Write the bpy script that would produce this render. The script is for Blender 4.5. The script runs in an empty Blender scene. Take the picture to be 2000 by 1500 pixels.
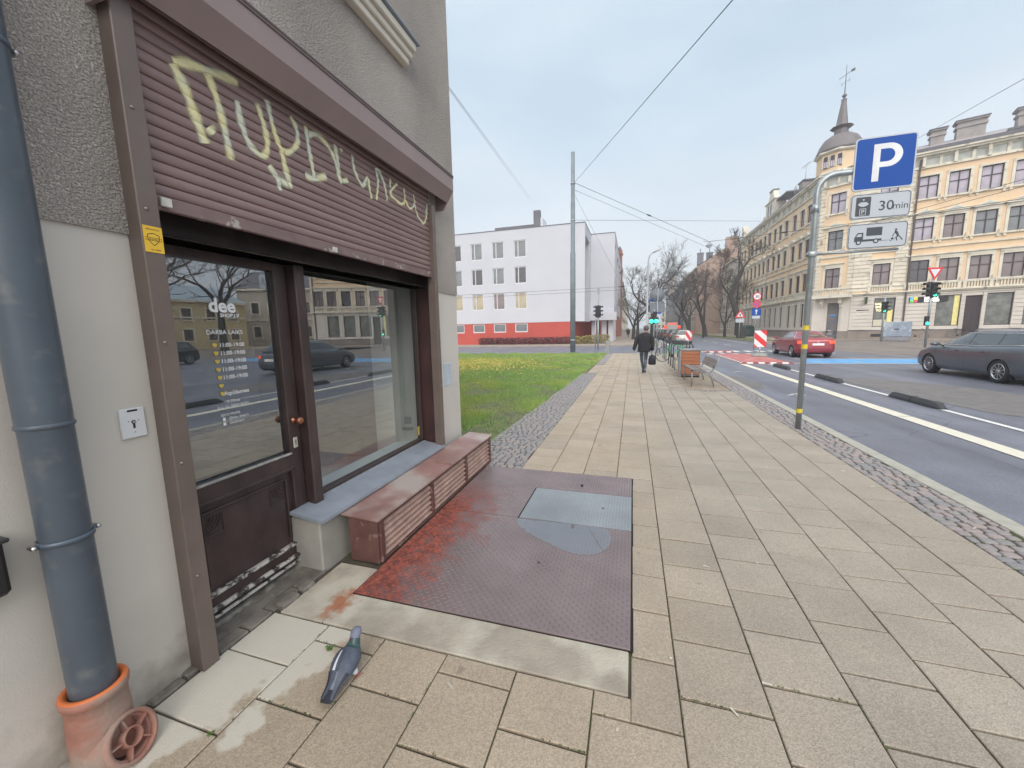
import bpy, bmesh, math, random
import numpy as np
from mathutils import Vector, Matrix
R = math.radians
rnd = random.Random(7)
S = bpy.context.scene
COL = S.collection
# ------------------------------------------------------------------ camera
cam_d = bpy.data.cameras.new('camera'); cam = bpy.data.objects.new('camera', cam_d); COL.objects.link(cam)
cam_d.sensor_width = 36; cam_d.lens = 763/2000*36; cam_d.clip_start = .05; cam_d.clip_end = 2000
def _cam():
    f = 763.0
    u = lambda v: v/np.linalg.norm(v)
    yd = u(np.array([(1236-1000)/f, (750-641)/f, 1.0])); zd = -u(np.array([(1119-1000)/f, (750-6300)/f, 1.0]))
    zd = u(zd-yd*np.dot(zd, yd)); xd = np.cross(yd, zd)
    if xd[0] < 0: xd = -xd
    M = np.array([xd, yd, zd])
    r, up, b = M[:, 0], M[:, 1], -M[:, 2]
    return Matrix(((r[0], up[0], b[0], 0), (r[1], up[1], b[1], 0), (r[2], up[2], b[2], 1.65), (0, 0, 0, 1)))
cam.matrix_world = _cam(); S.camera = cam
# ------------------------------------------------------------------ world, sun, exposure
SUN_EL, SUN_AZ = R(34), R(165)
w = bpy.data.worlds.new('World'); S.world = w; w.use_nodes = True
nt = w.node_tree; nt.nodes.clear()
out = nt.nodes.new('ShaderNodeOutputWorld'); bg = nt.nodes.new('ShaderNodeBackground')
sky = nt.nodes.new('ShaderNodeTexSky'); sky.sky_type = 'NISHITA'; sky.sun_disc = False
sky.sun_elevation = SUN_EL; sky.sun_rotation = SUN_AZ; sky.air_density = 1.2; sky.dust_density = 3.5; sky.ozone_density = 1.5
hs = nt.nodes.new('ShaderNodeHueSaturation'); hs.inputs['Saturation'].default_value = .45
tc = nt.nodes.new('ShaderNodeTexCoord'); mp = nt.nodes.new('ShaderNodeMapping'); mp.inputs['Scale'].default_value = (1, 1, 3.2)
ns = nt.nodes.new('ShaderNodeTexNoise'); ns.inputs['Scale'].default_value = 1.6; ns.inputs['Detail'].default_value = 5
rp = nt.nodes.new('ShaderNodeValToRGB'); rp.color_ramp.elements[0].position = .3; rp.color_ramp.elements[1].position = .72
rp.color_ramp.elements[0].color = (4.65, 6.1, 7.4, 1); rp.color_ramp.elements[1].color = (6.7, 7.65, 8.55, 1)
mx = nt.nodes.new('ShaderNodeMix'); mx.data_type = 'RGBA'; mx.inputs[0].default_value = .84
L = nt.links.new
L(tc.outputs['Generated'], mp.inputs[0]); L(mp.outputs[0], ns.inputs['Vector']); L(ns.outputs['Fac'], rp.inputs[0])
L(sky.outputs[0], hs.inputs['Color']); L(hs.outputs[0], mx.inputs[6])
hz_s = nt.nodes.new('ShaderNodeSeparateXYZ'); hz_r = nt.nodes.new('ShaderNodeMapRange'); hz_r.interpolation_type = 'SMOOTHSTEP'; hz_r.inputs[1].default_value = 0; hz_r.inputs[2].default_value = .45; hz_r.inputs[3].default_value = .8; hz_r.inputs[4].default_value = 0
hz_m = nt.nodes.new('ShaderNodeMix'); hz_m.data_type = 'RGBA'; hz_m.inputs[7].default_value = (8.0, 8.45, 8.8, 1)
L(tc.outputs['Generated'], hz_s.inputs[0]); L(hz_s.outputs[2], hz_r.inputs[0]); L(hz_r.outputs[0], hz_m.inputs[0]); L(rp.outputs[0], hz_m.inputs[6]); L(hz_m.outputs[2], mx.inputs[7])
# an overcast sky is brighter overhead than at the horizon
sz = nt.nodes.new('ShaderNodeSeparateXYZ'); zr = nt.nodes.new('ShaderNodeMapRange'); zr.interpolation_type = 'SMOOTHSTEP'
zr.inputs[1].default_value = .55; zr.inputs[2].default_value = 1.0; zr.inputs[3].default_value = .88; zr.inputs[4].default_value = 1.0
vs_ = nt.nodes.new('ShaderNodeVectorMath'); vs_.operation = 'SCALE'
L(tc.outputs['Generated'], sz.inputs[0]); L(sz.outputs[2], zr.inputs[0]); L(zr.outputs[0], vs_.inputs['Scale']); L(mx.outputs[2], vs_.inputs[0])
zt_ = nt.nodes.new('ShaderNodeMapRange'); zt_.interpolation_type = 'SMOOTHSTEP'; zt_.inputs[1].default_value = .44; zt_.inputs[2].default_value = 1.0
zd_ = nt.nodes.new('ShaderNodeVectorMath'); zd_.operation = 'DOT_PRODUCT'; zd_.inputs[1].default_value = (-.15, -.6, 1); L(tc.outputs['Generated'], zd_.inputs[0]); L(zd_.outputs['Value'], zt_.inputs[0])  # added bright sky zone overhead and behind the camera, unseen, lifts the facades
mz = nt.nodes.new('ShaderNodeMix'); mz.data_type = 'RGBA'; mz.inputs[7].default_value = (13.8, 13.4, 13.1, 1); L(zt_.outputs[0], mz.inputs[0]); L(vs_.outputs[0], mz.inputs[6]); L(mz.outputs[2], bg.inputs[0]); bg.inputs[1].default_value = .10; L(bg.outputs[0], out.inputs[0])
sd = bpy.data.lights.new('sun', 'SUN'); sd.energy = 1.1; sd.angle = R(40); sd.color = (1, .94, .88)
sun = bpy.data.objects.new('sun', sd); COL.objects.link(sun)
dv = Vector((math.sin(SUN_AZ)*math.cos(SUN_EL), math.cos(SUN_AZ)*math.cos(SUN_EL), math.sin(SUN_EL)))
sun.rotation_euler = dv.to_track_quat('Z', 'Y').to_euler(); sun.location = (0, 0, 60)
S.view_settings.view_transform = 'Standard'; S.view_settings.look = 'None'; S.view_settings.gamma = 1
S.view_settings.exposure = .54
S.render.engine = 'CYCLES'
S.cycles.max_bounces = 7; S.cycles.transparent_max_bounces = 12
# ------------------------------------------------------------------ materials
def lin(h):
    if isinstance(h, str):
        c = [int(h[i:i+2], 16)/255 for i in (0, 2, 4)]
        return tuple(((x+.055)/1.055)**2.4 if x > .04045 else x/12.92 for x in c)
    return tuple(h)
MATS = {}
def mat(name, col, rough=.7, metal=0, var=.12, vs=4.0, bump=0, bs=60, spec=.5, coat=0, island=0, col2=None, c2s=1.0, c2lo=.5, c2hi=.62, stretch=None, emit=0, detail=4):
    """procedural principled material: base colour with noise variation, optional second colour in blotches, bump"""
    if name in MATS: return MATS[name]
    m = bpy.data.materials.new(name); m.use_nodes = True; MATS[name] = m
    t = m.node_tree; N = t.nodes; K = t.links.new; b = N['Principled BSDF']
    c = lin(col); b.inputs['Roughness'].default_value = rough; b.inputs['Metallic'].default_value = metal
    b.inputs['Specular IOR Level'].default_value = spec; b.inputs['Coat Weight'].default_value = coat
    if coat: b.inputs['Coat Roughness'].default_value = .06
    g = N.new('ShaderNodeTexCoord'); mpn = N.new('ShaderNodeMapping'); K(g.outputs['Object'], mpn.inputs[0])
    if stretch: mpn.inputs['Scale'].default_value = stretch
    n1 = N.new('ShaderNodeTexNoise'); n1.inputs['Scale'].default_value = vs; n1.inputs['Detail'].default_value = detail; K(mpn.outputs[0], n1.inputs['Vector'])
    r = N.new('ShaderNodeMapRange'); r.inputs[1].default_value = .3; r.inputs[2].default_value = .7
    r.inputs[3].default_value = 1-var; r.inputs[4].default_value = 1+var; K(n1.outputs['Fac'], r.inputs[0])
    v = N.new('ShaderNodeVectorMath'); v.operation = 'SCALE'; v.inputs[0].default_value = c; K(r.outputs[0], v.inputs['Scale'])
    src = v.outputs[0]
    if col2 is not None:
        n2 = N.new('ShaderNodeTexNoise'); n2.inputs['Scale'].default_value = c2s; n2.inputs['Detail'].default_value = 6; K(mpn.outputs[0], n2.inputs['Vector'])
        r2 = N.new('ShaderNodeMapRange'); r2.inputs[1].default_value = c2lo; r2.inputs[2].default_value = c2hi; K(n2.outputs['Fac'], r2.inputs[0])
        x = N.new('ShaderNodeMix'); x.data_type = 'RGBA'; x.inputs[7].default_value = (*lin(col2), 1); K(r2.outputs[0], x.inputs[0]); K(src, x.inputs[6]); src = x.outputs[2]
    if island:
        ge = N.new('ShaderNodeNewGeometry'); r3 = N.new('ShaderNodeMapRange'); r3.inputs[3].default_value = 1-island; r3.inputs[4].default_value = 1+island
        K(ge.outputs['Random Per Island'], r3.inputs[0]); v2 = N.new('ShaderNodeVectorMath'); v2.operation = 'SCALE'; K(src, v2.inputs[0]); K(r3.outputs[0], v2.inputs['Scale']); src = v2.outputs[0]
    K(src, b.inputs['Base Color'])
    if bump:
        n3 = N.new('ShaderNodeTexNoise'); n3.inputs['Scale'].default_value = bs; n3.inputs['Detail'].default_value = 3; K(mpn.outputs[0], n3.inputs['Vector'])
        bu = N.new('ShaderNodeBump'); bu.inputs['Strength'].default_value = min(1, bump); bu.inputs['Distance'].default_value = .01*max(1, bump); K(n3.outputs['Fac'], bu.inputs['Height']); K(bu.outputs[0], b.inputs['Normal'])
    if emit:
        b.inputs['Emission Color'].default_value = (*c, 1); b.inputs['Emission Strength'].default_value = emit
    return m
def glass(name, tint=(.75, .8, .8), ior=1.75, rough=.0):
    if name in MATS: return MATS[name]
    m = bpy.data.materials.new(name); m.use_nodes = True; MATS[name] = m
    t = m.node_tree; N = t.nodes; K = t.links.new; N.clear()
    o = N.new('ShaderNodeOutputMaterial'); gl = N.new('ShaderNodeBsdfGlossy'); gl.inputs['Roughness'].default_value = rough; gl.inputs['Color'].default_value = (.95, .97, 1, 1)
    tr = N.new('ShaderNodeBsdfTransparent'); tr.inputs['Color'].default_value = (*tint, 1); fr = N.new('ShaderNodeFresnel'); ge = N.new('ShaderNodeNewGeometry'); mr = N.new('ShaderNodeMapRange'); mr.inputs[3].default_value = ior; mr.inputs[4].default_value = 1/ior; K(ge.outputs['Backfacing'], mr.inputs[0]); K(mr.outputs[0], fr.inputs['IOR'])   # a thin pane reflects alike from both sides
    mi = N.new('ShaderNodeMixShader'); K(fr.outputs[0], mi.inputs[0]); K(tr.outputs[0], mi.inputs[1]); K(gl.outputs[0], mi.inputs[2]); K(mi.outputs[0], o.inputs[0])
    return m
# ------------------------------------------------------------------ mesh builder
class MB:
    def __init__(s): s.v = []; s.f = []; s.mi = []; s.mats = []; s.cur = 0; s.sm = []; s.smooth = False
    def use(s, m, smooth=None):
        if m not in s.mats: s.mats.append(m)
        s.cur = s.mats.index(m)
        if smooth is not None: s.smooth = smooth
        return s
    def add(s, vs, fs):
        o = len(s.v); s.v += [tuple(p) for p in vs]
        for f in fs: s.f.append(tuple(i+o for i in f)); s.mi.append(s.cur); s.sm.append(s.smooth)
        return s
    def quad(s, *p): return s.add(p, [tuple(range(len(p)))])
    def box(s, x0, x1, y0, y1, z0, z1):
        if x0 > x1: x0, x1 = x1, x0
        if y0 > y1: y0, y1 = y1, y0
        if z0 > z1: z0, z1 = z1, z0
        return s.add([(x0,y0,z0),(x1,y0,z0),(x1,y1,z0),(x0,y1,z0),(x0,y0,z1),(x1,y0,z1),(x1,y1,z1),(x0,y1,z1)],
                     [(0,3,2,1),(4,5,6,7),(0,1,5,4),(1,2,6,5),(2,3,7,6),(3,0,4,7)])
    def bbox(s, x0, x1, y0, y1, z0, z1, b=.01):
        """box whose edges are all chamfered by b"""
        X, Y, Z = (x0, x1), (y0, y1), (z0, z1); vs = []; idx = {}
        for i in (0, 1):
            for j in (0, 1):
                for k in (0, 1):
                    sx, sy, sz = (1-2*i)*b, (1-2*j)*b, (1-2*k)*b
                    for a, p in (('x', (X[i], Y[j]+sy, Z[k]+sz)), ('y', (X[i]+sx, Y[j], Z[k]+sz)), ('z', (X[i]+sx, Y[j]+sy, Z[k]))):
                        idx[i, j, k, a] = len(vs); vs.append(p)
        fs = []
        for i in (0, 1): q = [idx[i, 0, 0, 'x'], idx[i, 1, 0, 'x'], idx[i, 1, 1, 'x'], idx[i, 0, 1, 'x']]; fs.append(q if i else q[::-1])
        for j in (0, 1): q = [idx[0, j, 0, 'y'], idx[1, j, 0, 'y'], idx[1, j, 1, 'y'], idx[0, j, 1, 'y']]; fs.append(q[::-1] if j else q)
        for k in (0, 1): q = [idx[0, 0, k, 'z'], idx[1, 0, k, 'z'], idx[1, 1, k, 'z'], idx[0, 1, k, 'z']]; fs.append(q if k else q[::-1])
        for a in (0, 1):
            for c in (0, 1):
                q = [idx[a, c, 0, 'x'], idx[a, c, 1, 'x'], idx[a, c, 1, 'y'], idx[a, c, 0, 'y']]; fs.append(q if a != c else q[::-1])
                q = [idx[a, 0, c, 'x'], idx[a, 1, c, 'x'], idx[a, 1, c, 'z'], idx[a, 0, c, 'z']]; fs.append(q[::-1] if a != c else q)
                q = [idx[0, a, c, 'y'], idx[1, a, c, 'y'], idx[1, a, c, 'z'], idx[0, a, c, 'z']]; fs.append(q if a != c else q[::-1])
                for d in (0, 1):
                    q = [idx[a, c, d, 'x'], idx[a, c, d, 'y'], idx[a, c, d, 'z']]; fs.append(q if (a+c+d) % 2 else q[::-1])
        return s.add(vs, fs)
    def tube(s, pts, rad, n=8, cap=True, up=None):
        pts = [Vector(p) for p in pts]; k = len(pts); rs = rad if hasattr(rad, '__len__') else [rad]*k; vs = []; fs = []
        nrm = None
        for i, p in enumerate(pts):
            d = (pts[min(i+1, k-1)]-pts[max(i-1, 0)]);  d = d.normalized() if d.length > 1e-9 else Vector((0, 0, 1))
            if nrm is None:
                a = Vector((0, 0, 1)) if abs(d.z) < .9 else Vector((1, 0, 0)); nrm = d.cross(a).normalized()
            else:
                nrm = (nrm-d*nrm.dot(d)); nrm = nrm.normalized() if nrm.length > 1e-9 else d.orthogonal().normalized()
            bi = d.cross(nrm)
            for j in range(n):
                t = 2*math.pi*j/n; vs.append(p+(nrm*math.cos(t)+bi*math.sin(t))*rs[i])
        for i in range(k-1):
            for j in range(n): fs.append((i*n+j, i*n+(j+1) % n, (i+1)*n+(j+1) % n, (i+1)*n+j))
        if cap: fs.append(tuple(range(n))[::-1]); fs.append(tuple((k-1)*n+j for j in range(n)))
        return s.add(vs, fs)
    def lathe(s, prof, n=16, c=(0, 0, 0), axis='z', cap=True):
        vs = []; fs = []
        for r_, h in prof:
            for j in range(n):
                t = 2*math.pi*j/n; a, b = r_*math.cos(t), r_*math.sin(t)
                p = {'z': (a, b, h), 'y': (b, h, a), 'x': (h, a, b)}[axis]; vs.append((p[0]+c[0], p[1]+c[1], p[2]+c[2]))
        k = len(prof)
        for i in range(k-1):
            for j in range(n): fs.append((i*n+j, i*n+(j+1) % n, (i+1)*n+(j+1) % n, (i+1)*n+j))
        if cap: fs.append(tuple(range(n))[::-1]); fs.append(tuple((k-1)*n+j for j in range(n)))
        return s.add(vs, fs)
    def prism(s, poly, a0, a1, P):
        """polygon [(u,v)] swept from a0 to a1; P(u,v,a)->world. polygon ccw"""
        n = len(poly); vs = [P(u, v, a0) for u, v in poly]+[P(u, v, a1) for u, v in poly]
        fs = [tuple(range(n))[::-1], tuple(range(n, 2*n))]+[(i, (i+1) % n, n+(i+1) % n, n+i) for i in range(n)]
        return s.add(vs, fs)
    def loft(s, rings, cap=True, closed=True):
        n = len(rings[0]); vs = [p for r_ in rings for p in r_]; fs = []
        for i in range(len(rings)-1):
            for j in range(n if closed else n-1): fs.append((i*n+j, i*n+(j+1) % n, (i+1)*n+(j+1) % n, (i+1)*n+j))
        if cap: fs.append(tuple(range(n))[::-1]); fs.append(tuple((len(rings)-1)*n+j for j in range(n)))
        return s.add(vs, fs)
    def text(s, txt, size, P, bold=0, align='CENTER', ext=0, depth=0):
        """lettering: P(u,v,d)->world; u right, v up"""
        cu = bpy.data.curves.new('t', 'FONT'); cu.body = txt; cu.size = size; cu.align_x = align; cu.offset = bold; cu.resolution_u = 3
        cu.extrude = depth
        o = bpy.data.objects.new('t', cu); COL.objects.link(o); dg = bpy.context.evaluated_depsgraph_get(); dg.update()
        me = bpy.data.meshes.new_from_object(o.evaluated_get(dg)); bpy.data.objects.remove(o); bpy.data.curves.remove(cu)
        s.add([P(v.co.x, v.co.y, v.co.z) for v in me.vertices], [tuple(p.vertices) for p in me.polygons]); bpy.data.meshes.remove(me)
        return s
def obj(name, mb, parent=None, baked=False, label=None, fixn=True, **k):
    me = bpy.data.meshes.new(name); me.from_pydata(mb.v, [], mb.f)
    for m in mb.mats: me.materials.append(m)
    if len(mb.mats) > 1: me.polygons.foreach_set('material_index', mb.mi)
    me.polygons.foreach_set('use_smooth', mb.sm)
    if fixn:
        bm = bmesh.new(); bm.from_mesh(me); bmesh.ops.recalc_face_normals(bm, faces=bm.faces); bm.to_mesh(me); bm.free()
    me.update()
    o = bpy.data.objects.new(name, me); COL.objects.link(o)
    if parent is not None:
        o.parent = parent
        if baked and parent.get('_root'): o.location = -parent.location
    if label: o['label'] = label
    for a, b in k.items(): o[a] = b
    return o
def tag(o, label, cat, group=None):
    o['label'] = label; o['category'] = cat
    if group: o['group'] = group
    return o
def thing(name, label, cat, loc=(0, 0, 0), rz=0, group=None):
    o = bpy.data.objects.new(name, None); COL.objects.link(o); o.location = loc; o.rotation_euler = (0, 0, rz); o.empty_display_size = .2
    tag(o, label, cat, group); o['_root'] = 1
    return o
def struct(name, mb): o = obj(name, mb); o['kind'] = 'structure'; return o
def dup(root, loc, rz=None, label=None, group=None, scale=None):
    r_ = root.copy(); COL.objects.link(r_); r_.location = loc
    if rz is not None: r_.rotation_euler = (0, 0, rz)
    if scale: r_.scale = scale
    if label: r_['label'] = label
    if group: r_['group'] = group
    def rec(a, b):
        for ch in list(a.children):
            c_ = ch.copy(); COL.objects.link(c_); c_.parent = b; rec(ch, c_)
    rec(root, r_)
    return r_
def mod_apply(o):
    """bake an object's modifiers into its mesh"""
    dg = bpy.context.evaluated_depsgraph_get(); dg.update()
    me = bpy.data.meshes.new_from_object(o.evaluated_get(dg)); o.modifiers.clear(); o.data = me
class Fr:
    """facade frame: s to the viewer's right, z up, n outwards"""
    def __init__(s, o, ang): s.o = Vector(o); s.d = Vector((math.cos(ang), math.sin(ang), 0)); s.n = Vector((math.sin(ang), -math.cos(ang), 0)); s.ang = ang
    def P(s, a, z, n=0): return s.o+s.d*a+s.n*n+Vector((0, 0, z))
    def box(s, mb, a0, a1, z0, z1, n0, n1):
        q = [s.P(a, z, n) for n in (n0, n1) for z in (z0, z1) for a in (a0, a1)]
        return mb.add(q, [(0,2,3,1),(4,5,7,6),(0,1,5,4),(2,6,7,3),(0,4,6,2),(1,3,7,5)])
    def wall(s, mb, a0, a1, z0, z1, holes, depth=.25, n=0):
        A = sorted({a0, a1, *[h[0] for h in holes], *[h[1] for h in holes]}); Z = sorted({z0, z1, *[h[2] for h in holes], *[h[3] for h in holes]})
        for i in range(len(A)-1):
            for j in range(len(Z)-1):
                ca, cz = (A[i]+A[i+1])/2, (Z[j]+Z[j+1])/2
                if ca < a0 or ca > a1 or cz < z0 or cz > z1: continue
                if any(h[0] < ca < h[1] and h[2] < cz < h[3] for h in holes): continue
                mb.quad(s.P(A[i], Z[j], n), s.P(A[i+1], Z[j], n), s.P(A[i+1], Z[j+1], n), s.P(A[i], Z[j+1], n))
        for h in holes:
            a, b, c, d = h[:4]
            mb.quad(s.P(a, c, n), s.P(a, d, n), s.P(a, d, n-depth), s.P(a, c, n-depth)); mb.quad(s.P(b, c, n), s.P(b, c, n-depth), s.P(b, d, n-depth), s.P(b, d, n))
            mb.quad(s.P(a, d, n), s.P(b, d, n), s.P(b, d, n-depth), s.P(a, d, n-depth)); mb.quad(s.P(a, c, n), s.P(a, c, n-depth), s.P(b, c, n-depth), s.P(b, c, n))
# ================================================================== setting: ground, road, pavement, lawn
M_asph = mat('asphalt wet', (.165, .175, .215), rough=.48, var=.14, vs=1.3, bump=.35, bs=180, detail=8, col2=(.135, .142, .172), c2s=.35, c2lo=.48, c2hi=.7)
M_asph2 = mat('asphalt old brown grey', (.21, .18, .165), rough=.55, var=.22, vs=.8, bump=.4, bs=120, detail=8)
M_patch = mat('asphalt patch', (.17, .16, .155), rough=.62, var=.16, vs=5, bump=.6, bs=160)
M_white = mat('road paint white', (.72, .72, .70), rough=.55, var=.1, vs=9, col2=(.42, .42, .43), c2s=14, c2lo=.62, c2hi=.72)
M_cream = mat('road paint cream', (.70, .67, .56), rough=.6, var=.07, vs=11, col2=(.5, .48, .42), c2s=20, c2lo=.62, c2hi=.75)
M_blue = mat('road paint blue', (.10, .34, .66), rough=.6, var=.18, vs=2, col2=(.2, .42, .62), c2s=3)
M_soil = mat('soil', (.125, .13, .07), rough=.95, var=.35, vs=6, bump=.8, bs=40)
M_joint = mat('joint sand and moss', (.085, .075, .055), rough=.95, var=.4, vs=5, col2=(.07, .085, .03), c2s=2.5, c2lo=.5, c2hi=.6, bump=.5, bs=100)
M_kerb = mat('kerb granite', (.40, .39, .34), rough=.7, var=.12, vs=8, bump=.3, bs=90)
M_walk2 = mat('far pavement', (.34, .29, .24), rough=.7, var=.15, vs=1.2, bump=.2, bs=30)
g = MB().use(mat('earth ground', (.10, .09, .075), rough=.95, var=.3, vs=.1))
g.quad((-900, -900, -.35), (900, -900, -.35), (900, 1400, -.35), (-900, 1400, -.35)); struct('ground', g)
def tracks(m):
    t = m.node_tree; N = t.nodes; K = t.links.new; b = N['Principled BSDF']; src = b.inputs['Base Color'].links[0].from_socket; tx = N.new('ShaderNodeTexCoord'); mp_ = N.new('ShaderNodeMapping'); mp_.inputs['Scale'].default_value = (1.5, .04, 1); K(tx.outputs['Object'], mp_.inputs[0])
    n = N.new('ShaderNodeTexNoise'); n.inputs['Scale'].default_value = 1; n.inputs['Detail'].default_value = 4; K(mp_.outputs[0], n.inputs['Vector']); r = N.new('ShaderNodeMapRange'); r.inputs[1].default_value = .35; r.inputs[2].default_value = .65; r.inputs[3].default_value = .80; r.inputs[4].default_value = 1.12; K(n.outputs['Fac'], r.inputs[0])
    v = N.new('ShaderNodeTexVoronoi'); v.inputs['Scale'].default_value = 90; K(tx.outputs['Object'], v.inputs['Vector']); sp = N.new('ShaderNodeSeparateColor'); K(v.outputs['Color'], sp.inputs[0]); r2 = N.new('ShaderNodeMapRange'); r2.inputs[3].default_value = .82; r2.inputs[4].default_value = 1.2; K(sp.outputs[0], r2.inputs[0])
    mu = N.new('ShaderNodeMath'); mu.operation = 'MULTIPLY'; K(r.outputs[0], mu.inputs[0]); K(r2.outputs[0], mu.inputs[1]); sc = N.new('ShaderNodeVectorMath'); sc.operation = 'SCALE'; K(src, sc.inputs[0]); K(mu.outputs[0], sc.inputs['Scale']); src = sc.outputs[0]
    # hairline cracks
    nz = N.new('ShaderNodeTexNoise'); nz.inputs['Scale'].default_value = .8; nz.inputs['Detail'].default_value = 5; K(tx.outputs['Object'], nz.inputs['Vector']); mm = N.new('ShaderNodeMix'); mm.data_type = 'VECTOR'; mm.inputs[0].default_value = .35; K(tx.outputs['Object'], mm.inputs[4]); K(nz.outputs['Color'], mm.inputs[5])
    vc = N.new('ShaderNodeTexVoronoi'); vc.feature = 'DISTANCE_TO_EDGE'; vc.inputs['Scale'].default_value = .55; K(mm.outputs[1], vc.inputs['Vector']); rc = N.new('ShaderNodeMapRange'); rc.inputs[1].default_value = 0; rc.inputs[2].default_value = .006; rc.inputs[3].default_value = .62; rc.inputs[4].default_value = 1; K(vc.outputs['Distance'], rc.inputs[0])
    s2 = N.new('ShaderNodeVectorMath'); s2.operation = 'SCALE'; K(src, s2.inputs[0]); K(rc.outputs[0], s2.inputs['Scale']); K(s2.outputs[0], b.inputs['Base Color'])
tracks(M_asph); tracks(M_asph2)
g = MB().use(M_asph); g.quad((3.05, -40, -.1), (120, -40, -.1), (120, 400, -.1), (3.05, 400, -.1)); g.quad((-120, 27.7, -.1), (3.05, 27.7, -.1), (3.05, 41.0, -.1), (-120, 41.0, -.1)); struct('road', g)
# old brown paving of the far carriageway and tram crossing
g = MB().use(M_asph2)
g.quad((13.0, 26.5, -.094), (26, 25.2, -.094), (33, 44.3, -.094), (21.0, 50.9, -.094), (12.6, 46, -.094)); g.quad((40, -10, -.094), (60, -10, -.094), (60, 43, -.094), (26.01, 43, -.094), (26.01, 25.2, -.094))
struct('road_old_surface', g)
g = MB().use(M_patch)
pp = [(6.2, 14.6), (6.3, 12.0), (6.6, 9.6), (7.3, 8.6), (8.3, 9.2), (8.9, 11.2), (8.6, 13.2), (7.6, 14.9), (6.9, 15.3)]
g.quad(*[(x, y, -.0955) for x, y in pp[::-1]])
g.quad(*[(x, y, -.0955) for x, y in [(3.1, 12.5), (3.5, 12.2), (3.75, 13.4), (3.5, 15.2), (3.12, 15.6)]])
struct('road_patch', g)
# markings
def line(mb, pts, wd, z=-.091):
    for (x0, y0), (x1, y1) in zip(pts[:-1], pts[1:]):
        d = Vector((x1-x0, y1-y0)); n_ = Vector((-d.y, d.x)).normalized()*wd/2
        mb.quad((x0-n_.x, y0-n_.y, z), (x1-n_.x, y1-n_.y, z), (x1+n_.x, y1+n_.y, z), (x0+n_.x, y0+n_.y, z))
g = MB().use(M_cream); y = -6.0
while y < 20.2: line(g, [(4.88, y), (4.88, min(y+2.98, 20.3))], .26); y += 3.0
struct('road_line_cycle_lane', g)
g = MB().use(M_white); line(g, [(5.96, -6), (5.96, 20.5)], .11)
line(g, [(7.0, 20.75), (24.5, 20.75)], .14); line(g, [(8.0, 23.6), (24.5, 23.6)], .14)
line(g, [(11.6, 28), (12.7, 44)], .12)
for k in range(9): line(g, [(4.6+.75*k, 29.8), (4.6+.75*k, 31.3)], .38); 
for k in range(9): line(g, [(4.8+.75*k, 27.4), (4.8+.75*k, 28.3)], .3)
for k in range(16): line(g, [(8.6, 40+k*6), (8.6, 43+k*6)], .12)
line(g, [(3.5, 40), (3.5, 110)], .14); line(g, [(10.8, 44), (12.2, 70)], .12); line(g, [(12.0, 37.5), (17, 41)], .12)
# cycle symbols worn on the lane
for cx, cy in ((3.95, 11.2), (3.9, 16.6)): line(g, [(cx-.22, cy), (cx+.1, cy+.35)], .05); line(g, [(cx-.05, cy+.3), (cx+.2, cy+.1)], .05)
struct('road_line_white', g)
g = MB().use(M_blue); g.quad((7.3, 20.9, -.092), (24.5, 20.9, -.092), (24.5, 23.45, -.092), (8.3, 23.45, -.092)); struct('road_marking_blue', g)
# kerbs
g = MB().use(M_kerb); y = -4.0
while y < 27.6:
    g.bbox(2.895, 3.05, y+.004, min(y+.996, 27.68), -.3, .004, .006); y += 1.0
struct('kerb', g)
g = MB().use(mat('curb grey', (.3, .28, .25), rough=.8, var=.2, vs=3))
for (x0, y0), (x1, y1) in (((-60, 27.6), (-1.7, 27.6)), ((-60, 41.1), (2.9, 41.1)), ((2.9, 41.1), (2.9, 200)), ((12.6, 46), (12.0, 70)), ((12.0, 70), (12, 220)), ((12.6, 46), (20.8, 51)), ((20.8, 51), (33, 44.4)), ((33, 44.4), (60, 34.6))):
    d = Vector((x1-x0, y1-y0, 0)).normalized(); n_ = Vector((-d.y, d.x, 0))*.07; a = Vector((x0, y0, 0)); b = Vector((x1, y1, 0))
    for q in [(a-n_, b-n_, b+n_, a+n_)]:
        bot = [Vector((p.x, p.y, -.3)) for p in q]; top = [Vector((p.x, p.y, .012)) for p in q]; g.add(bot+top, [(0,3,2,1),(4,5,6,7),(0,1,5,4),(1,2,6,5),(2,3,7,6),(3,0,4,7)])
struct('curb_far', g)
# far pavements
g = MB().use(M_walk2)
def slabpoly(g, pts, z=0): g.add([(x, y, z) for x, y in pts]+[(x, y, -.3) for x, y in pts], [tuple(range(len(pts)))]+[(i, (i+1) % len(pts), len(pts)+(i+1) % len(pts), len(pts)+i) for i in range(len(pts))])
slabpoly(g, [(-60, 41.0), (2.9, 41.0), (2.9, 220), (-8, 220), (-8, 46.6), (-60, 46.6)])
slabpoly(g, [(12.6, 46), (20.8, 51), (33, 44.4), (60, 34.6), (60, 60), (22, 60), (22, 220), (12, 220), (12.0, 70)])
struct('pavement_far', g)
g = MB().use(mat('verge grass', (.10, .15, .035), rough=.9, var=.35, vs=2, bump=1, bs=25, col2=(.16, .13, .06), c2s=.8))
g.quad((12.75, 47.5, .02), (15.4, 49.4, .02), (14.8, 72, .02), (14.5, 150, .02), (12.2, 150, .02), (12.2, 70, .02)); g.quad((1.2, 43, .02), (2.7, 43, .02), (2.7, 140, .02), (1.2, 140, .02))
struct('verge', g)
# sidewalk bed below slabs and cobbles
g = MB().use(M_joint); g.quad((-2.3, -5, -.012), (2.9, -5, -.012), (2.9, 27.6, -.012), (-2.3, 27.6, -.012)); struct('sidewalk_bed', g)
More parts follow.
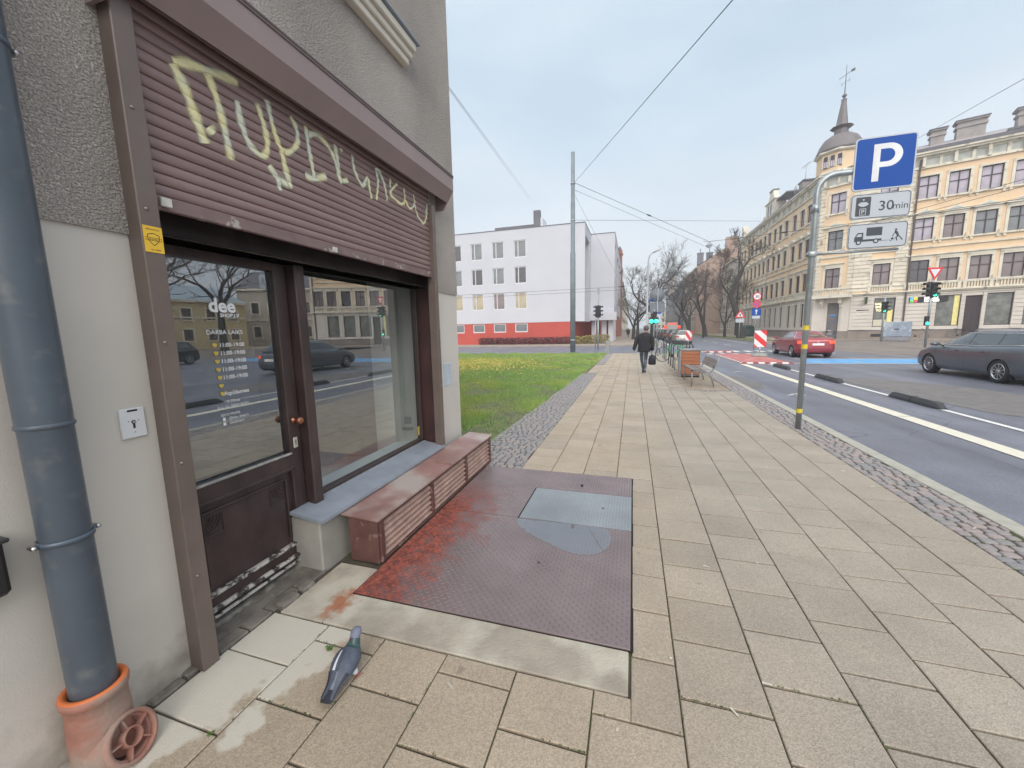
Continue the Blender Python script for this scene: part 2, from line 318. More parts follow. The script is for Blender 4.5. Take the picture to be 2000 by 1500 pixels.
# slabs
def slab(mb, x0, x1, y0, y1, z, gap=.0035, ch=.004):
    x0 += gap; x1 -= gap; y0 += gap*1.6; y1 -= gap*1.6; a = rnd.uniform(-.0012, .0012); b = rnd.uniform(-.0012, .0012)
    zz = [z+a*(1 if i in (1, 2) else -1)+b*(1 if i > 1 else -1) for i in range(4)]
    o = [(x0, y0), (x1, y0), (x1, y1), (x0, y1)]; q = [(x0+ch, y0+ch), (x1-ch, y0+ch), (x1-ch, y1-ch), (x0+ch, y1-ch)]
    mb.add([(*o[i], -.02) for i in range(4)]+[(*o[i], zz[i]-ch*.8) for i in range(4)]+[(*q[i], zz[i]) for i in range(4)],
           [(0,1,5,4),(1,2,6,5),(2,3,7,6),(3,0,4,7),(4,5,9,8),(5,6,10,9),(6,7,11,10),(7,4,8,11),(8,9,10,11)])
def slab_material():
    m = mat('paving slab', (.385, .318, .24), rough=.62, var=.09, vs=2.2, island=.075)
    t = m.node_tree; N = t.nodes; K = t.links.new; b = N['Principled BSDF']
    src = b.inputs['Base Color'].links[0].from_socket; tc_ = N['Texture Coordinate'].outputs['Object'] if 'Texture Coordinate' in N else N.new('ShaderNodeTexCoord').outputs['Object']
    # exposed aggregate grain
    vo = N.new('ShaderNodeTexVoronoi'); vo.inputs['Scale'].default_value = 190; K(tc_, vo.inputs['Vector'])
    mr = N.new('ShaderNodeMapRange'); mr.inputs[1].default_value = 0; mr.inputs[2].default_value = 1; mr.inputs[3].default_value = .80; mr.inputs[4].default_value = 1.22
    sp = N.new('ShaderNodeSeparateColor'); K(vo.outputs['Color'], sp.inputs[0]); K(sp.outputs[0], mr.inputs[0])
    v = N.new('ShaderNodeVectorMath'); v.operation = 'SCALE'; K(src, v.inputs[0]); K(mr.outputs[0], v.inputs['Scale'])
    # greener and greyer towards the kerb side, warm ochre by the shop
    sx = N.new('ShaderNodeSeparateXYZ'); K(tc_, sx.inputs[0])
    gx = N.new('ShaderNodeMapRange'); gx.inputs[1].default_value = -.3; gx.inputs[2].default_value = .9; K(sx.outputs[0], gx.inputs[0])
    x = N.new('ShaderNodeMix'); x.data_type = 'RGBA'; x.blend_type = 'MULTIPLY'; x.inputs[7].default_value = (.90, .955, 1.03, 1); K(gx.outputs[0], x.inputs[0]); K(v.outputs[0], x.inputs[6])
    # dark gum and damp spots
    n2 = N.new('ShaderNodeTexNoise'); n2.inputs['Scale'].default_value = 5.5; n2.inputs['Detail'].default_value = 3; K(tc_, n2.inputs['Vector'])
    r2 = N.new('ShaderNodeMapRange'); r2.inputs[1].default_value = .70; r2.inputs[2].default_value = .73; r2.inputs[4].default_value = .45; K(n2.outputs['Fac'], r2.inputs[0])
    x2 = N.new('ShaderNodeMix'); x2.data_type = 'RGBA'; x2.inputs[7].default_value = (.16, .14, .12, 1); K(r2.outputs[0], x2.inputs[0]); K(x.outputs[2], x2.inputs[6])
    # pale salt bloom beside the wall: lime stain with its own ragged edge
    n3 = N.new('ShaderNodeTexNoise'); n3.inputs['Scale'].default_value = 5; n3.inputs['Detail'].default_value = 7; K(tc_, n3.inputs['Vector'])
    ma = N.new('ShaderNodeMath'); ma.operation = 'MULTIPLY_ADD'; ma.inputs[1].default_value = .8; K(n3.outputs['Fac'], ma.inputs[0]); K(sx.outputs[0], ma.inputs[2])
    # slant: the bloom widens away from the camera
    ms = N.new('ShaderNodeMath'); ms.operation = 'MULTIPLY_ADD'; ms.inputs[1].default_value = -.30; K(sx.outputs[1], ms.inputs[0]); K(ma.outputs[0], ms.inputs[2])
    r3 = N.new('ShaderNodeMapRange'); r3.inputs[1].default_value = -1.53; r3.inputs[2].default_value = -1.47; r3.inputs[3].default_value = .9; r3.inputs[4].default_value = 0; K(ms.outputs[0], r3.inputs[0])
    yl = N.new('ShaderNodeMapRange'); yl.inputs[1].default_value = 4.2; yl.inputs[2].default_value = 4.4; yl.inputs[3].default_value = 1; yl.inputs[4].default_value = 0; K(sx.outputs[1], yl.inputs[0])
    mm = N.new('ShaderNodeMath'); mm.operation = 'MULTIPLY'; K(r3.outputs[0], mm.inputs[0]); K(yl.outputs[0], mm.inputs[1])
    x3 = N.new('ShaderNodeMix'); x3.data_type = 'RGBA'; x3.inputs[7].default_value = (.56, .53, .46, 1); K(mm.outputs[0], x3.inputs[0]); K(x2.outputs[2], x3.inputs[6])
    K(x3.outputs[2], b.inputs['Base Color'])
    bu = N.new('ShaderNodeBump'); bu.inputs['Strength'].default_value = .45; bu.inputs['Distance'].default_value = .003; K(vo.outputs['Distance'], bu.inputs['Height']); K(bu.outputs[0], b.inputs['Normal'])
    rr = N.new('ShaderNodeMapRange'); rr.inputs[1].default_value = .35; rr.inputs[2].default_value = .65; rr.inputs[3].default_value = .42; rr.inputs[4].default_value = .72
    n4 = N.new('ShaderNodeTexNoise'); n4.inputs['Scale'].default_value = 1.3; K(tc_, n4.inputs['Vector']); K(n4.outputs['Fac'], rr.inputs[0]); K(rr.outputs[0], b.inputs['Roughness'])
    return m
M_slab = slab_material()
g = MB().use(M_slab)
PX, PY = .3725, .353
for k in range(-6, 7):
    x0, x1 = .2335+PX*(k-1), .2335+PX*k     # k=0 : -0.139..0.2335
    base = 2.223 if k % 2 == 0 else 2.40
    n = -20
    while True:
        y0 = base+n*PY; y1 = y0+PY; n += 1
        if y0 > 27.2: break
        y1 = min(y1, 27.3)
        xa, xb = x0, x1
        if k == -5: xa = -2.03
        if k == -6: xa, xb = x0, x1
        if k == -6: continue
        if k <= -4:                          # left of x=-1.25: only in front of the shop, and cross bands by the lawn
            if y0 >= 1.6: 
                if not (14.8 < (y0+y1)/2 < 18.6): continue
                if k <= -5: continue
                xa = max(xa, -1.625)
            elif y1 > 1.63: y1 = 1.63
        elif k <= -1:
            if 1.62 < y0 and y1 < 4.36: continue
            if y0 < 1.63 < y1: y1 = 1.63
            elif y0 < 4.36 < y1: y0 = 4.36
        elif k == 0:
            if 1.64 < y0 and y1 < 4.5 or (y0 < 1.7 < y1): xa = .022
            if y0 >= 1.63 and y0 < 4.34: xa = .026
            if y0 < 1.6 < y1: slab(g, x0, .026, y0, 1.632, 0, gap=.002)
        if k >= 4 and 10.95 < (y0+y1)/2 < 19.2: continue
        if y1-y0 < .03: continue
        slab(g, xa, xb, y0, y1, rnd.uniform(-.0015, .0015))
struct('pavement', g)
# small block paving under the bench and cycle stands
g = MB().use(mat('small clinker paving', (.30, .25, .195), rough=.7, var=.12, vs=6, island=.16, bump=.3, bs=90))
y = 11.2; r_ = 0
while y < 19.2:
    x = 1.0-(.1 if r_ % 2 else 0)
    while x < 2.44:
        a, b = max(x, 1.0), min(x+.2, 2.455)
        if b-a > .03: slab(g, a, b, y, y+.1, rnd.uniform(-.002, .002), gap=.003, ch=.004)
        x += .2
    y += .1; r_ += 1
struct('pavement_blocks', g)
# cobbles
def cobble_mat(name, a, b, c):
    m = bpy.data.materials.new(name); m.use_nodes = True; t = m.node_tree; N = t.nodes; K = t.links.new; bs_ = N['Principled BSDF']; bs_.inputs['Roughness'].default_value = .5
    ge = N.new('ShaderNodeNewGeometry'); cr = N.new('ShaderNodeValToRGB'); e = cr.color_ramp.elements; e[0].color = (*a, 1); e[1].color = (*b, 1); e[1].position = .45
    for p, cc in ((.6, c), (.8, a), (.95, b)): q = e.new(p); q.color = (*cc, 1)
    K(ge.outputs['Random Per Island'], cr.inputs[0]); tx = N.new('ShaderNodeTexCoord'); n = N.new('ShaderNodeTexNoise'); n.inputs['Scale'].default_value = 60; n.inputs['Detail'].default_value = 4; K(tx.outputs['Object'], n.inputs['Vector'])
    r = N.new('ShaderNodeMapRange'); r.inputs[3].default_value = .6; r.inputs[4].default_value = 1.4; K(n.outputs['Fac'], r.inputs[0]); v = N.new('ShaderNodeVectorMath'); v.operation = 'SCALE'; K(cr.outputs[0], v.inputs[0]); K(r.outputs[0], v.inputs['Scale']); K(v.outputs[0], bs_.inputs['Base Color'])
    bu = N.new('ShaderNodeBump'); bu.inputs['Strength'].default_value = .5; bu.inputs['Distance'].default_value = .006; K(n.outputs['Fac'], bu.inputs['Height']); K(bu.outputs[0], bs_.inputs['Normal'])
    return m
M_cobG = cobble_mat('cobble grey', (.22, .215, .23), (.28, .26, .255), (.31, .265, .25))
M_cobP = cobble_mat('cobble pink grey', (.225, .225, .235), (.32, .27, .26), (.285, .265, .26))
def cobble(mb, cx, cy, a, b):
    rot = rnd.gauss(0, .05); h = rnd.uniform(-.003, .003); o = []
    for sx, sy in ((-1, -.72), (-.74, -1), (.74, -1), (1, -.72), (1, .72), (.74, 1), (-.74, 1), (-1, .72)): o.append((sx*a*rnd.uniform(.9, 1.03), sy*b*rnd.uniform(.9, 1.03)))
    vs = []; c, s_ = math.cos(rot), math.sin(rot)
    for sc, z in ((1, -.03), (1, -.008), (.92, -.0008), (.66, .002)):
        for x, y in o: vs.append((cx+(x*c-y*s_)*sc, cy+(x*s_+y*c)*sc, z+h*(z > -.02)))
    fs = [(i*8+j, i*8+(j+1) % 8, i*8+8+(j+1) % 8, i*8+8+j) for i in range(3) for j in range(8)]+[tuple(range(24, 32))]
    mb.add(vs, fs)
def cobble_strip(name, m, x0f, x1f, y0, y1, sz):
    g = MB().use(m, True); y = y0
    while y < y1:
        hgt = sz*rnd.uniform(.85, 1.1); x = x0f(y)+rnd.uniform(0, .02); xe = x1f(y)
        while x < xe-.03:
            wdt = min(sz*rnd.uniform(.75, 1.35), xe-x)
            if wdt > .035: cobble(g, x+wdt/2, y+hgt/2+rnd.uniform(-.012, .012), wdt/2-.005, hgt/2-.005)
            x += wdt
        y += hgt
    struct(name, g)
cobble_strip('cobblestones_left', M_cobG, lambda y: -2.08+.028*(y-4.5), lambda y: -1.255, 4.36, 14.75, .095)
cobble_strip('cobblestones_left_far', M_cobG, lambda y: -1.64, lambda y: -1.255, 18.7, 27.2, .11)
cobble_strip('cobblestones_kerb', M_cobP, lambda y: 2.46, lambda y: 2.89, 0.0, 27.4, .092)
g = MB().use(M_cobG, True)
for r_ in range(2):
    x = 1.0
    while x < 2.42: cobble(g, x+.06, 10.98+.11*r_, .055, .05); x += .118
struct('cobblestones_row', g)
# concrete apron round the cellar plate, door step dirt
M_conc = mat('concrete apron', (.37, .33, .27), rough=.75, var=.14, vs=5, bump=.5, bs=70, col2=(.50, .47, .39), c2s=2.6, c2lo=.44, c2hi=.56, detail=7)
_t = M_conc.node_tree; _N = _t.nodes; _b = _N['Principled BSDF']; _src = _b.inputs['Base Color'].links[0].from_socket
_tc = _N.new('ShaderNodeTexCoord'); _mp = _N.new('ShaderNodeMapping'); _mp.inputs['Location'].default_value = (1.70*4.5, -1.80*4.5*.55, 0); _mp.inputs['Scale'].default_value = (4.5, 4.5*.55, 1); _nz = _N.new('ShaderNodeTexNoise'); _nz.inputs['Scale'].default_value = 16; _nz.inputs['Detail'].default_value = 6
_ln = _N.new('ShaderNodeVectorMath'); _ln.operation = 'LENGTH'; _ad = _N.new('ShaderNodeMath'); _ad.operation = 'MULTIPLY_ADD'; _ad.inputs[1].default_value = .9
_mr = _N.new('ShaderNodeMapRange'); _mr.inputs[1].default_value = .60; _mr.inputs[2].default_value = .88; _mr.inputs[3].default_value = .9; _mr.inputs[4].default_value = 0; _mx = _N.new('ShaderNodeMix'); _mx.data_type = 'RGBA'; _mx.inputs[7].default_value = (.36, .13, .06, 1)
for _a, _c in ((_tc.outputs['Object'], _mp.inputs[0]), (_tc.outputs['Object'], _nz.inputs['Vector']), (_mp.outputs[0], _ln.inputs[0]), (_nz.outputs['Fac'], _ad.inputs[0]), (_ln.outputs['Value'], _ad.inputs[2]), (_ad.outputs[0], _mr.inputs[0]), (_mr.outputs[0], _mx.inputs[0]), (_src, _mx.inputs[6]), (_mx.outputs[2], _b.inputs['Base Color'])): _t.links.new(_a, _c)
g = MB().use(M_conc)
g.bbox(-1.69, .012, 1.636, 1.893, -.2, .003, .006)
g.bbox(-2.0, -1.693, 1.636, 2.16, -.2, .001, .004)
struct('concrete_apron', g)
M_step = mat('worn threshold stone', (.17, .15, .13), rough=.85, var=.35, vs=7, bump=.9, bs=35, col2=(.36, .34, .30), c2s=5, c2lo=.52, c2hi=.6)
g = MB().use(M_step)
y = .2; 
while y < 2.15:
    ln = rnd.uniform(.14, .24); g.bbox(-2.13+rnd.uniform(-.01, .01), -2.035+rnd.uniform(-.012, .004), y+.004, min(y+ln, 2.15)-.004, -.1, rnd.uniform(.004, .014), .008); y += ln
g.box(-2.4, -2.12, 1.2, 2.2, -.1, .012)
for cx, cy, a, b in ((-2.03, 1.72, .04, .065), (-2.02, 1.86, .03, .05)): g.bbox(cx-a, cx+a, cy-b, cy+b, -.05, .028, .012)
struct('threshold_stones', g)
g = MB().use(M_soil)
g.quad((-80, 4.6, -.004), (-1.9, 4.6, -.004), (-1.62, 14.6, -.004), (-1.62, 27.5, -.004), (-80, 27.5, -.004)); struct('lawn_soil', g)
# grass blades and fallen leaves
def np_obj(name, V, nper, m, kind='stuff', label=None, cat=None, attr=None):
    n = len(V)//nper; me = bpy.data.meshes.new(name); me.vertices.add(len(V)); me.vertices.foreach_set('co', V.astype(np.float32).ravel())
    me.loops.add(n*nper); me.loops.foreach_set('vertex_index', np.arange(n*nper, dtype=np.int32)); me.polygons.add(n)
    me.polygons.foreach_set('loop_start', np.arange(0, n*nper, nper, dtype=np.int32))
    me.update(calc_edges=True); me.materials.append(m); o = bpy.data.objects.new(name, me); COL.objects.link(o); o['kind'] = kind
    if label: o['label'] = label; o['category'] = cat
    return o
def grass_mat():
    m = bpy.data.materials.new('grass blades'); m.use_nodes = True; t = m.node_tree; N = t.nodes; K = t.links.new; b = N['Principled BSDF']; b.inputs['Roughness'].default_value = .55
    ge = N.new('ShaderNodeNewGeometry'); cr = N.new('ShaderNodeValToRGB'); e = cr.color_ramp.elements; e[0].color = (.09, .33, .06, 1); e[1].color = (.27, .62, .14, 1); q = e.new(.95); q.color = (.42, .46, .16, 1); e[1].position = .8
    K(ge.outputs['Random Per Island'], cr.inputs[0]); tx = N.new('ShaderNodeTexCoord'); n = N.new('ShaderNodeTexNoise'); n.inputs['Scale'].default_value = .33; n.inputs['Detail'].default_value = 4; K(tx.outputs['Object'], n.inputs['Vector'])
    r = N.new('ShaderNodeMapRange'); r.inputs[1].default_value = .5; r.inputs[2].default_value = .62; r.inputs[4].default_value = .8; K(n.outputs['Fac'], r.inputs[0])
    x = N.new('ShaderNodeMix'); x.data_type = 'RGBA'; x.inputs[7].default_value = (.42, .48, .12, 1); K(r.outputs[0], x.inputs[0]); K(cr.outputs[0], x.inputs[6]); K(x.outputs[2], b.inputs['Base Color'])
    b.inputs['Specular IOR Level'].default_value = .3
    return m
rg = np.random.default_rng(3)
def blades(n, ylo, yhi, hgt, wid, power=1.0):
    y = ylo+(yhi-ylo)*rg.random(n)**power; xl = -.75*y-1.0; xr = -2.02+.026*(y-4.5); xr = np.minimum(xr, -1.64); x = xl+(xr-xl)*rg.random(n)
    # clumps: thin out where the soil shows
    cl = np.sin(x*3.1+np.sin(y*1.7)*2)+np.sin(y*2.3+np.sin(x*2.9)*1.5); keep = rg.random(n) < np.clip(.75+.3*cl, .25, 1)
    bare = (np.abs(x-(-2.3-.0*y)) < .35) & (y < 7.5) & (rg.random(n) < .75); keep &= ~bare
    x = x[keep]; y = y[keep]; k = len(x); a = rg.random(k)*6.283; h = hgt*(.45+.8*rg.random(k))*(1+.25*cl[keep]); wv = wid*(.6+.7*rg.random(k)); ln = h*rg.uniform(.2, .9, k); b = rg.random(k)*6.283
    V = np.empty((k, 3, 3)); dx, dy = np.cos(a)*wv/2, np.sin(a)*wv/2
    V[:, 0] = np.stack([x-dx, y-dy, np.full(k, -.005)], 1); V[:, 1] = np.stack([x+dx, y+dy, np.full(k, -.005)], 1); V[:, 2] = np.stack([x+np.cos(b)*ln, y+np.sin(b)*ln, h], 1)
    return V.reshape(-1, 3)
V = np.concatenate([blades(110000, 4.7, 11, .055, .007), blades(150000, 10.5, 18, .06, .011), blades(110000, 17.5, 27.4, .07, .019)])
np_obj('grass', V, 3, grass_mat(), label='patchy green lawn between the shop corner and the side street', cat='grass')
def leaves(n, fx, fy, s, m, name, lab):
    x = fx(n); y = fy(n); a = rg.random(n)*6.283; c, s_ = np.cos(a)*s, np.sin(a)*s; z = rg.uniform(.025, .06, n); V = np.empty((n, 4, 3)); t = rg.uniform(-.4, .4, (n, 4))*s
    for i, (p, q) in enumerate(((1, 0), (0, .6), (-1, 0), (0, -.6))): V[:, i] = np.stack([x+c*p-s_*q, y+s_*p+c*q, z+t[:, i]], 1)
    return np_obj(name, V.reshape(-1, 3), 4, m, label=lab, cat='leaves')
M_leafy = mat('fallen yellow leaf', (.56, .48, .10), rough=.7, var=.2, vs=30, island=.35)
leaves(15000, lambda n: -8.6+rg.normal(0, 2.2, n), lambda n: 18.3+rg.normal(0, 1.9, n), .040, M_leafy, 'fallen_leaves', 'yellow fallen leaves scattered over the middle of the lawn')
leaves(420, lambda n: rg.uniform(-6, -2.2, n), lambda n: rg.uniform(5, 14, n), .022, mat('brown leaf', (.18, .10, .05), rough=.8, island=.4), 'fallen_brown_leaves', 'small brown fallen leaves scattered over the near edge of the lawn')

# litter: pale scraps, butts and leaf bits on the slabs
g = MB().use(mat('pale litter', (.62, .58, .50), rough=.8, island=.3))
for k in range(70):
    x, y = rnd.uniform(-.8, 2.8), rnd.uniform(.9, 12); a = rnd.uniform(0, 6.28); l = rnd.choice((.008, .012, .022)); w_ = .005; c, s_ = math.cos(a), math.sin(a); z = .004 if x < 2.4 else .008
    g.add([(x+c*l-s_*w_, y+s_*l+c*w_, z), (x-c*l-s_*w_, y-s_*l+c*w_, z), (x-c*l+s_*w_, y-s_*l-c*w_, z), (x+c*l+s_*w_, y+s_*l-c*w_, z+.003)], [(0, 1, 2, 3)])
o = obj('litter', g, fixn=False); o['kind'] = 'stuff'; o['label'] = 'tiny pale scraps and leaf bits scattered over the paving slabs'; o['category'] = 'litter'
g = MB().use(mat('moss', (.075, .11, .03), rough=.95, island=.4))
for k in range(1500):
    if rnd.random() < .5: x, y = .2335+PX*rnd.randrange(-5, 3)+rnd.gauss(0, .003), rnd.uniform(.7, 2.3)
    else:
        kk = rnd.randrange(-4, 3); x, y = .2335+PX*(kk-rnd.random()), (2.223 if kk % 2 == 0 else 2.40)+PY*rnd.randrange(-4, 0)+rnd.gauss(0, .003)
    if x > -1.7 and x < .01 and y > 1.635: continue
    if math.sin(x*9+y*7)+math.sin(y*13-x*4) < .1: continue
    r_ = rnd.uniform(.002, .005); a = rnd.uniform(0, 6.28); g.quad(*[(x+r_*math.cos(a+t), y+r_*math.sin(a+t), .002+.003*rnd.random()) for t in (0, 1.6, 3.1, 4.7)])
o = obj('moss', g, fixn=False); o['kind'] = 'stuff'; o['label'] = 'green moss specks growing in the slab joints by the shop'; o['category'] = 'moss'
# ================================================================== the corner house with the shop front
def roughcast():
    m = mat('roughcast render', (.55, .50, .455), rough=.95, var=.22, vs=.9, detail=6)
    t = m.node_tree; N = t.nodes; K = t.links.new; b = N['Principled BSDF']; tc_ = N.new('ShaderNodeTexCoord')
    src = b.inputs['Base Color'].links[0].from_socket
    mp_ = N.new('ShaderNodeMapping'); mp_.inputs['Scale'].default_value = (1, 1, 1.7); K(tc_.outputs['Object'], mp_.inputs[0])
    n = N.new('ShaderNodeTexNoise'); n.inputs['Scale'].default_value = 62; n.inputs['Detail'].default_value = 3; n.inputs['Roughness'].default_value = .6; K(mp_.outputs[0], n.inputs['Vector'])
    r = N.new('ShaderNodeMapRange'); r.inputs[1].default_value = .36; r.inputs[2].default_value = .64; K(n.outputs['Fac'], r.inputs[0])
    # flecks of dark and light pebble in the coat itself
    n2 = N.new('ShaderNodeTexNoise'); n2.inputs['Scale'].default_value = 140; K(tc_.outputs['Object'], n2.inputs['Vector'])
    r2 = N.new('ShaderNodeMapRange'); r2.inputs[1].default_value = .35; r2.inputs[2].default_value = .65; r2.inputs[3].default_value = .72; r2.inputs[4].default_value = 1.3; K(n2.outputs['Fac'], r2.inputs[0])
    v = N.new('ShaderNodeVectorMath'); v.operation = 'SCALE'; K(src, v.inputs[0]); K(r2.outputs[0], v.inputs['Scale']); K(v.outputs[0], b.inputs['Base Color'])
    bu = N.new('ShaderNodeBump'); bu.inputs['Strength'].default_value = 1; bu.inputs['Distance'].default_value = .013; K(r.outputs[0], bu.inputs['Height']); K(bu.outputs[0], b.inputs['Normal'])
    return m
M_rc = roughcast()
M_pl = mat('smooth grey plaster', (.60, .56, .51), rough=.8, var=.05, vs=1.6, bump=.12, bs=160, col2=(.50, .475, .425), c2s=.9, c2lo=.5, c2hi=.75)
def splash(m, z0, z1, c):
    t = m.node_tree; N = t.nodes; K = t.links.new; b = N['Principled BSDF']; src = b.inputs['Base Color'].links[0].from_socket; tx = N.new('ShaderNodeTexCoord'); s_ = N.new('ShaderNodeSeparateXYZ'); K(tx.outputs['Object'], s_.inputs[0]); n = N.new('ShaderNodeTexNoise'); n.inputs['Scale'].default_value = 9; n.inputs['Detail'].default_value = 8; K(tx.outputs['Object'], n.inputs['Vector'])
    a = N.new('ShaderNodeMath'); a.operation = 'MULTIPLY_ADD'; a.inputs[1].default_value = -.5; K(n.outputs['Fac'], a.inputs[0]); K(s_.outputs[2], a.inputs[2]); r = N.new('ShaderNodeMapRange'); r.inputs[1].default_value = z0; r.inputs[2].default_value = z1; r.inputs[3].default_value = .75; r.inputs[4].default_value = 0; K(a.outputs[0], r.inputs[0])
    x = N.new('ShaderNodeMix'); x.data_type = 'RGBA'; x.inputs[7].default_value = (*c, 1); K(r.outputs[0], x.inputs[0]); K(src, x.inputs[6]); K(x.outputs[2], b.inputs['Base Color'])
splash(M_pl, -.26, -.02, (.24, .215, .17))
M_brown = mat('brown coated metal', (.15, .115, .10), rough=.42, var=.10, vs=5, bump=.05, bs=150)
M_slat = mat('shutter slat maroon brown', (.24, .16, .152), rough=.5, var=.14, vs=3.5, stretch=(1, .5, 4), col2=(.24, .19, .18), c2s=8, c2lo=.60, c2hi=.75)
M_boxm = mat('shutter box mauve brown', (.275, .205, .195), rough=.42, var=.07, vs=2)
M_wood = mat('old dark brown paint on wood', (.055, .036, .034), rough=.38, var=.35, vs=7, bump=.3, bs=45, stretch=(1, 1, .5), detail=8)
M_worn = mat('worn white door edge', (.06, .05, .045), rough=.55, var=.3, vs=9, col2=(.55, .52, .48), c2s=22, c2lo=.42, c2hi=.52, bump=.4, bs=80)
M_black = mat('black paint', (.012, .012, .013), rough=.45)
M_sill = mat('blue grey sheet metal', (.27, .30, .35), rough=.45, var=.12, vs=6, bump=.05)
M_room = mat('room wall grey', (.40, .41, .39), rough=.9)
M_pale = mat('pale painted pier', (.86, .89, .86), rough=.8, var=.05)
M_wh = mat('white vinyl lettering', (.86, .86, .87), rough=.5, var=.02)
M_gold = mat('gold vinyl', (.62, .46, .10), rough=.5, var=.05)
M_steel = mat('steel', (.55, .56, .58), rough=.28, metal=1, var=.08)
M_shopglass = glass('shop glass', tint=(.84, .88, .86), ior=3.7)
shop = thing('corner_building', 'grey roughcast corner house with a shop front under a half lowered brown shutter', 'building', (-2.09, 4.5, 0))
FW = Fr((-2.09, 0, 0), R(90))          # viewer looks towards -x; s runs along +y
H0 = (1.205, 3.885, -.3, 3.30)
g = MB().use(M_pl); FW.wall(g, -9, 4.5, -.3, 2.12, [(H0[0], H0[1], -.3, 2.12)], depth=.22); Fr((-2.09, 4.5, 0), R(180)).wall(g, 0, 14, -.3, 2.12, [])
obj('plaster_base', g, shop, True)
g = MB().use(M_rc)
FW.wall(g, -9, 4.506, 2.12, 11, [(H0[0], H0[1], 2.12, 3.30), (1.75, 3.42, 4.34, 6.2)], depth=.26, n=.012); Fr((-2.09, 4.506, 0), R(180)).wall(g, -.012, 14, 2.12, 11, [])
FW.box(g, -9, H0[0], 2.095, 2.12, .0, .012); FW.box(g, H0[1], 4.506, 2.095, 2.12, .0, .012)
g.quad((-2.1, 4.5, 11), (-16, 4.5, 11), (-16, -9, 11), (-2.1, -9, 11)); g.quad((-2.1, -9, 0), (-2.1, -9, 11), (-16, -9, 11), (-16, -9, 0)); g.quad((-16, -9, 0), (-16, -9, 11), (-16, 4.5, 11), (-16, 4.5, 0))
obj('wall', g, shop, True, fixn=False)
# upstairs window with moulded sill
M_crm = mat('cream moulding', (.62, .58, .50), rough=.65, var=.06)
g = MB().use(M_crm)
for (x0, x1, z0, z1, e) in ((-2.08, -2.01, 4.08, 4.14, 0), (-2.08, -1.985, 4.14, 4.20, .02), (-2.08, -1.955, 4.20, 4.27, .04)): g.bbox(x0, x1, 1.65-e, 3.52+e, z0, z1, .008)
for (x0, x1, a, b) in ((-2.2, -2.16, 1.76, 1.83), (-2.2, -2.16, 3.34, 3.41), (-2.2, -2.16, 2.55, 2.62)): g.box(x0, x1, a, b, 4.34, 6.2)
g.box(-2.2, -2.16, 1.83, 2.55, 4.34, 4.42); g.box(-2.2, -2.16, 2.62, 3.34, 4.34, 4.42)
uw = obj('upper_window', g, shop, True)
g = MB().use(M_sill); g.bbox(-2.15, -1.93, 1.6, 3.60, 4.275, 4.30, .006); obj('sill', g, uw)
g = MB().use(mat('dark pane', (.02, .022, .025), rough=.05, spec=.8)); g.quad((-2.19, 1.76, 4.34), (-2.19, 3.4, 4.34), (-2.19, 3.4, 6.2), (-2.19, 1.76, 6.2)); obj('pane', g, uw)
# interior room
g = MB().use(M_room)
g.quad((-5.2, 1.0, 0), (-5.2, 4.3, 0), (-5.2, 4.3, 2.9), (-5.2, 1.0, 2.9)); g.quad((-2.32, 1.0, 2.9), (-5.2, 1.0, 2.9), (-5.2, 4.3, 2.9), (-2.32, 4.3, 2.9))
g.quad((-2.32, 1.0, .02), (-5.2, 1.0, .02), (-5.2, 4.3, .02), (-2.32, 4.3, .02)); g.quad((-2.32, 4.3, 0), (-5.2, 4.3, 0), (-5.2, 4.3, 2.9), (-2.32, 4.3, 2.9)); g.quad((-2.32, 1.0, 0), (-5.2, 1.0, 0), (-5.2, 1.0, 2.9), (-2.32, 1.0, 2.9))
g.use(M_pale); g.box(-2.36, -2.95, 3.93, 4.29, .02, 2.89); g.box(-2.33, -2.60, 2.25, 3.93, .02, .40)
obj('shop_room', g, shop, True, fixn=False)
g = MB().use(mat('white socket', (.6, .6, .6), rough=.5)); g.bbox(-2.46, -2.54, 3.915, 3.929, .60, .68, .004); g.bbox(-2.44, -2.57, 3.905, 3.929, .52, .555, .004); obj('wall_socket', g, shop, True)
# head board, mullion, reveal
g = MB().use(M_wood); g.bbox(-2.34, -2.24, 1.21, 3.88, 2.16, 3.25, .004); g.bbox(-2.36, -2.19, 2.168, 2.252, .0, 2.16, .008); g.bbox(-2.34, -2.24, 1.21, 1.30, .012, 2.16, .004); obj('timber_frame', g, shop, True)
g = MB().use(mat('maroon reveal board', (.055, .024, .022), rough=.45, var=.2, vs=5, bump=.1)); g.bbox(-2.29, -2.03, 3.872, 3.892, .40, 2.9, .003); g.bbox(-2.12, -2.09, 3.862, 3.8715, .45, 2.6, .003); obj('reveal_board', g, shop, True)
# door
g = MB().use(M_wood)
y0, y1 = 1.305, 2.160
for q in ((-2.31, -2.262, y0, y0+.09, .04, 2.14), (-2.31, -2.262, y1-.095, y1, .04, 2.14), (-2.31, -2.262, y0+.09, y1-.095, 2.07, 2.14), (-2.31, -2.262, y0+.09, y1-.095, .73, .835), (-2.31, -2.262, y0+.09, y1-.095, .04, .19)): g.bbox(*q, b=.005)
g.bbox(-2.31, -2.285, y0+.09, y1-.095, .19, .73, .003)                       # recessed panel
for q in ((-2.285, -2.255, y0+.08, y1-.085, .715, .735), (-2.285, -2.255, y0+.08, y0+.1, .18, .73), (-2.285, -2.255, y1-.105, y1-.085, .18, .73), (-2.285, -2.268, y0+.14, y1-.145, .66, .672), (-2.285, -2.268, y0+.14, y0+.152, .24, .66), (-2.285, -2.268, y1-.157, y1-.145, .24, .66)): g.bbox(*q, b=.004)
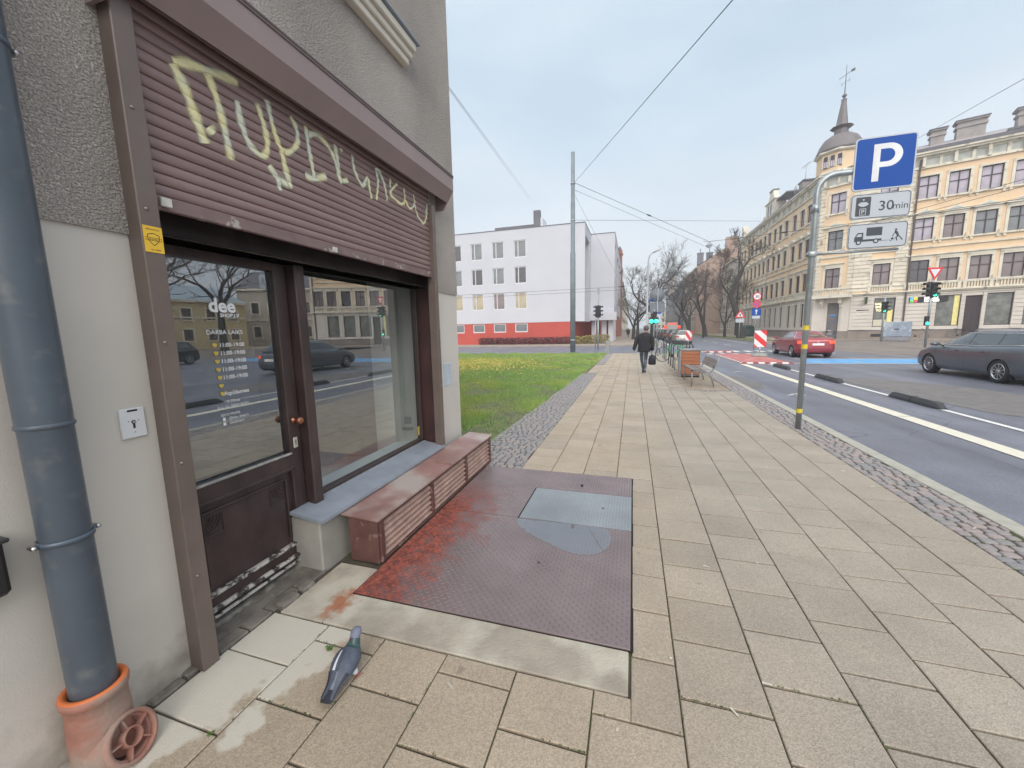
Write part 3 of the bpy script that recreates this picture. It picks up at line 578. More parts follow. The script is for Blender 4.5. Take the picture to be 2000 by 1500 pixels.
def fan(g, cy, cz, sy):                                                       # carved corner ornament
    for r_ in (.03, .05, .07, .09): g.tube([(-2.283, cy+sy*r_*math.cos(t), cz-r_*math.sin(t)) for t in [k*math.pi/2/7 for k in range(8)]], .005, 6)
    g.tube([(-2.283, cy+sy*.1, cz-.11), (-2.283, cy-sy*.005, cz-.11)], .005, 6); g.tube([(-2.283, cy+sy*.1, cz-.11), (-2.283, cy+sy*.1, cz)], .005, 6)
fan(g, y0+.165, .63, 1); fan(g, y1-.17, .63, -1)
door = obj('door', g, shop, True)
g = MB().use(M_worn); g.bbox(-2.285, -2.248, y0+.085, y1-.09, .175, .196, .005); g.bbox(-2.262, -2.232, y0, y1, .095, .118, .006); g.bbox(-2.262, -2.24, y0, y1, .05, .068, .005); g.box(-2.262, -2.257, 1.60, 1.606, .04, .095); obj('weatherboard', g, door)
g = MB().use(mat('silvered glazing bead', (.36, .35, .33), rough=.5, var=.3, vs=20)); g.bbox(-2.268, -2.25, y0+.09, y1-.095, .828, .842, .003); obj('glazing_bead', g, door)
g = MB().use(M_shopglass); g.quad((-2.3, y0+.085, .83), (-2.3, y1-.09, .83), (-2.3, y1-.09, 2.075), (-2.3, y0+.085, 2.075)); obj('door_glass', g, door, fixn=False)
PT = lambda y, z: (lambda u, v, d: (-2.2955, y+u, z+v))
def letter(*a, m=None, **k): g = MB().use(m or M_wh); g.text(*a, **k); obj('lettering', g, door, fixn=False)
letter('dee', .108, PT(1.725, 1.795), bold=.0035); letter('SHOP.LV', .030, PT(1.765, 1.765), bold=.0008); letter('DARBA LAIKS', .036, PT(1.725, 1.665))
for k in range(5): letter('11:00-19:00', .033, PT(1.758, 1.592-.0475*k), bold=.0004)
letter('Atpūšamies', .033, PT(1.755, 1.592-.0475*6), bold=.0004); letter('IK DShop', .021, PT(1.725, 1.262)); letter('Reģ. Nr. 50002183391', .021, PT(1.725, 1.232))
letter('SEKO MUMS', .022, PT(1.70, 1.185)); letter('@dee_shop.lv', .022, PT(1.75, 1.160)); letter('deeshop.lv', .022, PT(1.735, 1.133))
for z in (1.160, 1.133): g = MB().use(M_wh); g.quad(*[(-2.2955, 1.65+u, z+v) for u, v in ((0, -.003), (.016, -.003), (.016, .016), (0, .016))]); obj('social_icon', g, door, fixn=False)
for k in range(7):
    g = MB().use(M_gold); cy, cz = 1.655+.002*k, 1.603-.0475*k; g.quad(*[(-2.2955, cy+u, cz+v) for u, v in ((-.016, .004), (-.010, .011), (.010, .011), (.016, .004), (.004, -.012), (-.004, -.012))]); obj('gold_diamond', g, door, fixn=False)
g = MB().use(mat('copper knob', (.33, .14, .08), rough=.25, metal=.7, var=.2, vs=20), True); g.lathe([(.024, 0), (.024, .006), (.010, .010), (.010, .035), (.022, .042), (.027, .055), (.024, .068), (.012, .075)], 20, (-2.262, 2.112, 1.06), 'x'); obj('door_knob', g, door)
g = MB().use(mat('lock plate', (.62, .60, .52), rough=.4, metal=.4)); g.bbox(-2.262, -2.256, 2.088, 2.125, .865, .94, .003); g.use(M_black); g.lathe([(.0055, 0), (.0055, .0015)], 10, (-2.2565, 2.106, .912), 'x'); g.box(-2.2565, -2.255, 2.1035, 2.1085, .885, .912); obj('lock_plate', g, door)
# display window
g = MB().use(M_wood)
for q in ((-2.33, -2.265, 2.252, 2.275, .40, 2.16), (-2.33, -2.265, 3.835, 3.872, .40, 2.16), (-2.33, -2.262, 2.275, 3.835, .395, .455)): g.bbox(*q, b=.004)
g.use(M_worn); g.bbox(-2.262, -2.235, 2.26, 3.86, .40, .43, .006)
win = obj('display_window', g, shop, True)
g = MB().use(M_shopglass); g.quad((-2.3, 2.27, .45), (-2.3, 3.84, .45), (-2.3, 3.84, 2.17), (-2.3, 2.27, 2.17)); obj('window_glass', g, win, fixn=False)
g = MB().use(M_gold); g.box(-2.294, -2.2965, 3.79, 3.825, .50, .60); obj('alarm_sticker', g, win)
g = MB().use(M_sill); g.add([(-2.26, 2.0, .41), (-1.985, 2.0, .375), (-1.985, 3.84, .375), (-2.26, 3.84, .41), (-2.26, 2.0, .432), (-1.985, 2.0, .397), (-1.985, 3.84, .397), (-2.26, 3.84, .432)], [(0,3,2,1),(4,5,6,7),(0,1,5,4),(1,2,6,5),(2,3,7,6),(3,0,4,7)]); obj('window_sill', g, win)
g = MB().use(mat('grey plinth plaster', (.36, .345, .31), rough=.85, var=.12, vs=6, bump=.2, bs=60)); g.bbox(-2.34, -2.04, 2.03, 3.87, -.05, .376, .01); obj('window_plinth', g, shop, True)
# roller shutter
sh_g = MB().use(M_boxm)
# hollow box: lid, front and chamfered lip as a thin shell, open below behind the lip, closed by two end plates
sec_o = [(-2.09, 3.315), (-1.87, 3.285), (-1.87, 3.145), (-1.945, 3.03)]; sec_i = [(-2.09, 3.305), (-1.877, 3.277), (-1.877, 3.148), (-1.951, 3.036)]
for q in range(3):
    pl_ = [sec_o[q], sec_o[q+1], sec_i[q+1], sec_i[q]]; sh_g.prism(pl_[::-1], 1.175, 4.045, lambda u, v, a: (u, a, v))
prof = [(-2.09, 3.316), (-1.869, 3.286), (-1.869, 3.145), (-1.945, 3.029), (-1.99, 2.955), (-2.09, 2.955)]
for a, b in ((1.16, 1.175), (4.045, 4.06)): sh_g.prism(prof[::-1], a, b, lambda u, v, q: (u, q, v))

shut = obj('roller_shutter', sh_g, shop, True)
g = MB().use(mat('shutter box lid edge', (.12, .085, .08), rough=.5)); g.bbox(-2.09, -1.862, 1.155, 4.066, 3.287, 3.30, .002); g.bbox(-1.872, -1.864, 1.155, 4.066, 3.27, 3.287, .002); obj('lid_edge', g, shut)
def sx(z):
    p = ((z-2.285) % .05)/.05
    return -2.052+.0075*math.sin(math.pi*min(1, max(0, (p-.08)/.92)))**.6 if p > .08 else -2.060
g = MB().use(M_slat, True); zs = []; z = 2.285
while z < 3.24:
    for p in (0, .03, .079, .081, .2, .4, .6, .8, .93, .999): zs.append(z+.05*p)
    z += .05
rings = [[(sx(z), y, z) for z in zs] for y in (1.25, 1.9, 2.6, 3.3, 3.83)]; g.loft(rings, cap=False, closed=False)
obj('slats', g, shut, fixn=False)
g = MB().use(mat('shutter bottom bar', (.20, .135, .13), rough=.5, var=.15, vs=9, col2=(.42, .38, .34), c2s=16, c2lo=.62, c2hi=.68)); g.bbox(-2.062, -2.034, 1.27, 3.82, 2.222, 2.285, .005)
obj('bottom_bar', g, shut)
g = MB().use(mat('shutter stop white', (.55, .54, .5), rough=.5, var=.15, vs=30)); g.bbox(-2.034, -2.018, 1.30, 1.345, 2.235, 2.275, .003); obj('stop_bracket', g, shut); g = MB().use(MATS['shutter stop white']); g.bbox(-2.034, -2.02, 2.36, 2.40, 2.225, 2.262, .003); obj('stop_bracket', g, shut)
for (a, b) in ((1.195, 1.275), (3.805, 3.868)):
    g = MB().use(M_brown); g.bbox(-2.09, -2.0, a, b, .0, 2.954 if a > 3 else 3.02, .004); gr = obj('guide_rail', g, shut)
    for z in (.5, 1.07, 1.63, 2.2, 2.6): g = MB().use(mat('rail screw', (.3, .26, .24), rough=.35, metal=.8), True); g.lathe([(.008, 0), (.008, .002), (.004, .005)], 10, (-2.0, a+.03, z), 'x'); obj('screw', g, gr)
# sprayed lettering on the shutter
def spray_mat():
    m = bpy.data.materials.new('spray paint'); m.use_nodes = True; t = m.node_tree; N = t.nodes; K = t.links.new; b = N['Principled BSDF']; b.inputs['Roughness'].default_value = .6
    at = N.new('ShaderNodeAttribute'); at.attribute_name = 'edge'; n = N.new('ShaderNodeTexNoise'); n.inputs['Scale'].default_value = 90; tx = N.new('ShaderNodeTexCoord'); K(tx.outputs['Object'], n.inputs['Vector'])
    r = N.new('ShaderNodeMapRange'); r.inputs[1].default_value = .3; r.inputs[2].default_value = .7; r.inputs[3].default_value = 1.1; r.inputs[4].default_value = 1.6; K(n.outputs['Fac'], r.inputs[0])
    mu = N.new('ShaderNodeMath'); mu.operation = 'MULTIPLY'; K(at.outputs['Fac'], mu.inputs[0]); K(r.outputs[0], mu.inputs[1]); K(mu.outputs[0], b.inputs['Alpha'])
    n2 = N.new('ShaderNodeTexNoise'); n2.inputs['Scale'].default_value = 7; K(tx.outputs['Object'], n2.inputs['Vector']); cr = N.new('ShaderNodeValToRGB'); cr.color_ramp.elements[0].color = (.62, .64, .52, 1); cr.color_ramp.elements[1].color = (.74, .68, .38, 1); cr.color_ramp.elements[0].position = .42; cr.color_ramp.elements[1].position = .62
    K(n2.outputs['Fac'], cr.inputs[0]); K(cr.outputs[0], b.inputs['Base Color']); return m
strokes = [
 ([(1.44,2.91),(1.52,2.94),(1.68,2.98),(1.77,2.99)], .022), ([(1.44,2.90),(1.48,2.82),(1.51,2.73),(1.54,2.63),(1.55,2.60)], .026), ([(1.60,2.95),(1.64,2.83),(1.66,2.71),(1.68,2.57)], .022), ([(1.575,2.69),(1.60,2.665)], .03),
 ([(1.75,2.90),(1.76,2.79),(1.80,2.70),(1.87,2.67),(1.91,2.72),(1.91,2.82),(1.87,2.95)], .02), ([(1.94,3.0),(1.97,2.85),(2.01,2.765),(2.07,2.77),(2.14,2.85),(2.14,2.94),(2.10,2.99)], .018), ([(2.01,2.76),(2.03,2.65),(2.06,2.55)], .022), ([(1.91,2.635),(1.97,2.58),(2.05,2.57)], .022), ([(1.965,2.58),(1.975,2.51)], .02),
 ([(2.22,2.99),(2.23,2.88),(2.25,2.75),(2.26,2.68)], .018), ([(2.22,2.93),(2.31,2.975),(2.40,2.95),(2.47,2.88),(2.50,2.78),(2.53,2.735)], .02), ([(2.18,2.675),(2.26,2.68),(2.38,2.74)], .022), ([(2.48,2.99),(2.50,2.87),(2.51,2.76),(2.60,2.785)], .02), ([(2.54,2.985),(2.55,2.96)], .02),
 ([(2.66,2.99),(2.68,2.88),(2.76,2.80),(2.83,2.88),(2.85,2.80),(2.87,2.73)], .017), ([(2.93,2.74),(2.97,2.90),(2.95,2.985),(3.03,2.98)], .016), ([(2.98,2.985),(3.05,2.92),(3.09,2.77)], .016), ([(3.15,2.99),(3.14,2.90)], .014), ([(3.26,2.98),(3.14,2.865),(3.22,2.83),(3.31,2.82),(3.37,2.87),(3.36,2.98)], .016),
 ([(3.36,2.89),(3.45,2.82),(3.54,2.89),(3.52,2.98)], .014), ([(3.54,2.89),(3.58,2.80),(3.64,2.76),(3.71,2.75),(3.77,2.85),(3.79,2.96)], .014), ([(3.75,2.85),(3.80,2.96)], .012)]
def crom(P, k=14):
    P = [P[0]]+P+[P[-1]]; o = []
    for i in range(1, len(P)-2):
        p0, p1, p2, p3 = (Vector(p) for p in P[i-1:i+3])
        for j in range(k):
            t = j/k; o.append(.5*((2*p1)+(p2-p0)*t+(2*p0-5*p1+4*p2-p3)*t*t+(3*p1-p0-3*p2+p3)*t**3))
    o.append(Vector(P[-2])); return o
g = MB().use(spray_mat()); edge = []
for pts, wd in strokes:
    c_ = crom(pts, 44); rings = []; wd *= 1.4
    for i, p in enumerate(c_):
        d = (c_[min(i+1, len(c_)-1)]-c_[max(i-1, 0)]).normalized(); n_ = Vector((-d.y, d.x)); e = min(1, i/6+.2, (len(c_)-1-i)/12+.15)
        w_ = wd*(.95+.15*math.sin(i*.11+pts[0][0]*20)); rr = []
        for k_ in range(-4, 5):
            q = p+n_*w_*k_/4; rr.append((max(sx(q.y), sx(q.y+.003), sx(q.y-.003))+.0022, q.x, q.y)); edge.append(e*max(0, 1-abs(k_/4)**1.15))
        rings.append(rr)
    g.loft(rings, cap=False, closed=False)
gf = obj('graffiti', g, shut, fixn=False, label='yellow and white sprayed letters')
at = gf.data.attributes.new('edge', 'FLOAT', 'POINT'); at.data.foreach_set('value', edge)
# small fittings on the wall
g = MB().use(mat('white steel plate', (.66, .68, .70), rough=.35, var=.05)); g.bbox(-2.09, -2.078, 1.065, 1.155, 1.22, 1.35, .003); ks = obj('key_switch', g, shop, True)
g = MB().use(M_black); g.bbox(-2.0785, -2.0772, 1.092, 1.129, 1.336, 1.344, .0003)
for (y, z, r_) in ((1.11, 1.29, .0085), (1.092, 1.295, .002), (1.128, 1.295, .002), (1.11, 1.245, .002)): g.lathe([(r_, 0), (r_, .0012)], 12, (-2.078, y, z), 'x')
g.box(-2.0785, -2.0768, 1.106, 1.114, 1.262, 1.29); g.use(M_steel); g.lathe([(.0055, 0), (.0055, .003)], 12, (-2.0775, 1.11, 1.29), 'x'); obj('keyhole', g, ks)
g = MB().use(mat('yellow sticker', (.80, .50, .04), rough=.5, var=.04)); g.box(-1.9995, -1.9975, 1.20, 1.272, 2.02, 2.13); ys = obj('warning_sticker', g, shop, True)
g = MB().use(M_black); P = lambda u, v, d: (-1.9972, 1.236+u, 2.075+v)
sh_ = [(-.022, .018), (0, .026), (.022, .018), (.021, -.004), (0, -.026), (-.021, -.004)]
for a, b in zip(sh_, sh_[1:]+sh_[:1]): d = Vector((b[0]-a[0], b[1]-a[1])).normalized()*.0014; g.quad(P(a[0]-d.y, a[1]+d.x, 0), P(b[0]-d.y, b[1]+d.x, 0), P(b[0]+d.y, b[1]-d.x, 0), P(a[0]+d.y, a[1]-d.x, 0))
for (u0, u1, v0, v1) in ((-.03, .03, .006, .0075), (-.03, .03, -.006, -.0045), (-.03, -.0285, -.006, .0075), (.0285, .03, -.006, .0075)): g.quad(P(u0, v0, 0), P(u1, v0, 0), P(u1, v1, 0), P(u0, v1, 0))
g.text('APSARDZE', .0105, lambda u, v, d: P(u, v+.038, 0)); g.text('BOMBS', .011, lambda u, v, d: P(u, v-.004, 0)); g.text('tel. 8484', .011, lambda u, v, d: P(u+.004, v-.047, 0)); obj('sticker_print', g, ys, fixn=False)
g = MB().use(mat('pale enamel board', (.55, .62, .68), rough=.4)); g.bbox(-2.09, -2.084, 4.08, 4.28, 1.02, 1.29, .002); db = obj('doorbell_directory', g, shop, True)
g = MB().use(mat('grey strip', (.3, .36, .42), rough=.5))
for k in range(11):
    for j in range(2): g.box(-2.084, -2.0828, 4.09+.098*j, 4.172+.098*j, 1.03+.0235*k, 1.036+.0235*k)
obj('directory_rows', g, db)
# ---------------------------------------------------------------- drainpipe
M_pipe = mat('blue grey plastic coated pipe', (.078, .098, .124), rough=.34, var=.16, vs=3, col2=(.15, .16, .165), c2s=14, c2lo=.56, c2hi=.80, detail=9)
M_clay = mat('dirty clay orange', (.34, .16, .12), rough=.75, var=.25, vs=7, col2=(.30, .24, .20), c2s=4, c2lo=.45, c2hi=.6, bump=.4, bs=50)
dp = thing('drainpipe', 'blue grey round drainpipe on the shop wall ending in a dirty orange clay collar', 'drainpipe', (-1.99, .81, 0))
g = MB().use(M_pipe, True); g.lathe([(.071, 1.36), (.071, 3.2), (.071, 11)], 40, cap=False); g.lathe([(.069, .26), (.069, 1.345), (.0705, 1.35)], 40, cap=False); g.lathe([(.0715, 1.345), (.075, 1.349), (.075, 1.358), (.0715, 1.362)], 40, cap=False); obj('pipe', g, dp)
for z in (.93, 2.60):
    g = MB().use(mat('pipe clamp', (.10, .13, .17), rough=.4, metal=.3), True); g.lathe([(.071, z-.009), (.0755, z-.008), (.0755, z+.008), (.071, z+.009)], 40, cap=False); g.bbox(-.1, -.06, -.012, .012, z-.01, z+.01, .003); cl = obj('clamp', g, dp)
    for s_ in (-1, 1): g = MB().use(M_steel, True); g.tube([(-.014, s_*.086, z), (.012, s_*.086, z), (.017, s_*.086, z)], [.009, .009, .003], 12); obj('bolt', g, cl)
g = MB().use(M_clay, True); g.lathe([(.094, -.06), (.094, .17), (.092, .20), (.090, .22), (.090, .275), (.097, .28), (.100, .30), (.097, .312), (.086, .312)], 40, cap=False); g.use(mat('clean orange plastic', (.62, .17, .05), rough=.45, var=.1), True); g.lathe([(.097, .3125), (.091, .320), (.078, .316), (.074, .308), (.070, .30)], 40, cap=False)
co = obj('collar', g, dp)
# inspection branch with ring cover, pointing to the right
ax = Vector((.72, .22, .30)).normalized(); u_ = Vector((-ax.y, ax.x, 0)).normalized(); v_ = ax.cross(u_)
cb = Vector((.030, -.004, .050))
def ringt(mb, r0, r1, d0, d1, n=32):
    rings = [[cb+ax*d+(u_*math.cos(2*math.pi*j/n)+v_*math.sin(2*math.pi*j/n))*r_ for j in range(n)] for r_, d in ((r0, d0), (r0, d1), (r1, d1), (r1, d0))]
    mb.loft([[tuple(p) for p in r_] for r_ in rings], cap=False)
g = MB().use(M_clay, True); ringt(g, .085, .07, 0, .10); ringt(g, .094, .080, .095, .118); ringt(g, .036, .030, .085, .118); 
g.smooth = False
for k in range(5):
    a = 2*math.pi*k/5+.4; d = u_*math.cos(a)+v_*math.sin(a); p = d.cross(ax)*.003
    g.add([tuple(cb+ax*dd+d*rr+p*s_) for dd in (.09, .116) for rr in (.034, .084) for s_ in (-1, 1)], [(0,1,3,2),(4,6,7,5),(0,2,6,4),(1,5,7,3),(0,4,5,1),(2,3,7,6)])
g.use(mat('dark inside', (.05, .035, .028), rough=.9)); g.quad(*[tuple(cb+ax*.045+(u_*math.cos(2*math.pi*j/24)+v_*math.sin(2*math.pi*j/24))*.08) for j in range(24)])
obj('inspection_cover', g, co)
# dark box on the wall at the picture's left edge
lb = thing('wall_letter_box', 'small black metal box hung on the plaster left of the drainpipe', 'letter box', (-2.09, .60, 0))
g = MB().use(M_black); g.bbox(0, .07, -.18, .075, .79, .98, .012); obj('body', g, lb); g = MB().use(mat('box lid', (.03, .03, .035), rough=.4)); g.bbox(-.001, .082, -.19, .085, .975, .992, .004); obj('lid', g, lb)
# ---------------------------------------------------------------- louvred vent bench
M_ventT = mat('weathered pink brown sheet', (.30, .17, .15), rough=.42, var=.22, vs=4, col2=(.42, .36, .33), c2s=2.2, c2lo=.5, c2hi=.66, bump=.1, bs=60)
M_vent = mat('maroon painted metal', (.125, .06, .052), rough=.55, var=.25, vs=7, col2=(.26, .18, .15), c2s=12, c2lo=.58, c2hi=.68, bump=.15, bs=70)
M_louv = mat('louvre brown', (.40, .26, .21), rough=.6, var=.25, vs=8)
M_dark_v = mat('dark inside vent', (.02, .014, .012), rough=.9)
vb = thing('vent_bench', 'long low maroon metal vent box with louvred front along the shop window plinth', 'vent box', (-1.83, 2.21, 0))
Lv = 2.30
g = MB().use(M_vent); g.bbox(-.125, .118, 0, .02, .0, .335, .004)
for y in (.02, .77, 1.53, 2.26): g.bbox(.10, .134, y, y+.045, .0, .325, .003)
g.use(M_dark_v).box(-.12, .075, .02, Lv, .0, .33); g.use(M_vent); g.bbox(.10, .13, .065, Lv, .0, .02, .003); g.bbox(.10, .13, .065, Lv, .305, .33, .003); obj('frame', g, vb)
g = MB().use(M_ventT); g.add([(-.17, -.02, .352), (.145, -.02, .335), (.145, Lv+.03, .335), (-.17, Lv+.03, .352), (-.17, -.02, .366), (.145, -.02, .349), (.145, Lv+.03, .349), (-.17, Lv+.03, .366)], [(0,3,2,1),(4,5,6,7),(0,1,5,4),(1,2,6,5),(2,3,7,6),(3,0,4,7)]); g.bbox(-.16, .146, 1.16, 1.166, .345, .3685, .0005); obj('lid', g, vb)
for k, (a, b) in enumerate(((.065, .77), (.815, 1.53), (1.575, 2.26))):
    g = MB().use(M_louv)
    for j in range(6):
        z = .030+.047*j; dz = rnd.uniform(-.004, .004) if (j in (3, 5)) else 0
        g.add([(.088, a, z+.030), (.124, a, z+dz), (.124, b, z-dz), (.088, b, z+.030), (.088, a, z+.038), (.124, a, z+.010+dz), (.124, b, z+.010-dz), (.088, b, z+.038)], [(0,3,2,1),(4,5,6,7),(0,1,5,4),(1,2,6,5),(2,3,7,6),(3,0,4,7)])
    obj('louvre_panel', g, vb)
# ---------------------------------------------------------------- chequer plate cellar cover
def plate_mat(name, c, c_red, red):
    m = mat(name, c, rough=.30, metal=0, var=.16, vs=2.5, spec=.6)
    t = m.node_tree; N = t.nodes; K = t.links.new; b = N['Principled BSDF']; src = b.inputs['Base Color'].links[0].from_socket; tx = N.new('ShaderNodeTexCoord')
    if red:
        sx_ = N.new('ShaderNodeSeparateXYZ'); K(tx.outputs['Object'], sx_.inputs[0]); n = N.new('ShaderNodeTexNoise'); n.inputs['Scale'].default_value = 5.5; n.inputs['Detail'].default_value = 10; n.inputs['Roughness'].default_value = .7; K(tx.outputs['Object'], n.inputs['Vector'])
        a = N.new('ShaderNodeMath'); a.operation = 'MULTIPLY_ADD'; a.inputs[1].default_value = -1.35; K(n.outputs['Fac'], a.inputs[0]); K(sx_.outputs[0], a.inputs[2])
        r = N.new('ShaderNodeMapRange'); r.inputs[1].default_value = -.52; r.inputs[2].default_value = -.14; r.inputs[3].default_value = 1; r.inputs[4].default_value = 0; K(a.outputs[0], r.inputs[0])
        ye = N.new('ShaderNodeMapRange'); ye.inputs[1].default_value = 1.3; ye.inputs[2].default_value = 2.0; ye.inputs[3].default_value = 1; ye.inputs[4].default_value = .0; K(sx_.outputs[1], ye.inputs[0])
        mu = N.new('ShaderNodeMath'); mu.operation = 'MULTIPLY'; K(r.outputs[0], mu.inputs[0]); K(ye.outputs[0], mu.inputs[1])
        n2 = N.new('ShaderNodeTexNoise'); n2.inputs['Scale'].default_value = 22; n2.inputs['Detail'].default_value = 9; n2.inputs['Roughness'].default_value = .72; K(tx.outputs['Object'], n2.inputs['Vector'])
        cr = N.new('ShaderNodeValToRGB'); cr.color_ramp.elements[0].color = (.12, .035, .028, 1); cr.color_ramp.elements[1].color = (.44, .11, .07, 1); cr.color_ramp.elements[0].position = .4; cr.color_ramp.elements[1].position = .68; K(n2.outputs['Fac'], cr.inputs[0])
        x = N.new('ShaderNodeMix'); x.data_type = 'RGBA'; K(mu.outputs[0], x.inputs[0]); K(src, x.inputs[6]); K(cr.outputs[0], x.inputs[7]); K(x.outputs[2], b.inputs['Base Color'])
        rr = N.new('ShaderNodeMapRange'); rr.inputs[3].default_value = .27; rr.inputs[4].default_value = .75; K(mu.outputs[0], rr.inputs[0]); K(rr.outputs[0], b.inputs['Roughness'])
    return m
M_plate = plate_mat('wet brown chequer plate', (.205, .16, .162), None, True)
M_plate2 = plate_mat('wet grey chequer plate', (.25, .275, .30), None, False)
cc = thing('cellar_hatch', 'wet red brown chequer plate cellar cover in the pavement beside the vent box', 'cellar cover', (-1.68, 1.9, 0))
def lugs(mb, x0, x1, y0, y1, z, hole=None, p=.026, rot=0):
    c45 = .7071; j = 0; y = y0+p*.7
    while y < y1-p*.5:
        x = x0+p*.7; i = 0
        while x < x1-p*.5:
            if not (hole and hole[0]-.012 < x < hole[1]+.012 and hole[2]-.012 < y < hole[3]+.012):
                s_ = 1 if (i+j) % 2 else -1; ux, uy = c45, c45*s_; vx, vy = -uy, ux; l, w_, h = .0112, .0044, .0036
                pt = lambda a, b, z_: (x+ux*a+vx*b, y+uy*a+vy*b, z_)
                mb.add([pt(-l, 0, z), pt(0, -w_, z), pt(l, 0, z), pt(0, w_, z), pt(-l*.45, 0, z+h), pt(l*.45, 0, z+h)], [(0,1,5,4),(1,2,5),(2,3,4,5),(3,0,4)])
            x += p; i += 1
        y += p; j += 1
zt = .008
g = MB().use(M_plate); g.bbox(0, 1.70, 0, 1.235, -.01, zt, .002); lugs(g, 0, 1.70, 0, 1.235, zt); obj('front_plate', g, cc)
g = MB().use(M_plate); g.box(0, .735, 1.243, 2.43, -.01, zt); g.box(.735, 1.70, 1.925, 2.43, -.01, zt); lugs(g, 0, 1.70, 1.243, 2.43, zt, (.735, 1.70, 1.243, 1.925)); obj('rear_plate', g, cc, fixn=False)
g = MB().use(M_plate2); g.bbox(.748, 1.70, 1.247, 1.915, -.01, zt+.002, .002); lugs(g, .748, 1.70, 1.247, 1.915, zt+.002); hp = obj('small_flap', g, cc, label='pale grey chequer flap')
for pr, ct in (([(.012, 0), (.012, .001)], (1.45, 1.6, .0108)), ([(.010, 0), (.010, .001)], (1.07, .62, .0088)), ([(.014, 0), (.014, .012), (.006, .016)], (1.2, 2.08, .008))): g = MB().use(M_black); g.lathe(pr, 12, ct); obj('lifting_hole', g, cc)
g = MB().use(mat('dark gap', (.015, .013, .012), rough=.9)); g.quad((-.008, -.008, .0), (1.716, -.008, .0), (1.716, 2.44, .0), (-.008, 2.44, .0)); obj('hatch_frame', g, cc)
# rain puddle lying on the front plate
def water_mat():
    m = bpy.data.materials.new('rain water'); m.use_nodes = True; b = m.node_tree.nodes['Principled BSDF']; b.inputs['Base Color'].default_value = (.10, .09, .09, 1); b.inputs['Roughness'].default_value = .02; b.inputs['IOR'].default_value = 1.45; b.inputs['Specular IOR Level'].default_value = .7
    b.inputs['Coat Weight'].default_value = .6; b.inputs['Coat Roughness'].default_value = .01
    return m
def puddle(name, pts, z):
    c_ = [p+Vector((rnd.gauss(0, .006), rnd.gauss(0, .006))) for p in crom([Vector(p) for p in pts]+[Vector(pts[0])], 14)[:-1]]; g = MB().use(glass('rain water film', tint=(.80, .80, .80), ior=2.9))
    c_ = c_ if sum(a.x*b.y-b.x*a.y for a, b in zip(c_, c_[1:]+c_[:1])) > 0 else c_[::-1]; g.quad(*[(p.x, p.y, z) for p in c_]); o = obj(name, g, fixn=False); o['kind'] = 'structure'; return o
puddle('water_puddle', [(-.95, 3.10), (-.6, 3.125), (-.2, 3.12), (-.13, 2.95), (-.18, 2.78), (-.30, 2.70), (-.46, 2.72), (-.66, 2.82), (-.86, 2.96)], zt+.0034)
# ================================================================== vehicles
M_tyre = mat('tyre rubber', (.018, .018, .02), rough=.85)
M_rim = mat('alloy rim', (.50, .51, .53), rough=.3, metal=.9)
M_dark = mat('dark plastic', (.02, .02, .022), rough=.6)
M_chrome = mat('chrome strip', (.85, .86, .88), rough=.3, metal=.5)
M_carglass = mat('car window glass', (.03, .038, .042), rough=.04, spec=1.0, coat=1)
M_tail = mat('lit tail lamp', (.95, .08, .03), rough=.2, emit=.8)
M_tail2 = mat('tail lamp', (.45, .02, .02), rough=.2, coat=1)
M_lamp = mat('headlamp', (.7, .72, .74), rough=.1, coat=1)
M_plateW = mat('number plate', (.75, .75, .72), rough=.4)
def smooth_keys(keys, n):
    """catmull-rom over tuples"""
    K_ = [keys[0]]+keys+[keys[-1]]; o = []
    for i in range(1, len(K_)-2):
        for j in range(n):
            t = j/n; o.append(tuple(.5*((2*b)+(c-a)*t+(2*a-5*b+4*c-d)*t*t+(3*b-a-3*c+d)*t**3) for a, b, c, d in zip(K_[i-1], K_[i], K_[i+1], K_[i+2])))
    o.append(keys[-1]); return o
def ip(tab, x):
    if x <= tab[0][0]: return tab[0][1]
    for (a, b), (c, d) in zip(tab, tab[1:]):
        if x <= c: t = (x-a)/(c-a); t = t*t*(3-2*t); return b+(d-b)*t
    return tab[-1][1]
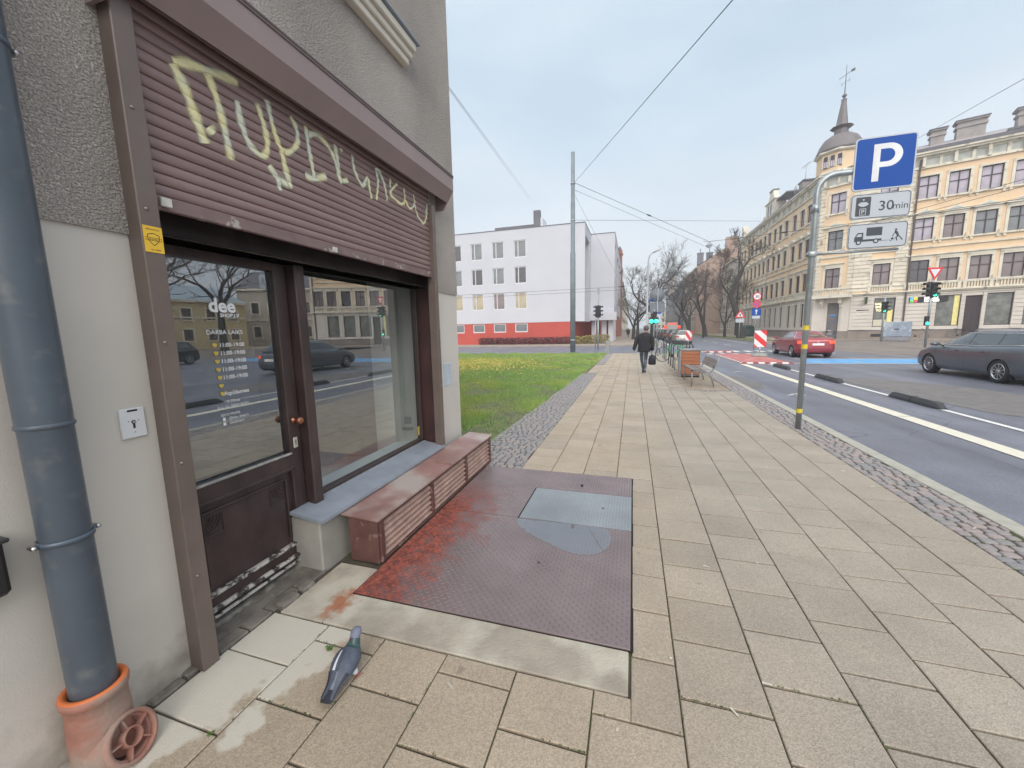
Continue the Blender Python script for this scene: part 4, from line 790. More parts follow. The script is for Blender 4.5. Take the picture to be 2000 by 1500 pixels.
def make_car(name, label, paint, Lc=4.6, W=1.8, H=1.42, kind='sedan', wb=2.7, fo=.93, lit=True, group=None, detail=True):
    root = thing(name, label, 'car', (0, 0, 0), 0, group); P = paint; hl = Lc/2; hw = W/2; N = 72
    yf = hl-fo; yr = yf-wb                                     # axle positions
    if kind == 'sedan': cowl, rfF, rfR, rwB, deck = hl-1.15, hl-1.95, -hl+1.35, -hl+.55, 1.02
    elif kind == 'wagon': cowl, rfF, rfR, rwB, deck = hl-.95, hl-1.85, -hl+.55, -hl+.12, 1.0
    else: cowl, rfF, rfR, rwB, deck = hl-.95, hl-1.6, -hl+.45, -hl+.10, .98
    belt = lambda y: ip([(-hl, deck-.04), (-hl+.6, deck-.01), (0, .93), (cowl, .92), (hl-.5, .80), (hl, .66)], y)
    # rings: (front y, rear y, half width, z mode, z value, exponent)
    keys = [(hl-.14, -hl+.20, hw-.10, 0, .20, 7), (hl-.03, -hl+.05, hw-.03, 0, .30, 7), (hl, -hl+.0, hw-.01, 0, .46, 7), (hl-.01, -hl+.02, hw, .45, .0, 6.5), (hl-.07, -hl+.05, hw-.015, .9, .0, 6.5), (hl-.15, -hl+.10, hw-.05, 1, .01, 6.5), (hl-.35, -hl+.19, hw-.12, 1, .045, 6.5),
            (cowl, rwB, hw-.155, 1, .06, 6), (rfF, rfR, hw-.36, -1, H-.05, 5), (rfF-.12, rfR+.12, hw-.44, -1, H-.012, 3.6), (rfF-.45, rfR+.4, hw-.62, -1, H, 3.0)]
    def ring(k, n=N):
        f, r_, w_, m, v, e = k; c = (f+r_)/2; a = (f-r_)/2; o = []
        for j in range(n):
            t = 2*math.pi*j/n; co, si = math.cos(t), math.sin(t); y = c+a*math.copysign(abs(co)**(2/e), co); x = w_*math.copysign(abs(si)**(2/e), si)
            if m < 0: z = v-.05*(abs(co)**4 if co > 0 else .7*abs(co)**4)*(1 if v < H-.03 else .4)
            elif m == 0: z = v
            elif m == 1: z = belt(y)+v
            else: z = .46+m*(belt(y)-.46)
            o.append((x, y, z))
        return o
    g = MB().use(P, True); rings = []
    for a, b in zip(keys, keys[1:]):
        n = 3 if a is not keys[7] else 5
        for j in range(n):
            ra, rb = ring(a), ring(b); t = j/n; rings.append([tuple(p+(q-p)*t for p, q in zip(u, v)) for u, v in zip(ra, rb)])
    rings.append(ring(keys[-1])); g.loft(rings); g.use(M_dark)
    body = obj('body', g, root)
    cut = MB().use(P); cut.use(M_dark)
    for y in (yf, yr):
        for s_ in (-1, 1): cut.lathe([(.355, s_*(hw-.26)), (.355, s_*(hw+.2))], 28, (0, y, .33), 'x')
    co = obj('cutter', cut); co.data.materials.clear(); co.data.materials.append(P); co.data.materials.append(M_dark)
    for p in co.data.polygons: p.material_index = 1
    m = body.modifiers.new('b', 'BOOLEAN'); m.operation = 'DIFFERENCE'; m.object = co; m.solver = 'EXACT'; mod_apply(body); bpy.data.objects.remove(co)
    for p in body.data.polygons: p.use_smooth = True
    try: body.data.set_sharp_from_angle(angle=R(38))
    except Exception: pass
    # greenhouse glass: patches on the surface between rings 7 and 8
    def SG(t, a):
        ka, kb = keys[7], keys[8]; n = 720; pa = ring_at(ka, a); pb = ring_at(kb, a); p = Vector(pa).lerp(Vector(pb), t); return p
    def ring_at(k, a):
        f, r_, w_, mm, v, e = k; c = (f+r_)/2; h = (f-r_)/2; co_, si = math.cos(a), math.sin(a); y = c+h*math.copysign(abs(co_)**(2/e), co_); x = w_*math.copysign(abs(si)**(2/e), si)
        z = v-.05*(abs(co_)**4 if co_ > 0 else .7*abs(co_)**4) if mm < 0 else belt(y)+v
        return (x, y, z)
    def ang_for_y(k, y, s_):
        f, r_, w_, mm, v, e = k; c = (f+r_)/2; h = (f-r_)/2; q = max(-1, min(1, (y-c)/h)); co_ = math.copysign(abs(q)**(e/2), q); return math.acos(co_)*s_
    def ang_for_x(k, x, front):
        f, r_, w_, mm, v, e = k; q = max(-1, min(1, x/w_)); si = math.copysign(abs(q)**(e/2), q); a = math.asin(si); return a if front else math.pi-a
    def patch(mb, fn, nu=8, nv=4, off=.006):
        vs = []; 
        for i in range(nu+1):
            for j in range(nv+1):
                p = fn(i/nu, j/nv); d1 = fn(min(1, i/nu+.02), j/nv)-fn(max(0, i/nu-.02), j/nv); d2 = fn(i/nu, min(1, j/nv+.02))-fn(i/nu, max(0, j/nv-.02)); n_ = d1.cross(d2)
                n_ = n_.normalized() if n_.length > 1e-9 else Vector((0, 0, 1))
                if n_.dot(p-Vector((0, 0, .7))) < 0: n_ = -n_
                vs.append(tuple(p+n_*off))
        fs = [(i*(nv+1)+j, (i+1)*(nv+1)+j, (i+1)*(nv+1)+j+1, i*(nv+1)+j+1) for i in range(nu) for j in range(nv)]
        mb.add(vs, fs)
    def side_pt(s_, ya, yb, yta, ytb, t0, t1):
        def fn(u, v):
            t = t0+(t1-t0)*v; y = (ya+(yb-ya)*u)*(1-v)+(yta+(ytb-yta)*u)*v
            a, b, tt = keys[7], keys[8], t; k = tuple(p+(q-p)*tt for p, q in zip(a[:3], b[:3])); e = a[5]+(b[5]-a[5])*tt; q = (y-(k[0]+k[1])/2)/((k[0]-k[1])/2); q = max(-.999, min(.999, q))
            x = k[2]*(1-abs(q)**e)**(1/e); pz = belt(y)+a[4]; z = pz+(b[4]-pz)*tt
            return Vector((s_*x, y, z))
        return fn
    bp = -.05 if kind != 'hatch' else .0
    for s_ in (-1, 1):
        if kind == 'sedan': segs = [(cowl-.28, bp+.04, rfF-.06, bp+.04), (bp-.04, rwB+.62, bp-.04, rfR+.02)]
        elif kind == 'wagon': segs = [(cowl-.28, bp+.14, rfF-.06, bp+.14), (bp+.07, yr+.34, bp+.07, yr+.36), (yr+.28, rwB+.55, yr+.30, rfR+.32)]
        else: segs = [(cowl-.25, bp+.04, rfF-.06, bp+.04), (bp-.04, rwB+.5, bp-.04, rfR+.3)]
        for sg in segs:
            g = MB().use(M_carglass, True); patch(g, side_pt(s_, *sg, .10, .90)); obj('side_window', g, body)
        if detail:
            g = MB().use(M_chrome if kind != 'hatch' else M_dark, True)
            fa, fb = side_pt(s_, cowl-.22, rwB+.5, rfF, rfR+.1, .05, .05), side_pt(s_, cowl-.22, rwB+.5, rfF, rfR+.1, .95, .95)
            pts = [fa(u/14, 0)+Vector((s_*.008, 0, 0)) for u in range(15)]; pts2 = [side_pt(s_, cowl-.24, rwB+.5, rfF-.02, rfR+.06, .05, .93)(u/16, 1)+Vector((s_*.008, 0, .004)) for u in range(17)]
            g.tube(pts, .008, 5); g.tube([pts[0]]+pts2+[pts[-1]], .008, 5); obj('window_trim', g, body)
            g = MB().use(P, True); mx_ = s_*(hw-.02); my = cowl-.42; mz = belt(my)+.1
            g.loft([[(mx_+s_*(.02+.11*(1+math.cos(t))), my+d, mz+.06*math.sin(t)) for t in [2*math.pi*k/14 for k in range(14)]] for d in (-.04, -.03, .03, .055)]); g.use(M_dark); g.tube([(mx_-s_*.1, my, mz-.06), (mx_+s_*.06, my, mz-.01)], .018, 8); obj('wing_mirror', g, root)
            g = MB().use(M_dark, True)
            for yy in (bp+.22, bp-.72): 
                if True: g.tube([(s_*(hw-.002), yy, .84), (s_*(hw+.018), yy+.03, .845), (s_*(hw+.018), yy+.15, .845), (s_*(hw-.002), yy+.18, .84)], .009, 6)
            obj('door_handle', g, root)
            g = MB().use(M_dark)                                           # door shut lines
            for yy in (cowl-.25, bp, max(yr+.36, bp-1.0)):
                g.quad((s_*(hw+.0025), yy-.004, .30), (s_*(hw+.0025), yy+.004, .30), (s_*(hw-.006), yy+.004, .88), (s_*(hw-.006), yy-.004, .88))
            obj('door_gap', g, body, fixn=False)
    def ends(front, t0, t1, wf):
        def fn(u, v):
            t = t0+(t1-t0)*v; a, b = keys[7], keys[8]; k = tuple(p+(q-p)*t for p, q in zip(a[:3], b[:3])); e = a[5]+(b[5]-a[5])*t; x = k[2]*wf*(2*u-1); 
            y = (k[0]+k[1])/2+(1 if front else -1)*(k[0]-k[1])/2*(1-min(.999, abs(x/k[2]))**e)**(1/e); pz = belt(y)+a[4]; zb = b[4]-.04; return Vector((x, y, pz+(zb-pz)*t))
        return fn
    for nm, fr_, t0, t1 in (('windscreen', True, .06, .93), ('rear_window', False, .08, .90)):
        g = MB().use(M_carglass, True); patch(g, ends(fr_, t0, t1, .86), 12, 6, .008); obj(nm, g, body)
    # body patches (lights, plates) on plan outline at height z
    def edge_pt(front, z, x):
        B_ = belt(hl if front else -hl); tab = [(.2, keys[0]), (.3, keys[1]), (.46, keys[2]), (.46+.45*(B_-.46), keys[3]), (.46+.9*(B_-.46), keys[4]), (B_+.01, keys[5]), (B_+.045, keys[6])]
        for (za, a), (zb, b) in zip(tab, tab[1:]):
            if z <= zb: break
        t = max(0, min(1, (z-za)/(zb-za))); k = tuple(p+(q-p)*t for p, q in zip(a, b)); y = (k[0]+k[1])/2+(1 if front else -1)*(k[0]-k[1])/2*(1-min(.9999, abs(x/k[2]))**k[5])**(1/k[5]); return Vector((x, y, z))
    for s_ in (-1, 1):
        g = MB().use(M_tail if lit else M_tail2, True); zt = deck-.10
        patch(g, lambda u, v: edge_pt(False, zt-.16+.14*v, s_*(hw-.045)*(.56+(.42 if kind == 'wagon' else .40)*u)), 14, 3, .006); obj('tail_light', g, root)
        g = MB().use(M_lamp, True); patch(g, lambda u, v: edge_pt(True, .56+.10*v, s_*(hw-.05)*(.55+.41*u)), 12, 3, .006); obj('headlight', g, root)
    g = MB().use(M_plateW); patch(g, lambda u, v: edge_pt(False, (.66 if kind == 'sedan' else .62)+.11*v, -.26+.52*u), 2, 2, .014); np_ = obj('number_plate', g, root)
    g = MB().use(M_dark); patch(g, lambda u, v: edge_pt(True, .42+.16*v, -.42+.84*u), 6, 2, .004); obj('grille', g, root)
    g = MB().use(M_dark); patch(g, lambda u, v: edge_pt(False, .22+.11*v, -.62+1.24*u), 8, 2, .005); obj('rear_bumper_insert', g, root)
    if kind == 'sedan':
        g = MB().use(M_dark); patch(g, lambda u, v: edge_pt(False, .585+.004*v, (hw-.1)*(2*u-1)), 14, 1, .005); patch(g, lambda u, v: edge_pt(False, .825+.004*v, .5*(2*u-1)), 8, 1, .004); obj('boot_gap', g, body); g = MB().use(M_chrome); g.tube([edge_pt(False, .85, .05*math.cos(t))+Vector((0, -.012, .035*math.sin(t))) for t in [k*math.pi/6 for k in range(13)]], .006, 5); obj('badge', g, root)
    if kind == 'wagon':
        for s_ in (-1, 1): g = MB().use(M_chrome, True); g.tube([(s_*(hw-.40), y, H-.035+.02*math.sin((y-rfR)/(rfF-rfR)*math.pi)+.03) for y in [rfR+.15+(rfF-.3-rfR-.15)*k/8 for k in range(9)]], .014, 6); obj('roof_rail', g, root)
    # wheels
    for y in (yf, yr):
        for s_ in (-1, 1):
            c = (s_*(hw-.125), y, .33); wr = thing('wheel', '', '') if False else None
            g = MB().use(M_tyre, True); g.lathe([(.22, -.10), (.30, -.11), (.325, -.09), (.33, 0), (.325, .09), (.30, .11), (.22, .10)], 36, c, 'x', cap=False); g.use(M_dark); g.lathe([(.215, s_*.02), (.001, s_*.02)], 28, c, 'x', cap=False)
            wh = obj('wheel', g, root)
            g = MB().use(M_rim, True); g.lathe([(.222, s_*.02), (.226, s_*.105), (.212, s_*.108), (.205, s_*.06)], 32, c, 'x', cap=False); g.lathe([(.05, s_*.06), (.05, s_*.095), (.02, s_*.10), (.001, s_*.10)], 16, c, 'x', cap=False); g.smooth = False
            for k in range(10 if kind == 'wagon' else 5):
                nsp = 10 if kind == 'wagon' else 5; a = 2*math.pi*k/nsp+.3; ww = .011 if nsp == 10 else .024
                pa = lambda r_, o_, d: (c[0]+s_*d, c[1]+math.cos(a)*r_-math.sin(a)*o_, c[2]+math.sin(a)*r_+math.cos(a)*o_)
                vs = [pa(.04, -ww, .05), pa(.04, ww, .05), pa(.215, ww*1.3, .05), pa(.215, -ww*1.3, .05), pa(.04, -ww, .095), pa(.04, ww, .095), pa(.215, ww*1.3, .09), pa(.215, -ww*1.3, .09)]
                g.add(vs, [(4,5,6,7),(0,1,5,4),(1,2,6,5),(2,3,7,6),(3,0,4,7)])
            obj('rim', g, wh)
    return root
def paint(nm, c, met=.3): return mat(nm, c, rough=.32, metal=met, var=.05, vs=3, coat=.8, spec=.6)
red = make_car('parked_sedan' if False else 'sedan_car', 'dark red sedan seen from behind on the blue crossing with lit tail lamps', paint('red car paint', (.30, .022, .035)), kind='sedan', Lc=4.6, W=1.82, H=1.40, wb=2.72)
red.location = (9.22, 26.40, -.1)
wag = make_car('estate_car', 'dark grey estate car driving away at the right edge with chrome window trim', paint('graphite car paint', (.10, .115, .135), .5), kind='wagon', Lc=4.78, W=1.84, H=1.46, wb=2.72)
wag.location = (10.72, 15.70, -.1)
hat = make_car('hatchback_car', 'silver hatchback first in the row of cars parked along the left kerb', paint('silver car paint', (.42, .43, .40), .6), kind='hatch', Lc=4.2, W=1.74, H=1.47, wb=2.55, fo=.82, lit=False)
hat.location = (5.05, 46.0, -.1)
dk = make_car('hatchback_car', 'black parked car second in the row behind the silver hatchback', paint('black car paint', (.02, .022, .028), .3), kind='hatch', Lc=4.3, W=1.76, H=1.5, wb=2.6, fo=.85, lit=False)
dk.location = (4.9, 52.2, -.1)
for i, (x, y, lb) in enumerate(((4.75, 58.2, 'black parked car third in the row along the left kerb'), (4.7, 64.4, 'black parked car fourth in the row along the left kerb'), (4.7, 71, 'black parked car fifth in the row along the left kerb'), (4.7, 78, 'black parked car sixth in the row along the left kerb'))):
    dup(dk, (x, y, -.1), 0, lb)
for o in [hat, dk]+[o for o in COL.objects if o.name.startswith('hatchback_car') and o.parent is None]: o['group'] = 'cars parked along the left kerb'
sv = dup(dk, (17.6, 22.3, -.1), R(-10), 'black car mostly hidden behind the grey estate car at the right edge'); sv['group'] = ''
del sv['group']
sv2 = dup(dk, (24.0, 17.0, -.1), R(180), 'black oncoming car mirrored in the shop window'); del sv2['group']
# far box van with red lamps
bx_ = thing('delivery_van', 'white box van with red lit rear far down the street', 'van', (7.6, 88, -.1))
g = MB().use(mat('van white', (.62, .60, .60), rough=.4)); g.bbox(-1.0, 1.0, -2.2, 2.2, .5, 2.7, .06); g.bbox(-.95, .95, 2.2, 3.3, .45, 2.0, .1); obj('body', g, bx_)
for s_ in (-1, 1):
    g = MB().use(M_tail, True); g.lathe([(.34, -2.22), (.34, -2.25)], 12, (s_*1.25, 0, 1.8), 'y'); obj('tail_light', g, bx_)
    for y in (-1.5, 2.4): g = MB().use(M_tyre, True); g.lathe([(.38, -.12), (.38, .12)], 16, (s_*.85, y, .38), 'x'); obj('wheel', g, bx_)
g = MB().use(M_tail); g.bbox(-.8, .8, -2.24, -2.2, 2.35, 2.62, .01); obj('rear_band', g, bx_)
# ================================================================== rubber separators, cushions, marker boards
M_rub = mat('black rubber', (.035, .037, .042), rough=.45, var=.2, vs=6)
def separator():
    r_ = thing('lane_separator', '', 'lane divider', (0, 0, 0)); g = MB().use(M_rub)
    def sec(y, w_, h): return [(-w_, y, 0), (-w_*.9, y, h*.45), (-w_*.55, y, h), (w_*.55, y, h), (w_*.9, y, h*.45), (w_, y, 0)]
    g.loft([sec(-.86, .06, .03), sec(-.70, .11, .12), sec(-.02, .11, .13), sec(-.018, .10, .12), sec(.018, .10, .12), sec(.02, .11, .13), sec(.70, .11, .12), sec(.86, .06, .03)])
    o = obj('body', g, r_); 
    for a, b in ((-.62, -.06), (.06, .62)):
        g = MB().use(mat('rubber reflector strip', (.09, .10, .11), rough=.3)); g.bbox(-.05, .05, a, b, .118, .134, .003); obj('tread_strip', g, r_)
    return r_
sp = separator(); sp.location = (5.98, 10.7, -.096)
sp['label'] = 'nearest and largest looking black rubber lane divider, left of the grey estate car'; sp['group'] = 'rubber dividers along the white lane line'
dup(sp, (5.93, 14.62, -.096), 0, 'middle black rubber lane divider just right of the parking sign pole'); dup(sp, (5.90, 18.62, -.096), 0, 'farthest black rubber lane divider in front of the red rubber platform')
dup(sp, (6.0, 6.8, -.096), 0, 'black rubber lane divider outside the right edge, mirrored in the shop window')
M_redr = mat('red rubber tile', (.46, .15, .14), rough=.7, var=.12, vs=4, col2=(.52, .24, .22), c2s=2)
M_redd = mat('dark red rubber edge', (.24, .05, .045), rough=.6, var=.15)
def platform(name, label, x0, x1, y0, y1):
    r_ = thing(name, label, 'traffic platform', (x0, y0, -.096)); a, b = x1-x0, y1-y0
    g = MB().use(M_redr); g.bbox(.12, a-.12, .12, b-.12, 0, .07, .004); obj('deck', g, r_)
    g = MB().use(M_redd)
    q0 = [(0, 0), (a, 0), (a, b), (0, b)]; q1 = [(.12, .12), (a-.12, .12), (a-.12, b-.12), (.12, b-.12)]
    g.add([(x, y, 0) for x, y in q0]+[(x, y, .075) for x, y in q1]+[(x, y, 0) for x, y in q1], [(0,1,5,4),(1,2,6,5),(2,3,7,6),(3,0,4,7),(4,5,9,8),(5,6,10,9),(6,7,11,10),(7,4,8,11)]); obj('edge_ramp', g, r_, fixn=False)
    sl = .075/.12
    def pt(u, v, side):                                   # v 0..1 up the ramp
        d = .02+.085*v; z = d*sl+.003
        return {'f': (u, d, z), 'b': (u, b-d, z), 'l': (d, u, z), 'r': (a-d, u, z)}[side]
    for side, ln in (('f', a), ('b', a), ('l', b), ('r', b)):
        n = int(ln/.5)
        for k in range(n):
            u0 = .12+(ln-.24)*(k+.25)/n; u1 = .12+(ln-.24)*(k+.78)/n; g = MB().use(M_white); g.quad(pt(u0, 0, side), pt(u1, 0, side), pt(u1, 1, side), pt(u0, 1, side)); obj('reflector', g, r_)
    return r_
platform('rubber_platform', 'large red rubber platform with white edge blocks carrying the striped board', 4.85, 6.98, 20.4, 26.9)
platform('rubber_platform', 'smaller red rubber strip with white edge blocks beyond the large red platform', 4.75, 6.55, 29.2, 30.4)
def marker(name, label, loc, sc=1, tilt=0, rz=0):
    r_ = thing(name, label, 'marker board', loc, rz)
    g = MB().use(mat('concrete foot', (.27, .28, .26), rough=.85, var=.15, vs=6), True); g.lathe([(.40*sc, 0), (.40*sc, .05), (.36*sc, .08), (.28*sc, .15), (.12*sc, .20), (.06*sc, .21)], 28); obj('base', g, r_)
    g = MB().use(M_steel, True); g.tube([(0, 0, .2), (0, 0, .55)], .025, 10); obj('post', g, r_)
    w_, h = .29, .45; zc = .96; ct, st = math.cos(tilt), math.sin(tilt)
    P = lambda u, v, d=0: (u*ct-v*st, d, zc+u*st+v*ct)
    g = MB().use(mat('sign white sheet', (.78, .78, .78), rough=.4)); g.add([P(-w_, -h, -.012), P(w_, -h, -.012), P(w_, h, -.012), P(-w_, h, -.012), P(-w_, -h, .012), P(w_, -h, .012), P(w_, h, .012), P(-w_, h, .012)], [(0,1,2,3),(7,6,5,4),(0,4,5,1),(1,5,6,2),(2,6,7,3),(3,7,4,0)])
    g.use(mat('sign red sheet', (.68, .035, .04), rough=.4))
    # stripes falling to the right, clipped to the board
    def clip(poly, f):
        o = []
        for a, b in zip(poly, poly[1:]+poly[:1]):
            fa, fb = f(a), f(b)
            if fa >= 0: o.append(a)
            if fa*fb < 0: t = fa/(fa-fb); o.append((a[0]+(b[0]-a[0])*t, a[1]+(b[1]-a[1])*t))
        return o
    for c0 in (-.90, -.24, .42):
        poly = [(-w_, -h), (w_, -h), (w_, h), (-w_, h)]; k = .95
        poly = clip(poly, lambda p: (p[1]+k*p[0])-c0); poly = clip(poly, lambda p: (c0+.34)-(p[1]+k*p[0])) if poly else []
        if len(poly) > 2: g.quad(*[P(u, v, -.0135) for u, v in poly])
    obj('board', g, r_, fixn=False)
    return r_
marker('marker_board', 'red and white striped board on a concrete foot standing on the red rubber platform', (6.66, 24.45, -.025))
marker('marker_board', 'tilted red and white striped board in front of the silver hatchback', (4.98, 40.0, -.1), .8, R(-14))
# ================================================================== posts, signs, lights
M_galv = mat('galvanised steel', (.36, .40, .42), rough=.38, metal=.55, var=.12, vs=14)
M_galvd = mat('weathered grey mast', (.20, .24, .27), rough=.6, var=.14, vs=3, bump=.1)
M_sblue = mat('sign blue', (.008, .075, .36), rough=.5, var=.03, spec=.25)
M_swht = mat('sign reflective white', (.46, .51, .56), rough=.4, var=.03)
M_sblk = mat('sign dark grey print', (.035, .045, .06), rough=.4)
M_sred = mat('sign red sheet', (.68, .035, .04), rough=.4)
M_tape = mat('yellow tape', (.72, .58, .04), rough=.5)
def rrect(w_, h, r_, n=5):
    o = []
    for cx, cy, a0 in ((w_-r_, h-r_, 0), (-w_+r_, h-r_, 90), (-w_+r_, -h+r_, 180), (w_-r_, -h+r_, 270)):
        for k in range(n+1): a = R(a0+90*k/n); o.append((cx+r_*math.cos(a), cy+r_*math.sin(a)))
    return o
def face(mb, poly, P, d): mb.quad(*[P(u, v, d) for u, v in poly])
def strokeline(mb, pts, wd, P, d):
    for a, b in zip(pts, pts[1:]):
        v = Vector((b[0]-a[0], b[1]-a[1])); v.normalize(); n_ = (-v.y*wd/2, v.x*wd/2); mb.quad(P(a[0]-n_[0], a[1]-n_[1], d), P(b[0]-n_[0], b[1]-n_[1], d), P(b[0]+n_[0], b[1]+n_[1], d), P(a[0]+n_[0], a[1]+n_[1], d))
def circ(cx, cy, r_, n=24): return [(cx+r_*math.cos(2*math.pi*k/n), cy+r_*math.sin(2*math.pi*k/n)) for k in range(n)]
def panel(mb, poly, P, d0, d1): n = len(poly); mb.add([P(u, v, d0) for u, v in poly]+[P(u, v, d1) for u, v in poly], [tuple(range(n)), tuple(range(2*n-1, n-1, -1))]+[(i, n+i, n+(i+1) % n, (i+1) % n) for i in range(n)])
ps = thing('parking_sign_post', 'galvanised post on the kerb cobbles carrying a blue P sign and two white plates', 'sign post', (2.57, 7.2, 0))
g = MB().use(M_galv, True); r_ = .24
pts = [(0, 0, 0), (0, 0, 3.58)]+[(r_-r_*math.cos(a), .0, 3.58+r_*math.sin(a)) for a in [k*math.pi/2/7 for k in range(1, 8)]]+[(.50, 0, 3.82), (1.05, 0, 3.82)]
g.tube(pts, .040, 16); g.tube([(0, 0, 3.30), (0, 0, 3.42)], .046, 16); g.tube([(-.08, .0, 2.70), (1.05, 0, 2.70)], .018, 8); g.bbox(-.055, .055, -.055, .055, 2.66, 2.74, .008); obj('pole', g, ps)
for z in (1.60, 1.31, .29): g = MB().use(M_tape, True); g.tube([(0, 0, z-.035), (0, 0, z+.035)], .0415, 16, cap=False); obj('tape_band', g, ps)
for z0, poly, nm in ((3.885, rrect(.352, .352, .045), 'parking_sign'), (3.312, rrect(.348, .17, .045), 'disc_time_plate'), (2.90, rrect(.348, .172, .05), 'loading_plate')):
    P = lambda u, v, d, z0=z0: (.762+u, -.055+d*-1, z0+v)
    g = MB().use(M_swht); w_ = max(p[0] for p in poly); h = max(p[1] for p in poly)
    panel(g, poly, P, 0, -.022)
    if nm == 'parking_sign':
        g.use(M_sblue); face(g, rrect(.335, .335, .035), P, .0015); g.use(mat('sign bright white', (.72, .74, .78), rough=.4))
        # letter P: stem and bowl
        sh = lambda u, v: (u, v)
        face(g, [(-.135, -.245), (-.055, -.245), (-.055, .25), (-.135, .25)], P, .003)
        out_ = [(.045+.155*math.cos(a), .095+.155*math.sin(a)) for a in [math.pi/2-k*math.pi/12 for k in range(13)]]; inn = [(.03+.082*math.cos(a), .095+.085*math.sin(a)) for a in [math.pi/2-k*math.pi/12 for k in range(13)]]
        oo = [(-.055, .25)]+out_+[(-.055, -.06)]; ii = [(-.055, .18)]+inn+[(-.055, .01)]
        for a in range(len(oo)-1): face(g, [oo[a], ii[a], ii[a+1], oo[a+1]], P, .003)
    else:
        g.use(M_sblk); a, b = rrect(w_-.006, h-.006, .042), rrect(w_-.014, h-.014, .036)
        for i in range(len(a)): j = (i+1) % len(a); face(g, [a[i], b[i], b[j], a[j]], P, .0015)
        if nm == 'disc_time_plate':
            face(g, rrect(.09, .128, .012) and [(u-.20, v) for u, v in rrect(.088, .13, .012)], P, .0015); g.text('30', .185, lambda u, v, d: P(u+.07, v-.07, .0015), bold=.001); g.text('min', .125, lambda u, v, d: P(u+.235, v-.065, .0015))
            g.use(M_swht); face(g, [(-.265, .03), (-.235, .06), (-.165, .06), (-.135, .03), (-.165, .005), (-.2, -.003), (-.235, .005)], P, .003); face(g, [(-.215, .1), (-.2, .075), (-.185, .1)], P, .003); strokeline(g, [(-.235, -.115), (-.165, -.115), (-.165, -.03), (-.235, -.03), (-.235, -.115)], .008, P, .003); g.text('P', .08, lambda u, v, d: P(u-.2, v-.10, .003), bold=.001)
        else:
            face(g, [(-.13, .0), (.055, .0), (.055, .115), (-.13, .115)], P, .0015); face(g, [(-.27, -.075), (.055, -.075), (.055, -.045), (-.165, -.045), (-.165, .05), (-.235, .05), (-.27, -.02)], P, .0015); face(g, circ(-.215, -.085, .034), P, .002); face(g, circ(-.01, -.075, .034), P, .002)
            strokeline(g, [(.05, -.075), (.13, -.075)], .005, P, .0015); strokeline(g, [(.14, -.07), (.165, -.09), (.235, -.03)], .006, P, .0015); face(g, [(.16, -.055), (.18, -.04), (.195, -.055), (.175, -.075)], P, .0015)
            face(g, circ(.215, .062, .014, 14), P, .0015); face(g, [(.205, .05), (.235, .035), (.255, -.015), (.235, -.03), (.215, .005), (.20, .03)], P, .0015); strokeline(g, [(.24, -.02), (.225, -.055), (.235, -.09)], .013, P, .0015); strokeline(g, [(.245, -.02), (.275, -.05), (.295, -.085)], .013, P, .0015); strokeline(g, [(.215, .035), (.19, .0), (.18, -.03)], .01, P, .0015)
            g.use(M_swht); face(g, [(-.225, .032), (-.185, .032), (-.185, -.005), (-.25, -.005)], P, .003); face(g, circ(-.215, -.085, .018, 16), P, .003); face(g, circ(-.01, -.075, .018, 16), P, .003)
    obj(nm, g, ps, fixn=False)
# tramway mast
mast = thing('trolley_mast', 'tall tapered grey wire mast on the lawn edge', 'mast', (-4.15, 28.6, -.02))
g = MB().use(M_galvd, True); g.lathe([(.19, 0), (.185, 7.0), (.155, 7.05), (.15, 10.4), (.135, 10.45), (.13, 13.65), (.05, 13.68)], 20); obj('pole', g, mast)
for z in (11.63, 9.2, .9): g = MB().use(M_galv, True); g.lathe([(.20 if z < 2 else .165, z-.05), (.20 if z < 2 else .165, z+.05)], 20); obj('clamp_band', g, mast)
bo = thing('concrete_bollard', 'pale square concrete bollard at the far corner of the lawn', 'bollard', (-1.60, 27.3, -.02))
g = MB().use(mat('pale concrete', (.30, .31, .31), rough=.85, var=.15, vs=8, bump=.3)); g.bbox(-.13, .13, -.13, .13, 0, .84, .03); obj('post', g, bo); g = MB().use(M_galv); g.bbox(-.10, .10, -.132, -.128, .60, .72, .001); obj('reflector', g, bo)
lp = thing('street_lamp', 'tall pale street lamp with a drooping head over the far pavement', 'street lamp', (1.15, 36, 0))
g = MB().use(mat('lamp post pale', (.40, .44, .48), rough=.45, metal=.2), True); g.tube([(0, 0, 0), (0, 0, 1.2), (0, 0, 1.25), (0, 0, 7.2), (.03, 0, 7.5), (.14, 0, 7.75), (.3, 0, 7.9)], [.11, .11, .085, .07, .06, .05, .045], 12); obj('pole', g, lp)
g = MB().use(mat('lamp head', (.42, .43, .44), rough=.5), True); g.loft([[(x, w_*math.sin(t)*1.3, 7.9+(x-.3)*.35+h*math.cos(t)) for t in [2*math.pi*k/12 for k in range(12)]] for x, w_, h in ((.28, .04, .04), (.4, .1, .07), (.6, .13, .08), (.8, .11, .06), (.95, .03, .02))]); obj('lamp_head', g, lp)
